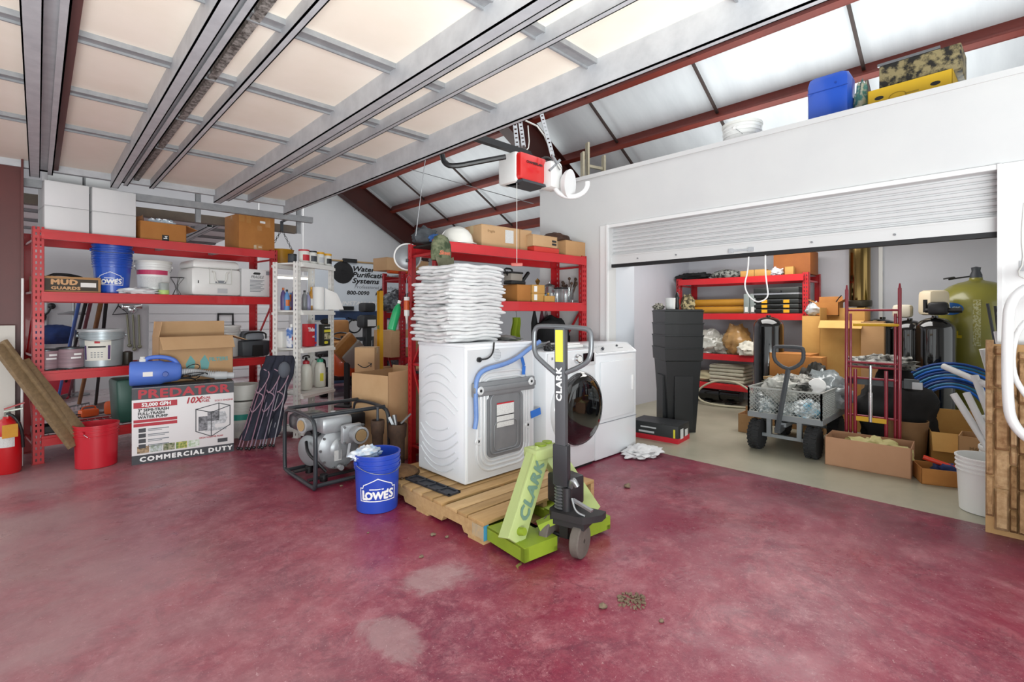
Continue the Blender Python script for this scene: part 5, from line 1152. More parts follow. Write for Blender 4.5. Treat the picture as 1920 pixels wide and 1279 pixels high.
# fourth shelf sprayers
for i, (px, cp, lb) in enumerate(((574, M('red_cap', '#b3303a', .4), 'red'), (600, M('green_cap', '#2f9a7a', .4), 'green'))):
    t = T('pump_sprayer', 'white pump sprayer with a %s cap on the fourth shelf of the white unit' % lb, 'sprayer', R3(px, .14, .457), AW)
    MB().lathe([(.055, 0), (.062, .01), (.062, .20), (.052, .26), (.028, .285), (.028, .30)], n=28).build('tank', M('milky_plastic', '#dcdcd2', .35), t)
    MB().lathe([(.036, .285), (.036, .315), (.02, .325), (0, .33)], n=20).build('cap', cp, t)
    b = MB(); b.bar((0, 0, .32), (0, 0, .36), .02); b.tube([(-.05, 0, .345), (-.05, 0, .375), (.05, 0, .375), (.05, 0, .345)], .009, smooth=1); b.tube([(.02, 0, .31), (.07, .02, .30), (.08, .02, .15)], .006, smooth=1); b.build('pump_handle', BLACK, t)
    if i: b = MB(); b.patch((-.02, 0), (.02, .09), wrapz(0, 0, .062, -PI/2-.6, .07), .001, 3); b.build('yellow_label', M('yellow_print', '#d9cf3a', .5), t)
t = T('white_spray_head', 'second milky sprayer bottle standing behind the pair on the fourth shelf', 'sprayer', R3(590, .25, .457), AW); MB().lathe([(.045, 0), (.05, .01), (.05, .2), (.03, .27), (.015, .30), (0, .30)], n=20).build('tank', _M['milky_plastic'], t)
# folded camping chairs
NV = M('navy_cloth', '#2c2f40', .85, col2='#1b1d29', scale=10)
for i, (bx_, by_, tx, ty, c2) in enumerate(((1.43, 5.14, 1.76, 5.42, '#8f6a7c'), (1.53, 5.10, 1.84, 5.36, '#86788c'), (1.63, 5.10, 1.90, 5.30, '#9a9aa4'))):
    t = T('folded_camp_chair', 'folded navy camping chair leaning by the white unit, %s' % ('leftmost of the bundle', 'middle of the bundle', 'rightmost, with a grey head pad')[i], 'camping chair', (bx_, by_, 0), 0, 'folded camping chairs')
    d = Vector((tx-bx_, ty-by_, .86)); s = Vector((CA, -SA, 0)); fw = Vector((-SA, -CA, 0)); dn = d.normalized()
    for k in range(4):
        q = s*(k-1.5)*.034+fw*(.034 if k % 2 else .02); b = MB(); b.tube([q*1.15+Vector((0, 0, .012)), d*.5+q, d*(.74 if k % 2 else .95)+q*.6], .0055, n=6); b.build('pole', M('chair_pole_%d' % i, c2, .4), t)
        MB().ball(q*1.15+Vector((0, 0, .018)), .015, 8, 6).build('foot', BLACK, t)
    b = MB(); sd = i*5.1
    def fab(u, v):
        a = u*2*PI; k = (.055-.022*v if v < .6 else .042+.012*math.sin((v-.6)/.4*PI))*(1+.5*noise.noise(Vector((math.cos(a)*1.5, math.sin(a)*1.5, v*7+sd)))+.12*math.sin(5*a+v*9))
        return d*(.10+.90*v)+s*k*1.25*math.cos(a)+fw*k*.75*math.sin(a)
    b.grid(fab, 24, 30); b.build('fabric', NV, t, ang=80)
    for f0, f1 in ((.42, .55), (.62, .80)): b = MB(); b.tube([d*f0-s*.055+fw*.03, d*(f0-.05)+fw*.06, d*f1+s*.06+fw*.03, d*(f1+.05)-s*.02+fw*.05], .0055, n=6, smooth=2); b.build('strap', M('pink_grey_strap', '#a98a9a', .7), t)
    if i == 2: b = MB(); b.ball(d*.84+fw*.06, (.06, .05, .085)); b.build('head_pad', M('pad_grey', '#5c616b', .8), t)
# yellow pot hung on a chain
t = T('hanging_yellow_pot', 'yellow pot hanging on a black chain behind the right end of the long rack', 'hanging pot', (2.21, 6.45, 1.90))
MB().lathe([(.0, 0), (.08, .0), (.12, .03), (.14, .19), (.146, .20), (.135, .2), (.125, .05)], n=28).build('pot', M('yellow_pot', '#c8921f', .4, col2='#a87a18', scale=6), t)
for s in (-1, 1):
    b = MB(); p0 = Vector((s*.13, 0, .2)); p1 = Vector((0, 0, .46)); n = 9
    for k in range(n): a = p0.lerp(p1, k/n); c = p0.lerp(p1, (k+1)/n); e = Vector((.010, 0, 0)) if k % 2 else Vector((0, .010, 0)); b.tube([a+e, a-e, c-e, c+e], .0035, closed=True, n=5)
    b.build('chain', BLACK, t)
b = MB(); b.bar((0, 0, .44), (0, 0, .56), .03); b.bar((0, 0, .555), (0, -.32, .555), .02); b.build('hook', DGREY, t)
# shop light glowing at the back
t = T('shop_light', 'lit fluorescent shop light hanging far back behind the white shelving unit', 'shop light', onY(528, 521, 9.6))
b = MB(); b.bx((-.5, -.06, .02), (.5, .06, .06)); b.bx((-.4, -.004, .06), (-.39, .004, 2.55)); b.bx((.39, -.004, .06), (.4, .004, 2.55)); b.build('housing', WPL, t)
MB().cyl((-.48, 0, .005), (.48, 0, .005), .02).build('lit_tube', M('lit_tube', '#fff6e6', .5, emis=4), t)
# =================== back of the garage ===================
a0, a1 = 1.45, 3.9
b = MB(); b.bx((a0, YB-.03, 0), (a1, YB, 1.45))
for k in range(9): b.bx((a0, YB-.045, .02+k*.16), (a1, YB-.03, .155+k*.16))
struct(b.build('door_1', M('white_slat_door', '#dcdcde', .5)))
b = MB(); q = onY(423, 598, YB-.06); b.tube([q+Vector((-.13, 0, -.13)), q+Vector((-.13, 0, .1)), q+Vector((.13, 0, .1)), q+Vector((.13, 0, -.13))], .02, n=8); b.tube([q+Vector((-.16, .0, -.15)), q+Vector((.16, 0, -.15))], .03, n=8)
b.bar(q+Vector((0, 0, -.15)), q+Vector((0, .04, -.15)), .04); tag(b.build('lift_handle', BLACK), 'black lift handle on the white slatted door at the back', 'door handle')
# banner
BN0 = onY(600, 490, YB-.02)
x0, x1, z0, z1 = 4.30, 7.35, 1.14, 2.50
t = T('banner', 'large white banner lettered Water Purification Systems on the back wall', 'banner', (x0, YB-.012, z0))
MB().bx((0, -.004, 0), (x1-x0, 0, z1-z0)).build('sheet', M('banner_sheet', '#dbe2e8', .5, col2='#cfd7e0', scale=1), t)
mp = frame((-x0, -.006, -z0), (1, 0, 0), (0, 0, 1))
def bt(st, px, py, size, **k):
    p = onY(px, py, YB-.02); text('lettering', st, size, k.pop('mat', INKB), t, lambda a, q, n=0: mp(p.x+a, p.z+q, n), align='LEFT', **k)
bt('Water', 660, 504, .165, bold=.006, shear=.25, sx=1.3); bt('Purification', 660, 515, .165, bold=.006, shear=.25, sx=1.3); bt('Systems', 660, 526.5, .165, bold=.006, shear=.25, sx=1.3)
bt('Professional Installations', 664, 538, .11, mat=GREY, shear=.2, sx=1.2); bt('800-0090    #ROOTER', 650, 549, .13, bold=.004, shear=.15, sx=1.15); bt('.com', 727, 553, .13, bold=.003)
b = MB(); p = onY(612, 566, YB-.02); q = onY(725, 580, YB-.02); b.patch((x0+.02, z0+.01), (x1-.02, z0+.22), mp, .001); b.build('blue_band', M('navy_print', '#33476b', .5, col2='#1f2f4d', scale=4), t)
bt('INSTALLATION  -', 640, 569, .13, mat=INKW, bold=.005, shear=.25, sx=1.3)
b = MB(); p = onY(643, 511, YB-.02); c_ = mp(p.x, p.z, .002)
b.lathe([(.26, -.001), (.26, .001), (.13, .002), (.13, 0)], c=c_, axis=(0, -1, 0), n=28); b.lathe([(.03, 0), (.05, .003), (0, .003)], c=c_, axis=(0, -1, 0), n=16)
for k in range(9): a = k*2*PI/9; b.bar(Vector(c_)+Vector((.04*math.cos(a), -.002, .04*math.sin(a))), Vector(c_)+Vector((.14*math.cos(a), -.002, .14*math.sin(a))), .02, .002, up=(0, 1, 0))
b.build('wheel_drawing', INKB, t)
b = MB(); b.cyl((x0-.1, YB-.03, z1+.03), (x1, YB-.03, z1+.03), .018); tag(b.build('wooden_rod', WOOD), 'long wooden rod fixed above the banner on the back wall', 'rod')
for k, px in enumerate((656, 650)):
    p = onY(px, (489, 578)[k], YB-.05); b = MB(); b.box(p, (.34, .05, .09)); tag(b.build('black_clip', BLACK), 'black clip holding the %s edge of the banner' % ('top', 'bottom')[k], 'clip')
# second dark red rack behind
RK4 = Vector((3.56, 5.86, 0)); rack('dark red rack standing further back between the yellow level and the wrapped washer', RK4, -.05, 1.7, .55, 1.88, [.12, .70, 1.32, 1.84], name='red_steel_rack', deck='wire', pm=M('dark_rack_red', '#a31c28', .4), bm_=M('dark_rack_red_beam', '#ad1e26', .4))
t = carton('flat_carton', 'long flat light carton on top of the further red rack beside the round mirror', (3.72, 6.10, 1.885), .15, (.75, .30, .17), CARD_L)
b = MB(); b.lathe([(.035, 0), (.035, .30), (0, .30)], n=12, c=(0, 0, 0), axis=(1, .1, 0)); tag(b.build('orange_tube', M('orange_plastic', '#cf5a26', .4)), 'orange tube lying on the further red rack under the flat carton', 'tube', None, (3.42, 5.95, 1.88))
# yellow spirit level
t = T('spirit_level', 'long yellow spirit level standing upright against the further red rack', 'spirit level', atd(711, 700, 5.95)); t.location.z = .0
b = MB(); zt = CAMZ+(588-545)*5.9/920
for y in (-.03, .03): b.bx((-.012, y-.004, .005), (.035, y+.004, zt))
b.bx((.008, -.03, .005), (.015, .03, zt)); b.build('frame', M('level_yellow', '#cf9a1c', .45), t)
b = MB(); b.cyl((-.014, 0, zt*.72), (.036, 0, zt*.72), .022); b.cyl((-.014, 0, zt*.5), (.036, 0, zt*.5), .022); b.build('vial', M('vial_green', '#7c8a38', .3), t)
b = MB(); b.bar((.0, .0, zt-.001), (.03, 0, zt+.02), .03, .03); b.build('end_cap', BLACK, t)
# round mirror, green bottle, caulk tube hung on the rack behind the washers
t = T('round_mirror', 'round grey mirror with a white rim hung left of the washers\' rack', 'mirror', (2.355, 3.765, 1.80), -.5)
MB().lathe([(0, 0), (.113, 0), (.121, .010), (.121, .016), (.115, .02)], axis=(0, -1, 0), n=48).build('rim', WPL, t)
MB().lathe([(.116, .016), (.09, .03), (.05, .036), (0, .038)], axis=(0, -1, 0), n=48).build('mirror_face', M('mirror_grey', '#84878a', .35, .3), t)
b = MB(); b.bar((-.008, .01, -.04), (-.008, -.10, -.04), .02); b.build('bracket', DGREY, t)
t = bottle('green clear bottle hanging tilted left of the rack behind the washers', (2.17, 3.72, 1.16), .036, .26, M('green_plastic', '#1f9a60', .25), WPL, name='green_bottle'); t.rotation_euler = (.1, .25, 0)
b = MB(); b.tube([(.01, 0, .24), (.04, .0, .33), (.07, -.03, .36)], .003); b.build('hanging_cord', BLACK, t)
t = T('caulk_tube', 'white and orange caulk tube hung on the left post of the rack behind the washers', 'caulk tube', (2.245, 3.60, 1.24))
MB().lathe([(.022, .04), (.023, .06), (.023, .20), (.0, .20)], n=18).build('body', WPL, t); MB().lathe([(.0235, .09), (.0235, .17)], n=18).build('orange_label', M('orange_plastic', '#cf5a26', .4), t); MB().lathe([(0, -.03), (.006, -.02), (.014, .04)], n=12).build('nozzle', WPL2, t)
b = MB(); b.tube([(0, 0, .2), (.0, .0, .36), (.03, .01, .39), (.05, .01, .37)], .002, n=5); b.build('hook', STEEL, t)
# lawn tractor and workshop clutter behind
LT = Vector((3.50, 7.45, 0))
t = T('lawn_tractor', 'orange lawn tractor with a tan seat behind the white shelving unit', 'lawn tractor', LT, 1.25)
TAN = M('tan_vinyl', '#a8763e', .6, col2='#8d5f2e', scale=5); OR = M('tractor_orange', '#cf5320', .35, coat=.3)
for (x, y, R, w_) in ((-.0, -.30, .19, .14), (.0, .30, .19, .14), (.95, -.30, .26, .2), (.95, .30, .26, .2)):
    wh = MB(); wh.lathe([(R*.5, -w_/2), (R*.9, -w_/2), (R, -w_*.3), (R, w_*.3), (R*.9, w_/2), (R*.5, w_/2)], c=(x, y, R), axis=(0, 1, 0), n=28); o = wh.build('wheel', M('tyre', '#1c1c1d', .85), t)
    MB().lathe([(R*.52, -w_*.45), (R*.3, -w_*.2), (0, -w_*.25)], c=(x, y, R), axis=(0, 1, 0), n=20).build('hub', OR, o)
b = MB(); b.box((.0, 0, .52), (.55, .38, .40), bev=.08); b.build('hood', OR, t)
b = MB(); b.box((.5, 0, .30), (1.0, .42, .12), bev=.03); b.box((.98, 0, .60), (.35, .75, .10), bev=.05); b.build('fender', M('tractor_dark', '#242527', .5), t)
b = MB(); b.box((.85, 0, .76), (.40, .42, .12), bev=.05); b.box((1.05, 0, .98), (.12, .42, .42), rot=(0, .2, 0), bev=.05); b.build('seat', TAN, t)
b = MB(); b.tube([(.30+.14*math.cos(a), .14*math.sin(a), .93+.05*math.cos(a)) for a in [k*2*PI/16 for k in range(16)]], .014, closed=True); b.cyl((.3, 0, .93), (.25, 0, .65), .02); b.build('steering_wheel', BLACK, t)
# tan bin bag-like seat and grey dark cover next to it (as seen above the tractor)
t = T('tan_boat_seat', 'tan and grey folded boat seat leaning before the tractor', 'boat seat', (3.12, 6.55, 0), .6)
b = MB(); b.box((0, 0, .82), (.36, .10, .36), rot=(.5, .6, 0), bev=.045); b.build('tan_cushion', TAN, t)
b = MB(); b.box((.13, -.05, .72), (.34, .07, .34), rot=(.5, .6, 0), bev=.03); b.build('grey_cushion', M('grey_vinyl', '#8d8a86', .6), t)
b = MB(); b.bx((.02, .0, 0), (.08, .06, .62)); b.bx((-.12, -.1, 0), (.2, .16, .02)); b.build('pedestal', M('pedestal_black', '#1d1c1e', .7), t)
t = T('outboard_motor', 'black engine with a white marked cowl standing against the back wall under the banner', 'engine', (5.07, 9.7, 0), .2)
b = MB(); b.box((0, 0, 1.43), (.30, .24, .20), bev=.05); b.box((0, 0, 1.13), (.38, .28, .28), bev=.07); b.box((0, 0, .8), (.14, .16, .6), bev=.03); b.build('cowl', M('engine_black', '#2a2b2e', .5), t)
b = MB(); b.bx((-.10, -.145, 1.03), (.12, -.141, 1.17)); b.build('white_plate', WPL, t)
b = MB(); b.bx((-.30, -.1, 0), (.30, .2, .06)); b.bx((-.28, 0, .05), (-.22, .1, .8)); b.bx((.22, 0, .05), (.28, .1, .8)); b.bx((-.28, 0, .72), (.28, .1, .8)); b.build('stand', DGREY, t)
blob('machine_parts', 'pile of dark machine parts and hoses below the black engine', 'machine parts', (4.12, 7.1, 0), (.24, .2, .52), M('dark_parts', '#30333a', .5, .2, col2='#6a7076', scale=22, contrast=.08), 71, .35, 3, .2, fine=.12, n=48, m=30)
t = carton('brown_carton', 'brown carton stored on the lowest shelf of the further red rack', (3.75, 6.1, .125), 0, (.6, .4, .42), CARD); t = carton('brown_carton', 'brown carton with a pale label on the second shelf of the further red rack', (3.65, 6.1, .705), .1, (.5, .4, .36), CARD_L)
b = MB(); b.patch((-.1, -.05), (.05, .08), front(t, .5, .4, .36), .002); b.build('label', PAPER, t)
blob('dark_machine', 'dark motor with metal fittings on the third shelf of the further red rack', 'motor', (3.62, 6.05, 1.322), (.22, .15, .16), _M['dark_parts'], 73, .3, 3, .2, fine=.1)
# blue tote and coil by the back wall
b = MB(); b.box((0, 0, 0.61), (.24, .2, 1.22), bev=.02); tag(b.build('blue_cabinet', M('blue_steel', '#5c7da6', .5)), 'narrow blue cabinet behind the white unit at the back wall', 'cabinet', None, onZ(637, 722, 0)+Vector((.1, .3, 0)))
b = MB()
for k in range(5): b.tube([(.16*math.cos(a)+.01*k, .012*k, .15*math.sin(a)) for a in [i*2*PI/20 for i in range(20)]], .014, closed=True, n=6)
b.bar((0, 0, .13), (0, .3, .2), .02); tag(b.build('coiled_cable', BLACK), 'coiled black cable hanging beside the blue cabinet at the back', 'cable', None, onY(664, 612, 10.68))
# tools behind the long rack, resting against its back beam
n_ = Vector((-math.sin(A1), math.cos(A1), 0))
tools = (('shovel', 118, 738, 163, BLACK_M, 'black handled tool, leftmost of the row leaning behind the long rack'), ('rake', 128, 748, 172, M('dark_red_handle', '#6a2a38', .6), 'dark red handled tool leaning behind the long rack'), ('hoe', 146, 768, 191, M('brown_handle', '#8a5f34', .6, col2='#6f4a26', scale=8), 'brown wooden handled tool leaning behind the metal pail'), ('broom', 178, 772, 200, BLACK_M, 'black handled tool, rightmost of the row leaning behind the long rack'), ('spade', 108, 752, 150, M('blue_handle', '#2d5aa8', .5), 'blue handled tool leaning behind the paint cans'))
for i, (nm, bx_, by_, tx, m, lb) in enumerate(tools):
    P = onZ(bx_, by_); Q = R1(tx, .665, 1.46); D_ = (Q-P)
    t = T(nm, lb, 'garden tool', P, 0, 'long tools behind the rack')
    b = MB(); b.cyl(D_.normalized()*.2, D_*1.02, .017 if i != 2 else .022, n=10); b.build('handle', m, t)
    b = MB(); d_ = D_.normalized(); s_ = d_.cross(n_).normalized()
    if nm in ('shovel', 'spade'): b.prism([(-.09, .0), (0, -.0), (.09, .0), (.11, .12), (.10, .26), (-.10, .26), (-.11, .12)], .006, frame((0, 0, 0), s_, d_))
    elif nm == 'broom': b.bar(-s_*.15+Vector((0, 0, .05)), s_*.15+Vector((0, 0, .05)), .05, .10); b.bar(Vector((0, 0, .1)), d_*.22, .03)
    else:
        b.bar(-s_*.12+Vector((0, 0, .06)), s_*.12+Vector((0, 0, .06)), .02, .02); b.bar(Vector((0, 0, .06)), d_*.22, .03)
        for k in range(7): b.bar(s_*(-.12+.04*k)+Vector((0, 0, .06)), s_*(-.12+.04*k)+Vector((0, -.02, .005)), .008)
    b.build('head', STEEL, t)
# tools hung on the back wall
def wallp(px, py): return onY(px, py, YB-.04)
t = T('string_trimmer', 'grey string trimmer with a black head hung on the back wall at the far left', 'string trimmer', wallp(88, 560))
o = wallp(88, 560); b = MB(); b.tube([Vector((0, 0, 0)), wallp(86, 620)-o, wallp(80, 700)-o], .018, n=8); b.build('shaft', LGREY, t)
b = MB(); q = wallp(73, 594)-o; b.lathe([(0, 0), (.08, .01), (.09, .04), (0, .05)], c=q, axis=(0, -1, 0), n=16); b.tube([q+Vector((0, -.03, 0)), wallp(88, 590)-o+Vector((0, -.05, 0)), wallp(97, 575)-o+Vector((0, -.05, 0))], .014, n=6, smooth=1); q = wallp(97, 574)-o; b.lathe([(0, 0), (.05, .01), (0, .05)], c=q, axis=(0, -1, 0), n=12); b.build('trimmer_head', BLACK, t)
t = T('garden_rake', 'black garden rake head hung on the back wall above the paint cans', 'rake', wallp(75, 625)); o = wallp(75, 625)
b = MB()
for k in range(8): b.tube([Vector((-.05+.035*k, -.02, .08-.0*k)), Vector((.0+.035*k, -.04, .0)), Vector((-.03+.035*k, -.05, -.06))], .007, n=5, smooth=1)
b.bar((-.06, -.02, .08), (.25, -.02, .08), .02); b.build('head', BLACK, t)
t = T('metal_stand', 'silver pole stand with a round grey base plate between the hung tools', 'stand', onY(138, 715, 10.4)); t.location.z = 0; 
b = MB(); b.cyl((0, 0, 0), (0, 0, 1.75), .02); b.lathe([(.18, 1.28), (.19, 1.30), (.03, 1.34)], n=24); b.lathe([(.2, 0), (.2, .02), (0, .03)], n=20); b.build('pole', STEEL, t)
blob('blue_sports_bag', 'dark blue bag hanging behind the paint cans on the back wall', 'bag', wallp(104, 632)+Vector((0, -.25, -.10)), (.26, .16, .17), M('dark_blue_cloth', '#1f3a7a', .8, col2='#14213f', scale=6), 81, .2, 2, .2)
b = MB(); o = wallp(222, 575); P = [(222, 573), (211, 590), (240, 588), (224, 575)]; b.tube([wallp(*q)-o for q in P], .012, n=6, closed=True); b.bar((0, 0, 0), (0, .04, .06), .012); tag(b.build('hanger', BLACK), 'black triangular hanger hooked on the back wall behind the metal pail', 'hanger', None, o)
t = T('chrome_shower_arm', 'chrome fitting with long hanging handles on the back wall behind the open carton', 'fitting', wallp(247, 575)); o = wallp(247, 575)
b = MB(); b.box((0, -.03, .0), (.30, .06, .09), bev=.02); b.ball((.0, -.06, -.06), .07); b.build('body', CHROME, t)
for k, (px, py) in enumerate(((243, 648), (252, 655), (262, 650))): b = MB(); b.tube([wallp(238+11*k, 590)-o, wallp(px, py)-o], .016, n=6); b.ball(wallp(px, py)-o, .035, 10, 8); b.build('handle', M('olive_steel', '#8d8c78', .4, .5), t)
t = T('red_tote', 'red plastic tote on the floor at the back wall below the hung tools', 'tote', (.05, 10.2, 0), 0); MB().box((0, 0, .16), (.60, .35, .32), bev=.03, taper=1.1).build('body', M('red_tote_plastic', '#b3283a', .4), t); b = MB(); b.box((0, 0, .33), (.68, .42, .03), bev=.01); b.build('lid', M('red_tote_plastic', '#b3283a', .4), t)
t = T('chainsaw', 'orange chainsaw lying on the floor behind the lowest level of the long rack', 'chainsaw', onZ(166, 782), .3); t.scale = (.62, .62, .45)
b = MB(); b.box((0, 0, .12), (.30, .20, .20), bev=.04); b.tube([(-.1, 0, .2), (-.1, 0, .3), (.1, 0, .3), (.12, 0, .2)], .016, smooth=1); b.build('engine', M('saw_orange', '#d8591f', .4), t)
b = MB(); b.box((.36, 0, .08), (.45, .012, .09), bev=.005); b.build('guide_bar', STEEL, t); b = MB(); b.tube([(-.12, -.05, .1), (-.3, -.05, .14), (-.32, -.05, .05), (-.12, -.05, .05)], .018, smooth=1); b.build('rear_handle', BLACK, t)
t = T('hedge_trimmer', 'orange and black hedge trimmer lying on the floor right of the chainsaw', 'hedge trimmer', onZ(222, 778)+Vector((0, .1, 0)), -.2)
b = MB(); b.box((0, 0, .09), (.26, .16, .16), bev=.03); b.build('motor', _M['saw_orange'], t); b = MB(); b.box((-.35, 0, .06), (.50, .07, .02)); b.build('blade', STEEL, t)
# =================== garage door opener ===================
ZR = 2.62
t = T('garage_door_opener', 'red and white garage door opener hung on a black rail from the roof', 'door opener', (3.10, 3.02, 2.40))
oo = Vector((3.10, 3.02, 2.40))
def OP(px, py, d): return atd(px, py, d)-oo
zc = 4.25
b = MB(); b.box((0.0, 0, .16), (.34, .19, .24), bev=.03); b.build('motor_housing', M('opener_red', '#cf1d1a', .3, coat=.4), t)
b = MB(); b.box((-.13, .06, .155), (.12, .22, .27), bev=.03); b.build('end_cover', WPL, t); b = MB(); b.box((.21, -.10, .13), (.17, .16, .25), bev=.04); b.build('end_cover', WPL, t)
b = MB(); b.box((0, 0, .03), (.32, .22, .02)); b.build('base_plate', DGREY, t)
text('lettering', 'CHAMBERLAIN', .030, INKB, t, lambda a, q, n=0: Vector((a-.0, -.097-n, .20+q+a*.0)), bold=.0015)
b = MB()
q = Vector((.32, -.24, .06)); b.tube([q+Vector((.15*math.cos(a)*.72, .15*math.cos(a)*-.69, .12*math.sin(a))) for a in [math.radians(-200+i*13) for i in range(17)]], .022, smooth=1, n=10); b.lathe([(0, 0), (.09, .0), (.12, .03), (.13, .06)], c=(.30, -.18, .06), axis=(.3, -1, -.1), n=24); b.build('lamp_cover', M('milky_lens', '#ececec', .3), t)
b = MB(); b.box((.24, .0, .22), (.14, .12, .12), bev=.02); b.ball((.34, -.05, .16), .05); b.tube([(.2, .05, .3), (.3, .0, .36), (.36, -.06, .2), (.38, -.08, .06)], .012, smooth=2); b.tube([(.16, -.04, .28), (.26, -.08, .26), (.34, -.12, .14)], .009, smooth=2); b.build('logic_board', M('dark_circuit', '#2b2d2c', .5), t)
b = MB(); b.bar((-1.4, 0, .30), (.05, 0, .30), .05, .035); b.bar((-1.4, 0, .33), (.05, 0, .33), .02, .02); b.build('rail', BLACK, t)
# curved arm
b = MB(); P = [atd(829, 290, 4.0)-oo, atd(833, 306, 4.0)-oo, atd(848, 313, 4.0)-oo, atd(900, 303, 4.02)-oo, atd(948, 294, 4.05)-oo]; b.tube(P, .022, smooth=2, n=8); b.build('door_arm', BLACK, t)
def strap(p, q, nm='perforated_strap'):
    b = MB(); d = (q-p); L = d.length; d.normalize(); s = Vector((CA, -SA, 0)); n = int(L/.05)
    for k in range(n): a = p+d*L*k/n; c = p+d*L*(k+.62)/n; b.bar(a, c, .034, .004, up=(SA, CA, 0))
    b.bar(p-s*.015, q-s*.015, .008, .02, up=(SA, CA, 0)); b.bar(p+s*.015, q+s*.015, .008, .004, up=(SA, CA, 0)); return b
for (a0_, a1_, d0, d1) in (((965, 228), (971, 285), 4.5, 4.35), ((1015, 212), (1036, 292), 4.6, 4.3), ((975, 225), (982, 275), 4.62, 4.4)):
    strap(atd(a0_[0], a0_[1], d0)-oo, atd(a1_[0], a1_[1], d1)-oo).build('perforated_strap', GALV, t)
b = MB(); b.tube([atd(985, 226, 4.6)-oo, atd(1015, 240, 4.5)-oo, atd(1040, 300, 4.35)-oo, atd(1052, 318, 4.3)-oo], .008, n=6, smooth=1); b.tube([atd(990, 236, 4.5)-oo, atd(993, 275, 4.4)-oo, atd(985, 284, 4.35)-oo], .005, n=6, smooth=1); b.build('power_cord', WPL2, t)
b = MB(); b.bar(atd(1035, 292, 4.3)-oo, atd(1052, 318, 4.35)-oo, .02, .02); b.bar(atd(1030, 320, 4.3)-oo, atd(1050, 300, 4.35)-oo, .02, .02); b.build('bracket', GALV_D, t)
t = T('emergency_release', 'thin white release rope with a red handle hanging from the door opener', 'release rope', (2.96, 3.0, 2.42)); e = Vector((0, 0, -.69))
b = MB(); b.cyl((0, 0, .0), (e.x, e.y, e.z), .003, n=6); b.build('rope', WPL2, t); b = MB(); b.box(e+Vector((0, 0, -.01)), (.10, .02, .028), rot=(0, 0, -math.atan2(SA, CA)), bev=.006); b.build('red_handle', M('release_red', '#cf6a62', .4), t)
# door cables
b = MB(); b.cyl((2.12, 3.14, 2.468), (2.10, 3.24, 1.90), .003, n=6); tag(b.build('door_cable', STEEL), 'thin steel cable hanging straight down from the overhead door to the rack', 'cable')
b = MB(); b.cyl(atd(770, 318, 6.2), atd(1000, 382, 4.7), .004, n=6); tag(b.build('brace_cable', STEEL), 'thin steel cable running slanted below the roof to the door opener', 'cable')

# =================== storage room ===================
XR = 7.05
t = rack('red steel rack against the far wall of the storage room', (XR, 3.66, 0), -PI/2, 1.80, .55, 1.83, [.30, .72, 1.30, 1.81], deck='wire')
def R5(px, d, z): p = onX(px, 600, XR+d); p.z = z; return p
AR = -PI/2
def Y5(p0, p1, d=0): return abs(R5(p0, d, 0).y-R5(p1, d, 0).y)
blob('black_cloth', 'black cloth heap at the left on top of the storage room rack', 'cloth', R5(1300, .25, 1.812), (.16, .27, .07), BLACK_M, 91, .4, 2.5, .3)
blob('camouflage_net', 'grey and black mottled camouflage bundle on top of the storage room rack', 'bundle', R5(1362, .2, 1.812), (.14, .22, .075), M('grey_camouflage', '#8f928c', .8, col2='#2c2e2b', scale=22, contrast=.04), 92, .2, 2.5, .3)
for k, (px, w_, h) in enumerate(((1398, .10, .08), (1411, .10, .09), (1427, .15, .09), (1443, .08, .07))):
    carton('small_yellow_box', ('first of four small yellow boxes, beside the camouflage bundle', 'second of four small yellow boxes on the storage rack top', 'widest of four small yellow boxes on the storage rack top', 'rightmost of four small yellow boxes on the storage rack top')[k], R5(px, .10, 1.812), AR, (w_, .12, h), CARD_Y, group='small yellow boxes on the storage rack')
blob('clear_bag', 'clear plastic bag between the small yellow boxes and the orange carton', 'plastic bag', R5(1456, .08, 1.812), (.07, .08, .06), WRAP, 93, .4, 3, .3)
t = carton('orange_carton', 'orange-brown carton at the right on top of the storage room rack', R5(1492, .28, 1.812), AR, (.44, .36, .30), M('deep_orange_cardboard', '#a8642c', .75, col2='#96562a', scale=5)); 
carton('small_yellow_box', 'small upright yellow box before the orange-brown carton', R5(1481, .04, 1.812), AR, (.10, .07, .10), CARD_Y)
AMR = M('amber_sleeve', '#c38c2e', .45, col2='#a9761f', scale=4)
for k in range(2):
    t = T('long_roll', 'long amber wrapped roll on the second level of the storage rack, %s' % ('lower one', 'upper one')[k], 'roll', R5(1335, .15, 1.302+.105*k), AR, 'amber rolls on the storage rack')
    L_ = 1.0; MB().cyl((-L_/2, 0, .052), (L_/2, 0, .052), .052, n=20).build('sleeve', AMR, t); MB().cyl((L_/2, 0, .052), (L_/2+.05, 0, .052), .053, n=20).build('red_end', M('rust_red', '#a8401f', .5), t)
blob('camouflage_bag', 'small camouflage pouch standing at the left of the amber rolls', 'pouch', R5(1290, -.02, 1.302), (.07, .10, .16), M('tan_camouflage', '#b0a27a', .85, col2='#3f3a28', scale=18, contrast=.05), 94, .3, 2.5, .2)
for k, px in enumerate((1405, 1417)):
    t = T('grey_binder', 'grey upright case, %s, between the amber rolls and the black cases' % ('left one', 'right one')[k], 'case', R5(px, .10, 1.302), AR, 'grey upright cases'); MB().box((0, 0, .135), (.075, .22, .27), bev=.008).build('body', M('case_grey', '#7f8784', .5), t); MB().bx((-.02, -.113, .02), (.02, -.11, .09)).build('label', WPL2, t)
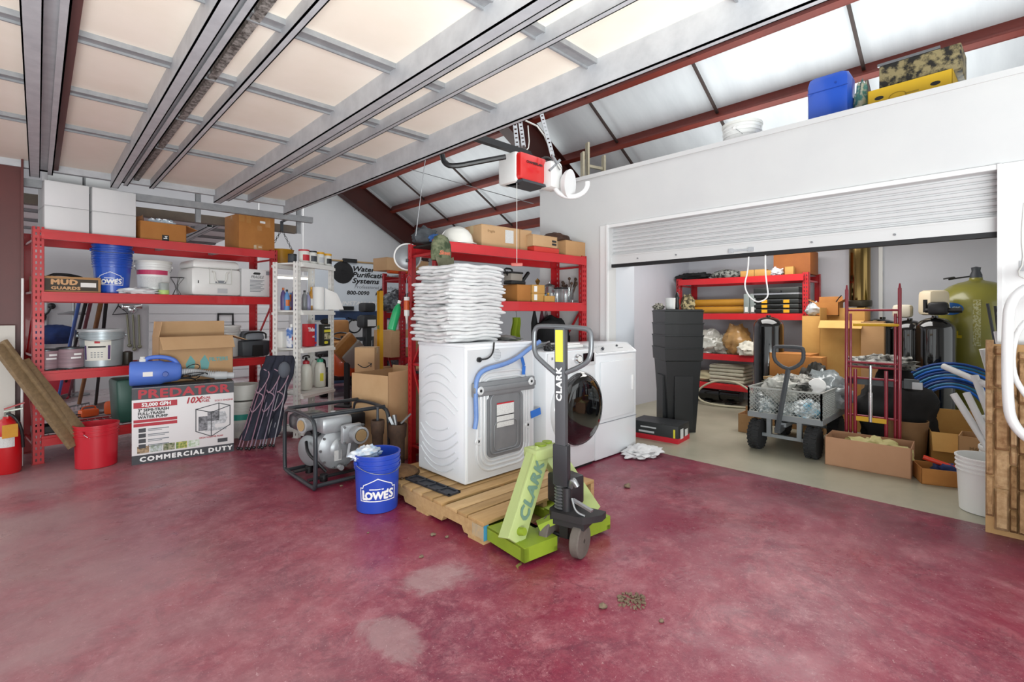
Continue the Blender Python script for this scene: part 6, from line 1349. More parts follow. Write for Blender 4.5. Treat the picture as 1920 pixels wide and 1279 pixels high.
for k in range(4):
    t = T('tool_case', ('lowest black tool case with yellow latches', 'second black tool case with yellow latches', 'third black tool case with yellow latches', 'topmost tool case with a silver band')[k]+' in the stack on the storage rack', 'tool case', R5(1461, .14, 1.302+(.065*k if k < 3 else .195)), AR, 'stacked tool cases')
    h = .06 if k < 3 else .15; MB().box((0, 0, h/2), (.56, .30, h), bev=.012).build('shell', M('case_black', '#1e211f', .4), t)
    if k < 3: b = MB(); b.bx((-.17, -.16, .01), (-.10, -.15, .05)); b.build('latch', YEL, t); b = MB(); b.bx((.10, -.16, .01), (.17, -.15, .05)); b.build('latch', YEL, t)
    else: b = MB(); b.bx((-.282, -.152, .055), (.282, .152, .075)); b.build('silver_band', CHROME, t)
    b = MB(); b.tube([(-.07, -.15, h*.7), (-.07, -.175, h*.55), (.07, -.175, h*.55), (.07, -.15, h*.7)], .008, n=6, smooth=1); b.build('handle', BLACK, t)
b = MB(); b.box((0, 0, .18), (.06, .34, .36), bev=.01); tag(b.build('folded_board', M('pale_sage', '#b9bfba', .6)), 'pale grey-green folded board leaning at the right end of the storage rack', 'board', None, R5(1503, .32, 1.302), AR)
for k, (px, r_, m, lb) in enumerate(((1322, (.20, .26, .19), M('grey_clear_bag', '#8c8b84', .25, coat=.5, col2='#c9c8c0', scale=8), 'grey clear plastic bag, leftmost on the third level of the storage rack'), (1352, (.13, .15, .15), M('silver_bag', '#b8b6ac', .3, coat=.4, col2='#77756a', scale=14), 'silvery clear bag in the middle of the third level of the storage rack'), (1383, (.17, .19, .235), M('brown_bagged', '#b98f58', .35, coat=.4, col2='#8c6a3c', scale=8), 'brown bag in clear plastic on the third level of the storage rack'), (1402, (.12, .13, .11), M('cream_cloth', '#dcd9cb', .8), 'cream cloth bundle before the brown bag on the storage rack'))):
    blob('plastic_bag', lb, 'bag', R5(px, .16 if k != 3 else .02, .722), r_, m, 100+k, .35, 2.6, .25, fine=.12)
def folded(label, loc, rz, w_, d, n, th, mat):
    b = MB()
    for k in range(n):
        s = 1-.03*(k % 3); b.box((.01*math.sin(k*2.3), .01*math.cos(k*1.9), th*(k+.5)), (w_*s, d*s, th*.97), bev=th*.42)
    return tag(b.build('folded_sheet', mat), label, 'folded sheet', None, loc, rz)
CRM = M('cream_sheet', '#c9c5b2', .85, col2='#b3af9a', scale=10)
for k in range(5): folded(('lowest of five folded cream sheets on the bottom level', 'second of five folded cream sheets on the bottom level', 'middle one of five folded cream sheets on the bottom level', 'fourth of five folded cream sheets on the bottom level', 'topmost of five folded cream sheets on the bottom level')[k], R5(1370, .2, .302+.052*k), AR+.05*math.sin(k*2), .50, .36, 1, .05, CRM)
blob('folded_blanket', 'tan folded blanket at the left of the bottom level of the storage rack', 'blanket', R5(1322, .2, .302), (.20, .24, .085), M('tan_blanket', '#b5ab8a', .9, col2='#a2987a', scale=8), 110, .25, 2, .3)
t = T('black_pump_motor', 'black cylindrical pump motor on the floor under the storage rack', 'pump motor', onZ(1345, 757)+Vector((.1, 0, 0)), AR)
b = MB(); b.cyl((-.30, 0, .13), (.02, 0, .13), .11, n=24); b.cyl((.02, 0, .13), (.30, 0, .13), .085, n=24); b.bx((-.2, -.09, 0), (-.1, .09, .03)); b.bx((.1, -.09, 0), (.2, .09, .03)); b.build('motor', M('gloss_black', '#101011', .25, coat=.4), t)
b = MB(); b.lathe([(.03, 0), (.035, .08), (0, .085)], c=(.08, 0, .2), n=14); b.build('white_cap', WPL2, t)
b = MB(); P = [(6.95, 2.55, .018), (6.80, 2.95, .018), (6.86, 3.22, .05), (6.93, 3.28, .18), (6.94, 3.05, .34), (6.94, 2.75, .37), (6.92, 2.5, .25), (6.93, 2.38, .05)]
b.tube(P, .014, smooth=2, n=8); tag(b.build('pale_hose', M('pale_hose', '#b9b49c', .5)), 'pale hose looping over the black pump motor under the storage rack', 'hose')
# nested black bins
BN = Vector((5.16, 2.67, 0)); BK = M('satin_black_plastic', '#1b1d1f', .35, coat=.1)
for k in range(4):
    h = (.93, .93, .93, .93)[k]; z0 = .135*k if k else 0
    t = T('black_bin', ('lowest, full-height square black bin of the nested stack', 'second square black bin nested in the stack', 'third square black bin nested in the stack', 'top square black bin of the nested stack, under the white cup')[k], 'bin', BN+Vector((0, 0, .135*k)), math.radians(-42), 'nested black bins')
    b = MB(); w0, w1 = .15, .205; zb_ = 0 if k == 0 else .76
    def ring(w_, z): return [(-w_, -w_, z), (w_, -w_, z), (w_, w_, z), (-w_, w_, z)]
    lv = [(w0+(w1-w0)*(zb_/.9), zb_), (w1-.012, .78), (w1, .79), (w1+.006, .915), (w1+.012, .92), (w1+.012, .93), (w1-.004, .93), (w1-.02, .8)]
    vs = []; fs = []
    for w_, z in lv: vs += ring(w_, z)
    for i in range(len(lv)-1):
        for j in range(4): fs.append((i*4+j, i*4+(j+1) % 4, i*4+4+(j+1) % 4, i*4+4+j))
    if k == 0: fs.append((3, 2, 1, 0))
    b.add(vs, fs)
    if k == 3: b.bx((-w1, -w1, .925), (w1, w1, .94))
    b.build('shell', BK, t)
    if k == 0: b = MB(); b.bx((-.10, -.198, .05), (.10, -.15, .62)); b.bx((-.198, -.10, .05), (-.15, .10, .62)); b.build('raised_panel', BK, t)
ztop = .94+.135*3
t = T('white_cup', 'white mug standing on top of the nested black bins', 'cup', BN+Vector((-.04, .06, ztop))); MB().lathe([(.042, 0), (.052, .005), (.056, .13), (.052, .13), (.046, .01), (0, .01)], n=24).build('cup_body', WPL, t)
blob('small_fittings', 'cluster of small white fittings left of the white mug on the black bins', 'fittings', BN+Vector((-.1, .17, ztop)), (.07, .05, .04), M('fitting_white', '#cfcabb', .5, col2='#3a3a34', scale=30, contrast=.06), 115, .5, 4, .3)
b = MB(); b.lathe([(.02, 0), (.025, .04), (.018, .10), (.028, .13), (.012, .19), (0, .2)], n=12); tag(b.build('black_nozzle', BLACK), 'black nozzle standing right of the white mug on the black bins', 'nozzle', None, BN+Vector((.08, .04, ztop)))
t = carton('speaker_box', 'flat black and red printed box on the floor before the black bins', (4.70, 2.62, 0), math.radians(-84), (.50, .30, .175), M('black_print_carton', '#2a2c2e', .45), cat='product box')
b = MB(); b.bx((-.252, -.152, 0), (.252, .152, .05)); b.build('red_base', M('bright_red_print', '#c41f30', .45), t)
mp = front(t, .50, .30, .175); b = MB(); b.patch((-.17, -.02), (.0, .0), mp, .0015); b.patch((-.15, .03), (.02, .045), mp, .0015); b.build('white_print', LGREY, t)
mpr = frame((.251, 0, .0875), (0, 1, 0), (0, 0, 1)); b = MB(); b.patch((-.10, -.05), (-.02, .05), mpr, .002); b.patch((.02, -.04), (.10, .03), mpr, .002); b.build('white_label', PAPERG, t)
b = MB(); b.patch((.20, -.035), (.22, .05), mp, .002); b.build('yellow_stripe', M('yellow_print', '#d9cf3a', .5), t)
# locker-like white steel panel and door gear inside the doorway
b = MB(); b.bx((XP+.16, 2.98, 0), (XP+.60, 3.60, 1.92), bev=.004); b.bx((XP+.155, 2.98, .96), (XP+.16, 3.6, .965)); tag(b.build('white_cabinet', M('cool_white_steel', '#cdd2da', .45)), 'tall plain white steel cabinet just inside the storage room doorway', 'cabinet')
b = MB(); b.bx((XP+.13, 2.91, 1.84), (XP+.55, 3.3, 1.93)); b.build('roller_bracket', LGREY); tag(bpy.data.objects['roller_bracket'], 'grey steel roller bracket above the white cabinet in the doorway', 'bracket')
t = T('utility_pole_shelf', 'narrow shelf of brown oddments beside the nested black bins', 'shelf', (5.0, 3.45, 0), 0)
b = MB()
for z in (.5, .8, 1.05): b.bx((-.2, -.1, z), (.1, .1, z+.012))
for x in (-.2, .09): b.bx((x, -.1, 0), (x+.012, -.088, 1.8)); b.bx((x, .088, 0), (x+.012, .1, 1.8))
b.build('shelf_frame', WPL2, t)
rd = random.Random(11)
for k in range(9):
    z = (.512, .812, 1.062)[k % 3]; x = -.15+.10*(k//3); h = .08+rd.random()*.1
    b = MB(); b.lathe([(.025, 0), (.03, .01), (.03, h*.7), (.012, h)], n=10); tag(b.build('small_jar', (M('jar_brown', '#6b4f2a', .5), M('jar_tan', '#b09a6c', .5), BLACK)[k % 3]), 'small %s jar on the %s narrow shelf beside the black bins, %s' % (('brown', 'tan', 'black')[k % 3], ('lower', 'middle', 'upper')[k % 3], ('left', 'centre', 'right')[k//3]), 'jar', 'oddments on the narrow shelf', (5.0+x, 3.45, z))
b = MB()
for k in range(4): b.tube([(0, .05*math.cos(a)+.004*k, .12*math.sin(a)) for a in [i*2*PI/16 for i in range(16)]], .007, closed=True, n=5)
b.bar((0, 0, .11), (.0, .2, .16), .01); tag(b.build('cable_loop', BLACK), 'black cable loop hung beside the storage room side wall', 'cable', None, (5.35, 3.58, 1.78))
# black softener tanks
TK = M('gloss_black_tank', '#0c0c0d', .12, coat=.8)
def tank(label, loc, R, H, mat=TK, name='black_tank', band=True):
    t = T(name, label, 'water tank', loc)
    pr = [(R*.8, 0), (R*.95, .02), (R, .08)]+[(R, H-R*.8)]+[(R*math.cos(a), H-R*.8+R*.75*math.sin(a)) for a in [i*PI/2/7 for i in range(1, 7)]]+[(R*.16, H-.01), (R*.16, H+.01), (0, H+.01)]
    MB().lathe(pr, n=40).build('shell', mat, t, ang=60)
    if band: MB().lathe([(R*1.01, 0), (R*1.02, .02), (R*1.01, .10)], n=40).build('base_ring', BLACK, t)
    return t
def hd(px, X): p = onX(px, 600, X); p.z = 0; return p
tank('tall gloss black water tank standing before the storage rack, left of the stacked cartons', hd(1441, 6.35), .165, 1.27)
tk = []
for k, (px, X, R, H) in enumerate(((1655, 6.85, .17, 1.25), (1706, 6.75, .15, 1.24), (1753, 6.6, .165, 1.27))):
    p = hd(px, X); tank(('gloss black water tank behind the red hand truck', 'gloss black water tank, middle of the three at the wall', 'gloss black water tank with a black valve, beside the olive tank')[k], p, R, H); tk.append((p, H))
b = MB(); b.box((0, 0, .07), (.20, .16, .14), bev=.03); tag(b.build('beige_valve_cover', M('beige_plastic', '#cfc7b4', .5)), 'beige valve cover on the tanks behind the hand truck', 'valve cover', None, tk[1][0]+Vector((.0, .06, tk[1][1]+.015)))
t = T('cream_valve_box', 'cream upright valve box on the black tanks left of the olive tank', 'valve box', tk[2][0]+Vector((.12, .02, tk[2][1]+.012)), -.8); MB().box((0, 0, .13), (.22, .18, .26), bev=.04, taper=.95).build('cover', M('cream_plastic', '#d4c6aa', .5), t)
t = T('black_valve', 'black control valve on top of the right-hand black tank', 'valve', tk[2][0]+Vector((-.06, -.03, tk[2][1]+.012)))
b = MB(); b.box((0, 0, .07), (.12, .16, .13), bev=.03); b.cyl((0, -.18, .05), (0, .1, .05), .025); b.cyl((-.0, .10, .03), (0, .10, .16), .018); b.build('body', BLACK, t)
t = tank('large olive fibreglass water tank with a blue oval label at the right', hd(1830, 7.18), .335, 1.67, M('olive_fibreglass', '#8a8434', .3, coat=.3, col2='#7c7a3a', scale=3), 'olive_tank', False)
hdg = math.atan2(-hd(1830, 7.18).y, -hd(1830, 7.18).x)
MB().lathe([(.05, 1.67), (.05, 1.71), (.035, 1.75), (.04, 1.79), (0, 1.80)], n=16).build('valve', DGREY, t)
b = MB(); b.tube([(0, .02, 1.70), (.05, .14, 1.69), (0, .24, 1.665), (-.05, .14, 1.70), (-.02, .26, 1.68)], .008, smooth=2, n=6); b.build('valve_wire', BLACK, t)
mp = wrapz(0, 0, .335, hdg-.62, 1.35); b = MB(); n = 24; P = [(.115*math.cos(a), .065*math.sin(a)) for a in [i*2*PI/n for i in range(n)]]
b.add([mp(0, 0, .003)]+[mp(x, y, .002) for x, y in P], [(0, 1+i, 1+(i+1) % n) for i in range(n)]); b.build('blue_oval_label', M('label_blue', '#1f5fa8', .4), t)
text('lettering', 'CLACK', .055, M('label_pale', '#bcd4e4', .5), t, lambda a, q, n=0: mp(a, q, .005), bold=.003)
mp = wrapz(0, 0, .335, hdg+.02, 1.02); b = MB(); b.patch((-.03, -.05), (.03, .42), mp, .002, 3); b.build('scale_label', M('pale_olive_label', '#b5b48c', .5, col2='#8a8434', scale=60, contrast=.05), t)
b = MB(); mp = wrapz(0, 0, .335, hdg-.62, 1.06); b.patch((-.12, -.015), (.10, .015), mp, .002, 8); b.patch((.02, .015), (.07, .06), mp, .002, 3); b.build('yellow_band', M('yellow_print2', '#d3b81f', .5), t)
# flue pipe
t = T('flue_pipe', 'bronze mirror-like flue pipe standing against the storage room wall', 'flue pipe', onX(1612, 575, 7.5)); q = onX(1612, 575, 7.5)
MB().cyl((0, 0, 0), (0, 0, 2.45-q.z), .115, n=36).build('pipe', M('bronze_mirror', '#8c7448', .12, 1), t)
MB().lathe([(.125, 0), (.13, .02), (.13, .07), (.118, .08)], n=36).build('collar', M('dark_bronze', '#4a4438', .4, .6), t)
b = MB(); b.bx((XE-.05, q.y-.21, .9), (XE, q.y-.17, 2.45)); struct(b.build('trim_5', WPL))
b = MB(); b.box((0, 0, 0), (.22, .40, .07), bev=.01); b.bx((.02, -.05, -.03), (.2, .05, .2)) ; tag(b.build('black_bracket', BLACK), 'black pipe bracket on the wall under the bronze flue pipe', 'bracket', None, (XE-.115, q.y, q.z-.19))
# cartons
carton('tall_carton', 'tall brown carton, widest of the stacked ones beside the red hand truck', hd(1576, 6.45)+Vector((.2, 0, 0)), math.radians(-88), (.42, .38, 1.22), CARD_Y, 'open', flapa=(215, 90, 90, 90), fl=.35)
carton('narrow_carton', 'narrow upright brown carton left of the tall wide one', hd(1527, 6.75)+Vector((.1, 0, 0)), AR, (.24, .30, 1.27), CARD_Y)
carton('upright_carton', 'upright brown carton behind the red hand truck', hd(1628, 6.40)+Vector((.15, -.02, 0)), AR+.1, (.20, .30, 1.21), CARD)
t = carton('small_open_carton', 'small open carton of wires on top of the tall cartons', hd(1553, 6.9)+Vector((.0, 0, 1.275)), AR, (.26, .22, .16), CARD_O, 'open', flapa=(None, 95, 150, 150), fl=.3)
b = MB(); b.tube([(-.1, 0, .12), (-.14, -.05, .2), (-.2, -.06, .17)], .006, smooth=1); b.tube([(.06, 0, .12), (.1, 0, .2), (.14, -.02, .24)], .006, smooth=1); b.build('wires', BLACK, t)
blob('white_bag', 'white plastic bag beside the small open carton of wires', 'bag', hd(1527, 6.75)+Vector((.1, .02, 1.275)), (.10, .09, .09), M('dull_bag', '#aeb3b5', .5), 120, .3, 3, .2)
t = carton('brown_carton', 'brown carton behind the grey wagon handle', hd(1489, 6.30)+Vector((0, 0, .42)), AR, (.42, .34, .42), CARD_O)
carton('brown_carton', 'brown carton under the one behind the wagon handle', hd(1489, 6.30), AR, (.42, .36, .415), CARD)
carton('brown_carton', 'small brown carton at the foot of the tall cartons', hd(1529, 6.15)+Vector((0, 0, .50)), AR, (.17, .22, .32), CARD_O)
carton('brown_carton', 'brown carton supporting the small one by the tall cartons', hd(1529, 6.15), AR, (.22, .26, .495), CARD)
t = carton('brown_carton', 'small plain carton on the floor left of the grey wagon', onZ(1398, 812)+Vector((.12, .0, 0)), math.radians(-88), (.17, .22, .20), CARD, 'open', flapa=(None, 90, None, None), fl=.3)
# wagon
WG = Vector((5.0, 1.84, 0))
t = T('utility_wagon', 'grey mesh-sided utility wagon full of junk with its pull handle raised', 'wagon', WG, AR)
WGm = M('wagon_grey', '#8c9194', .4, .2); Lw, Wd = .62, .95
b = MB(); b.bx((0, 0, .315), (Lw, Wd, .33)); b.bx((0, -.01, .30), (Lw, .0, .35)); b.bx((0, Wd, .30), (Lw, Wd+.01, .35)); b.bx((-.01, 0, .30), (0, Wd, .35)); b.bx((Lw, 0, .30), (Lw+.01, Wd, .35)); b.build('bed', WGm, t)
def mesh_side(p, q, z0, z1, n):
    b = MB(); p = Vector(p); q = Vector(q); r_ = .0035; L_ = (q-p).length; d = (q-p).normalized(); Z = Vector((0, 0, 1)); s_ = .035
    for (a, c) in ((p+Z*z0, q+Z*z0), (p+Z*z1, q+Z*z1), (p+Z*z0, p+Z*z1), (q+Z*z0, q+Z*z1)): b.bar(a, c, .014)
    k = -int((z1-z0)/s_)
    H_ = z1-z0
    for i in range(k, int(L_/s_)+1):
        a = i*s_
        for sg in (1, -1):
            u0, v0 = a, 0; u1, v1 = a+H_, H_
            if u0 < 0: v0 = -u0; u0 = 0
            if u1 > L_: v1 = H_-(u1-L_); u1 = L_
            if u1 <= u0: continue
            if sg < 0: v0, v1 = H_-v0, H_-v1
            b.bar(p+d*u0+Z*(z0+v0), p+d*u1+Z*(z0+v1), r_)
    return b
for nm, p, q in (('front_side', (0, 0, 0), (Lw, 0, 0)), ('back_side', (0, Wd, 0), (Lw, Wd, 0)), ('left_side', (0, 0, 0), (0, Wd, 0)), ('right_side', (Lw, 0, 0), (Lw, Wd, 0))): mesh_side(p, q, .35, .585, 0).build('mesh_side', M('wagon_mesh', '#a9aca8', .45, .2), t)
for (x, y) in ((.10, .03), (Lw-.10, .03), (.10, Wd-.15), (Lw-.10, Wd-.15)):
    xx = x-.03 if x < .3 else x+.03; R = .135
    wh = MB(); wh.lathe([(R*.5, -.05), (R*.92, -.05), (R, -.035), (R, .035), (R*.92, .05), (R*.5, .05)], c=(xx, y, R), axis=(1, 0, 0), n=30)
    for k in range(22):
        a = k*2*PI/22
        for s in (-1, 1): wh.box((xx+s*.03, y+(R+.002)*math.cos(a+s*.07), R+(R+.002)*math.sin(a+s*.07)), (.035, .014, .014), rot=(a, 0, 0))
    o = wh.build('tyre', M('knobby_tyre', '#2b2b2c', .9), t); MB().lathe([(R*.52, -.03), (R*.3, -.012), (.0, -.03)], c=(xx, y, R), axis=(1, 0, 0), n=20).build('hub', BLACK, o)
b = MB()
for x in (.18, Lw-.18): b.bar((x, .03, .13), (x, .03, .31), .04, .04); b.bar((x, Wd-.15, .13), (x, Wd-.15, .31), .04, .04)
b.bar((.1, .03, .14), (Lw-.1, .03, .14), .03); b.bar((.1, Wd-.15, .14), (Lw-.1, Wd-.15, .14), .03); b.bar((Lw/2, 0, .26), (Lw/2, Wd-.15, .26), .05, .04); b.build('axle_frame', WGm, t)
HP0 = Vector((Lw/2-.02, -.10, .22)); HPp = atd(1478, 692, 4.55); HP1 = Matrix.Rotation(-AR, 3, 'Z') @ (HPp-WG)
b = MB(); b.bar(HP0, HP1, .03, .03); b.bar(HP0+Vector((0, .14, .02)), HP0, .05, .05); b.build('pull_bar', M('pull_bar_grey', '#4b4e52', .4), t)
b = MB(); e = Vector((1, 0, 0)); zv = Vector((0, .02, 1)).normalized()
b.tube([HP1+e*x+zv*z for x, z in ((0, 0), (.06, .02), (.125, .08), (.125, .19), (.10, .205), (-.10, .205), (-.125, .19), (-.125, .08), (-.06, .02))], .017, closed=True, smooth=1, n=10); b.build('handle_grip', M('grip_grey', '#43464a', .6), t)
# wagon load: separate pieces
rd = random.Random(3)
def wl(x, y, z): return Vector((WG.x+y, WG.y-x, z))
JW = M('junk_white', '#c9c9c2', .4, col2='#8f9089', scale=12); JC = M('junk_clear', '#b7bfc1', .2, coat=.5, col2='#747b7c', scale=10)
loads = (('white_globe', 'round white lamp globe lying in the wagon behind the pull bar', 'lamp globe', (.22, .22, .42), (.15, .15, .14), JW), ('clear_bag', 'clear plastic bag of parts at the left of the wagon', 'plastic bag', (.12, .25, .333), (.12, .2, .10), JC), ('white_bag', 'white and blue plastic bag at the front right of the wagon', 'plastic bag', (.48, .13, .333), (.13, .11, .09), M('junk_blue', '#cfd6d8', .3, col2='#5f9cb5', scale=9, contrast=.08)),
    ('black_cable_pile', 'tangled black and grey cable pile on top of the wagon load', 'cables', (.30, .45, .45), (.25, .22, .13), M('junk_cable', '#3b3b38', .5, col2='#a3a29a', scale=14, contrast=.07)), ('clear_bag', 'crumpled clear bag at the right of the wagon load behind the black cables', 'plastic bag', (.48, .6, .38), (.14, .25, .18), JC), ('grey_mesh', 'grey mesh heap at the rear left of the wagon', 'mesh', (.12, .65, .36), (.12, .22, .16), M('junk_mesh', '#8e8c78', .6, col2='#4d4b3e', scale=30, contrast=.06)), ('dark_fabric', 'dark fabric at the rear of the wagon load', 'fabric', (.36, .78, .36), (.2, .14, .22), M('junk_dark', '#38352f', .8, col2='#15140f', scale=8)), ('white_parts', 'white plastic parts low in the front left of the wagon', 'plastic parts', (.14, .10, .333), (.12, .08, .08), M('junk_parts', '#dfe3e3', .4, col2='#7a8688', scale=16, contrast=.08)), ('white_parts', 'white plastic parts low in the front centre of the wagon', 'plastic parts', (.33, .11, .333), (.10, .08, .07), _M['junk_parts']))
for i, (nm, lb, ct, (x, y, z), r_, m) in enumerate(loads): blob(nm, lb, ct, wl(x, y, z), r_, m, 130+i, .35, 3, .2, fine=.18, n=32, m=20)
b = MB(); b.lathe([(.075, 0), (.08, .02), (.07, .03), (0, .035)], axis=(-1, 0, .5), n=24); tag(b.build('white_round_cap', WPL), 'white round cap on the wagon load left of the hand truck', 'cap', None, wl(.50, .35, .60))
b = MB(); b.bar(wl(-.05, .55, .62), wl(.75, .65, .66), .03, .03); tag(b.build('long_stick', WOOD), 'long thin wooden stick lying across the back of the wagon', 'stick')
# hand truck
HT = Vector((5.32, 1.10, 0))
t = T('hand_truck', 'dark red tubular hand truck standing upright with a yellow taped crossbar', 'hand truck', HT, AR)
HR = M('hand_truck_red', '#8e1c30', .35, coat=.3); wd = .385
for x in (0, wd):
    b = MB(); b.cyl((x, 0, .03), (x, .02, 1.52), .014, n=12); b.cyl((x+(.03 if x == 0 else -.03), .01, .03), (x+(.03 if x == 0 else -.03), .02, 1.30), .011, n=10); b.cyl((x, .02, 1.48), (x, .02, 1.56), .0145, .006, n=10); b.build('upright', HR, t)
for z, m in ((1.33, HR), (.86, HR), (.82, HR), (.38, HR), (.12, HR), (.72, HR)):
    b = MB(); b.cyl((0, .015, z), (wd, .015, z), .010, n=10); b.build('crossbar', m, t)
b = MB(); b.cyl((.05, .015, 1.20), (wd, .015, 1.20), .014, n=10); b.build('yellow_crossbar', M('tape_yellow', '#d9a822', .4), t)
for x in (.07, wd-.09): b = MB(); b.cyl((x, -.01, .08), (x, -.01, .80), .014, n=10); b.build('inner_post', HR, t)
b = MB(); b.cyl((wd*.48, -.02, .34), (wd*.48, -.02, .84), .011, n=10); b.cyl((wd*.48, -.02, .34), (wd*.48, -.02, .60), .017, n=12); b.build('hydraulic_strut', CHROME, t)
b = MB(); b.bx((.08, -.03, .34), (.30, -.02, .38)); b.build('yellow_plate', M('tape_yellow', '#d9a822', .4), t)
for x in (-.0, wd): b = MB(); b.lathe([(.03, -.02), (.10, -.02), (.105, 0), (.10, .02), (.03, .02)], c=(x+(.04 if x == 0 else -.04), .06, .105), axis=(1, 0, 0), n=28); o = b.build('wheel', M('wheel_grey', '#8d8f90', .5), t); MB().cyl((x-.0+(.015 if x == 0 else -.065), .06, .105), (x+(.065 if x == 0 else -.015), .06, .105), .04).build('hub', CHROME, o)
b = MB(); b.bx((0, -.18, 0), (wd, .02, .01)); b.build('toe_plate', HR, t)
b = MB(); b.bx((-.02, .03, .66), (wd+.06, .036, .72)); b.bx((wd+.03, .0, .66), (wd+.13, .035, .74)); b.build('strap', M('grey_webbing', '#55595b', .8), t)
b = MB(); b.box((wd+.12, -.005, .69), (.07, .02, .06), bev=.005); b.build('buckle', LGREY, t)
blob('black_tarp', 'black fabric draped behind the red hand truck', 'fabric', HT+Vector((.42, -.30, 0)), (.20, .30, .42), M('black_fabric', '#201f1f', .85, col2='#121212', scale=8), 150, .25, 2, .2, n=36, m=24)
blob('black_tangle', 'tangle of black cables on the black fabric behind the hand truck', 'cables', HT+Vector((.40, -.20, .78)), (.10, .26, .07), _M['junk_cable'], 151, .4, 4, .2, fine=.3)
t = T('cardboard_drum', 'brown open fibre drum standing right of the hand truck', 'drum', hd(1700, 5.55), 0)
MB().lathe([(.12, 0), (.13, .01), (.155, .36), (.148, .36), (.12, .02), (0, .02)], n=32).build('shell', M('fibre_board', '#8c6a45', .8, col2='#7c5b3a', scale=6), t)
# long open carton at the doorway
t = carton('long_open_carton', 'long open pinkish brown carton on the storage room floor in the doorway', (5.06, .885, 0), math.radians(-87), (.58, .32, .24), M('pinkish_cardboard', '#b98d6d', .8, col2='#ae8262', scale=3), 'open', flapa=(None,)*4)
blob('crumpled_paper', 'crumpled yellowish paper in the long open carton', 'paper', Vector((5.05, .85, .08)), (.13, .24, .09), M('yellow_paper', '#c9bd8a', .8, col2='#a8a060', scale=10), 160, .5, 3, .2)
# blue tubing coils
t = T('blue_tubing', 'coil of bright blue tubing leaning by the black tanks', 'tubing coil', (6.0, .42, .02), 0)
BT_ = M('blue_tube', '#1c5fb8', .35, coat=.2); rd = random.Random(9)
for k in range(9):
    b = MB(); R = .22+.028*k; ph = rd.random(); b.tube([(.05*math.sin(a+ph)+.012*k-.05, R*math.cos(a), .40+R*1.0*math.sin(a)*.93) for a in [i*2*PI/36 for i in range(36)]], .012, closed=True, n=8); b.build('coil', (BT_, M('teal_tube', '#1c6a94', .35, coat=.2), M('dark_blue_tube', '#153f82', .35))[k % 3], t)
t.location.z = -.005+.44*0+.03
# cartons at the right of the doorway
t = carton('brown_carton', 'open yellowish carton behind the labelled one near the blue tubing', (5.62, .38, 0), math.radians(-80), (.34, .30, .30), CARD_Y, 'open', flapa=(240, 80, None, None), fl=.5)
t = carton('labelled_carton', 'brown carton with a large white label near the white pipes', (5.32, .18, .0), math.radians(-92), (.30, .24, .34), CARD, 'open', flapa=(None,)*4)
mp = front(t, .30, .24, .34); b = MB(); b.patch((-.09, -.13), (.14, .04), mp, .002); b.build('white_label', PAPER, t)
text('lettering', 'A3021', .03, GREY, t, lambda a, q, n=0: mp(a+.09, q+.01, n+.002), bold=.001); text('lettering', 'MARTIN', .035, M('brown_ink', '#8a6a42', .7), t, lambda a, q, n=0: mp(a-.02, q+.08, n), bold=.002)
b = MB(); b.patch((-.07, -.10), (.03, -.07), mp, .003); b.patch((-.07, -.04), (-.0, -.03), mp, .003); b.build('label_print', LGREY, t)
t = carton('low_open_carton', 'low open carton with a red pipe sticking out on the storage room floor', (5.02, .40, 0), math.radians(-70), (.34, .24, .12), CARD_O, 'open', flapa=(None,)*4)
b = MB(); b.cyl((-.12, .04, .17), (.13, -.03, .10), .018, n=14); tag(b.build('red_pipe', M('red_pipe_plastic', '#d23c24', .4)), 'short red pipe lying in the low open carton', 'pipe', None, (5.02, .40, 0), math.radians(-70))
blob('blue_gloves', 'blue and black gloves in the low open carton', 'gloves', (5.05, .36, .01), (.08, .12, .07), M('blue_glove', '#2c3f78', .8, col2='#141726', scale=10), 170, .5, 3, .2)
# black holder with rods and pvc pipes
t = T('black_umbrella_stand', 'tall black holder full of rods and white pipes before the olive tank', 'holder', (5.55, -.02, 0), .3)
b = MB(); b.bx((-.10, -.10, 0), (.10, .10, .02)); b.bx((-.10, -.10, 0), (-.09, .10, .88)); b.bx((.09, -.10, 0), (.10, .10, .88)); b.bx((-.10, -.10, 0), (.10, -.09, .88)); b.bx((-.10, .09, 0), (.10, .10, .88)); b.bx((-.108, -.108, .72), (.108, -.1, .88)); b.bx((-.108, -.108, .72), (-.1, .108, .88)); b.build('shell', BLACK, t)
for k, (x, y, tx, ty, z, m, lb) in enumerate(((-.05, .03, -.05, .22, 1.38, DGREY, 'grey rod'), (.0, .05, .0, .16, 1.36, BLACK, 'black rod'), (.04, .0, .03, .11, 1.34, BLACK, 'second black rod'), (-.04, -.04, -.02, .12, 1.30, DGREY, 'grey rod with a white knob'))):
    b = MB(); b.cyl((x, y, .03), (tx, ty, z), .010, n=8); 
    if k == 3: b.ball((tx, ty, z), .04, 12, 8)
    tag(b.build('rod', m), lb+' standing in the tall black holder', 'rod', 'rods in the black holder', (5.55, -.02, 0), .3)
PV = M('pvc_white', '#dedede', .35)
for k, (p, q, lb) in enumerate((((5.50, .0, .05), (5.35, .20, 1.02), 'white pipe rising left out of the black holder'), ((4.62, .10, .3), (4.75, .33, .72), 'left upright white pipe in the white bucket by the doorway edge'), ((4.60, .08, .3), (4.72, .26, .74), 'right upright white pipe in the white bucket by the doorway edge'), ((4.62, .02, .75), (4.95, .40, .90), 'white pipe lying slanted over the upright ones'), ((4.60, .05, .3), (4.78, .22, .86), 'tallest white pipe behind the upright pair'), ((5.48, -.03, .05), (5.42, .12, 1.16), 'white pipe standing nearest the olive tank'))):
    b = MB(); b.cyl(p, q, .022, n=16); tag(b.build('pvc_pipe', PV), lb, 'pipe', 'white pipes')
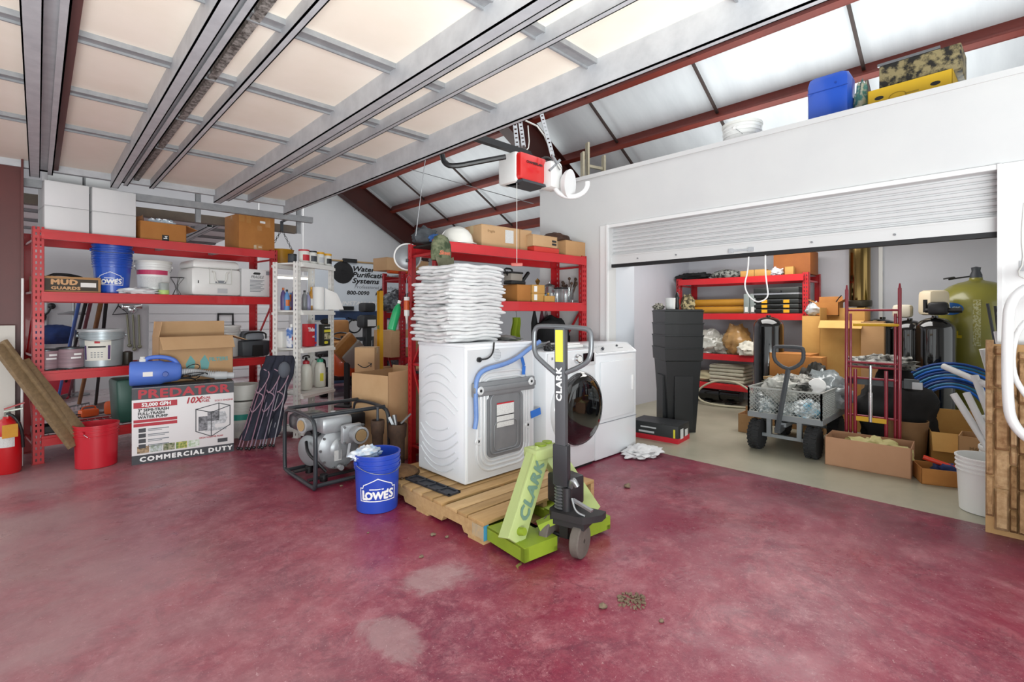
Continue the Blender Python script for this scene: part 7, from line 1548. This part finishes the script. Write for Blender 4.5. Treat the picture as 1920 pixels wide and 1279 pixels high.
bucket('white_bucket', 'white bucket on the storage room floor at the right edge of the doorway', (4.47, .155, 0), WPL, R=.15, H=.36, hang=.9, rz=.5)
bucket('white_bucket', 'white bucket standing behind the front one at the right edge of the doorway', (4.82, .05, 0), WPL, R=.15, H=.36, hang=.9, rz=.5, lid=WPL)
bucket('white_bucket', 'white bucket stacked on the rear bucket at the right edge of the doorway', (4.82, .05, .373), WPL, R=.14, r=.13, H=.20, ribs=False, handle=False)
# stone veneer boards
t = T('veneer_panel', 'brown split-stone veneer panel leaning on the wall at the right edge', 'stone panel', (4.03, .13, 0), AR); t.rotation_euler = (0, 0, AR)
rd = random.Random(21); cols = []
b = MB(); b.bx((-.01, .03, 0), (.55, .05, 1.12)); b.build('backing_board', M('backing_wood', '#b08a5c', .8), t)
SM = [M('stone_%d' % k, c, .85, col2=c2, scale=22, bump=.5, bscale=30, contrast=.2) for k, (c, c2) in enumerate((('#b8946a', '#86623f'), ('#c4a47c', '#9a7650'), ('#a58158', '#73522f')))]
x = -.01; tops = [1.15, 1.11, 1.13, 1.08, 1.12, 1.10, 1.12]; ci = 0
while x < .5:
    w_ = .032+rd.random()*.035; z = .03 if ci else .10; top = tops[ci % 7]
    while z < top-.03:
        h = min(.09+rd.random()*.22, top-z); sb = MB(); nx, nz = 6, max(4, int(h/.02)); dp = .015+rd.random()*.03; sd = rd.random()*50
        sb.grid(lambda u, v: (x+.001+u*(w_-.003), .03-dp*min(1, 8*min(u, 1-u)+.15)*min(1, 12*min(v, 1-v)+.15)-.010*noise.noise(Vector((u*4+sd, v*h*40, sd))), z+.0015+v*(h-.003)), nx, nz); sb.build('stone_strip', SM[rd.randrange(3)], t, ang=35); z += h
    x += w_; ci += 1
b = MB(); b.bar((3.96, -.10, .02), (3.99, -.36, .50), .11, .03, up=(1, 0, 0), bev=.003); tag(b.build('wood_plank', M('plank_wood', '#a8845a', .7, col2='#8d6a44', scale=4, stretch=(9, 2, 2))), 'light brown plank leaning across the foot of the stone panel at the right edge', 'plank')
# white bent tube rack
b = MB(); q = onX(1890, 600, 3.82)
P = [(3.80, -.22, 1.47), (3.80, -.05, 1.46), (3.80, .035, 1.38), (3.80, .045, 1.2), (3.80, .045, .85), (3.80, .03, .70), (3.80, -.06, .60), (3.80, -.22, .58)]
t = T('white_tube_frame', 'thick white bent tube frame in front of the stone panel at the right edge', 'tube frame', (3.80, -.2, 0)); o = Vector((3.80, -.2, 0))
b = MB(); b.tube([Vector(p)-o for p in P], .024, smooth=3, n=16); b.build('outer_tube', PV, t)
b = MB(); b.tube([Vector(p)-o for p in ((3.86, -.22, 1.36), (3.86, -.05, 1.30), (3.86, .02, 1.18), (3.85, .03, .98), (3.84, -.02, .86), (3.82, -.12, .72), (3.82, -.22, .66))], .014, smooth=2, n=10); b.build('inner_tube', PV, t)
b = MB(); b.bx((-.02, -.06, 0), (.02, -.02, 1.5)); b.bx((-.2, -.06, 0), (.25, -.02, .03)); b.build('post', PV, t)
t = T('cable_bracket', 'small white-grey bracket with loose cable on the wall right of the doorway', 'bracket', (XP, -.02, 1.55)); b = MB(); b.bx((-.02, -.02, .0), (0, .02, .06)); b.build('plate', LGREY, t); b = MB(); b.tube([(-.015, 0, .4), (-.02, .01, .2), (-.02, 0, .05), (-.03, .03, -.02), (-.03, -.01, -.05)], .004, smooth=1); b.build('cable', WPL2, t)
# =================== on top of the storage room ===================
ZM = 2.555
t = T('blue_container', 'blue plastic container standing on top of the storage room', 'container', (4.62, 1.06, ZM), -PI/2)
b = MB(); b.box((0, 0, .33), (.30, .24, .66), bev=.06); b.build('body', BLUE, t); b = MB(); b.bx((-.14, -.123, .52), (.14, -.118, .524)); b.cyl((.06, -.12, .56), (.06, -.125, .56), .008); b.build('seam', BLUE_D, t)
bucket('white_bucket', 'white bucket whose rim shows above the partition edge', (4.47, 1.70, ZM), WPL, R=.16, H=.40, lid=WPL2, hang=.9)
t = carton('yellow_fruit_box', 'yellow fruit box with dark hand holes on top of the storage room', (4.66, .55, ZM), math.radians(-92), (.48, .32, .42), M('yellow_card', '#d9ae22', .6), 'open', flapa=(None,)*4)
mp = front(t, .48, .32, .42); b = MB()
for x in (-.17, .15): n = 16; P = [(x+.028*math.cos(i*2*PI/n), .14+.014*math.sin(i*2*PI/n)) for i in range(n)]; b.prism(P, .001, mp)
b.build('hand_hole', INKB, t); b = MB(); n = 20; b.stroke([(.05*math.cos(i*2*PI/n)-.06, .12+.03*math.sin(i*2*PI/n)) for i in range(n)], .005, mp, closed=True); b.patch((-.02, .12), (.06, .13), mp); b.build('printed_mark', M('dark_yellow_print', '#a8861c', .6), t)
t = T('black_white_box', 'black printed box with white swirls on the yellow fruit box', 'box', (4.70, .50, ZM+.425), math.radians(-92))
MB().box((0, 0, .09), (.46, .30, .18), bev=.01).build('body', M('swirl_print', '#17140f', .5, col2='#a8986c', scale=14, contrast=.06, amt=.35), t)
b = MB(); b.bx((-.24, -.15, .18), (.12, -.13, .20)); b.build('silver_edge', STEEL, t)
blob('green_net', 'green net bundle left of the yellow fruit box', 'net', (4.64, .86, ZM), (.05, .06, .30), M('green_net', '#4b7f74', .7, col2='#b5b39a', scale=20, contrast=.06), 180, .3, 3, .2)
b = MB(); b.bx((-.05, -.12, 0), (.0, .12, .52)); tag(b.build('grey_frame_panel', M('panel_khaki', '#8c887a', .6, col2='#5b584c', scale=18)), 'thin grey panel standing left of the green net bundle', 'panel', None, (4.72, .98, ZM), math.radians(-92))
b = MB()
for k in range(5): b.bx((-.2+.0*k, -.15+.05*k, .0), (.05, -.14+.05*k, .36-.03*k))
b.bx((-.2, -.16, 0), (.06, .1, .26)); tag(b.build('black_crate', BLACK), 'black slatted crate right of the yellow fruit box', 'crate', None, (4.72, .12, ZM), .2)
# ladder leaning behind the partition edge
t = T('aluminium_ladder', 'aluminium ladder whose top shows above the left end of the partition', 'ladder', (4.46, 3.42, ZM), -.5)
AM = M('ladder_aluminium', '#a8a08c', .4, .6, col2='#8d8470', scale=8)
for x, h in ((-.03, .57), (.03, .68), (.23, .55)): b = MB(); b.bx((x-.012, -.035, 0), (x+.012, .035, h)); b.build('rail', AM, t)
for z in (.12, .42): MB().bar((.03, 0, z), (.23, 0, z-.02), .03).build('rung', AM, t)
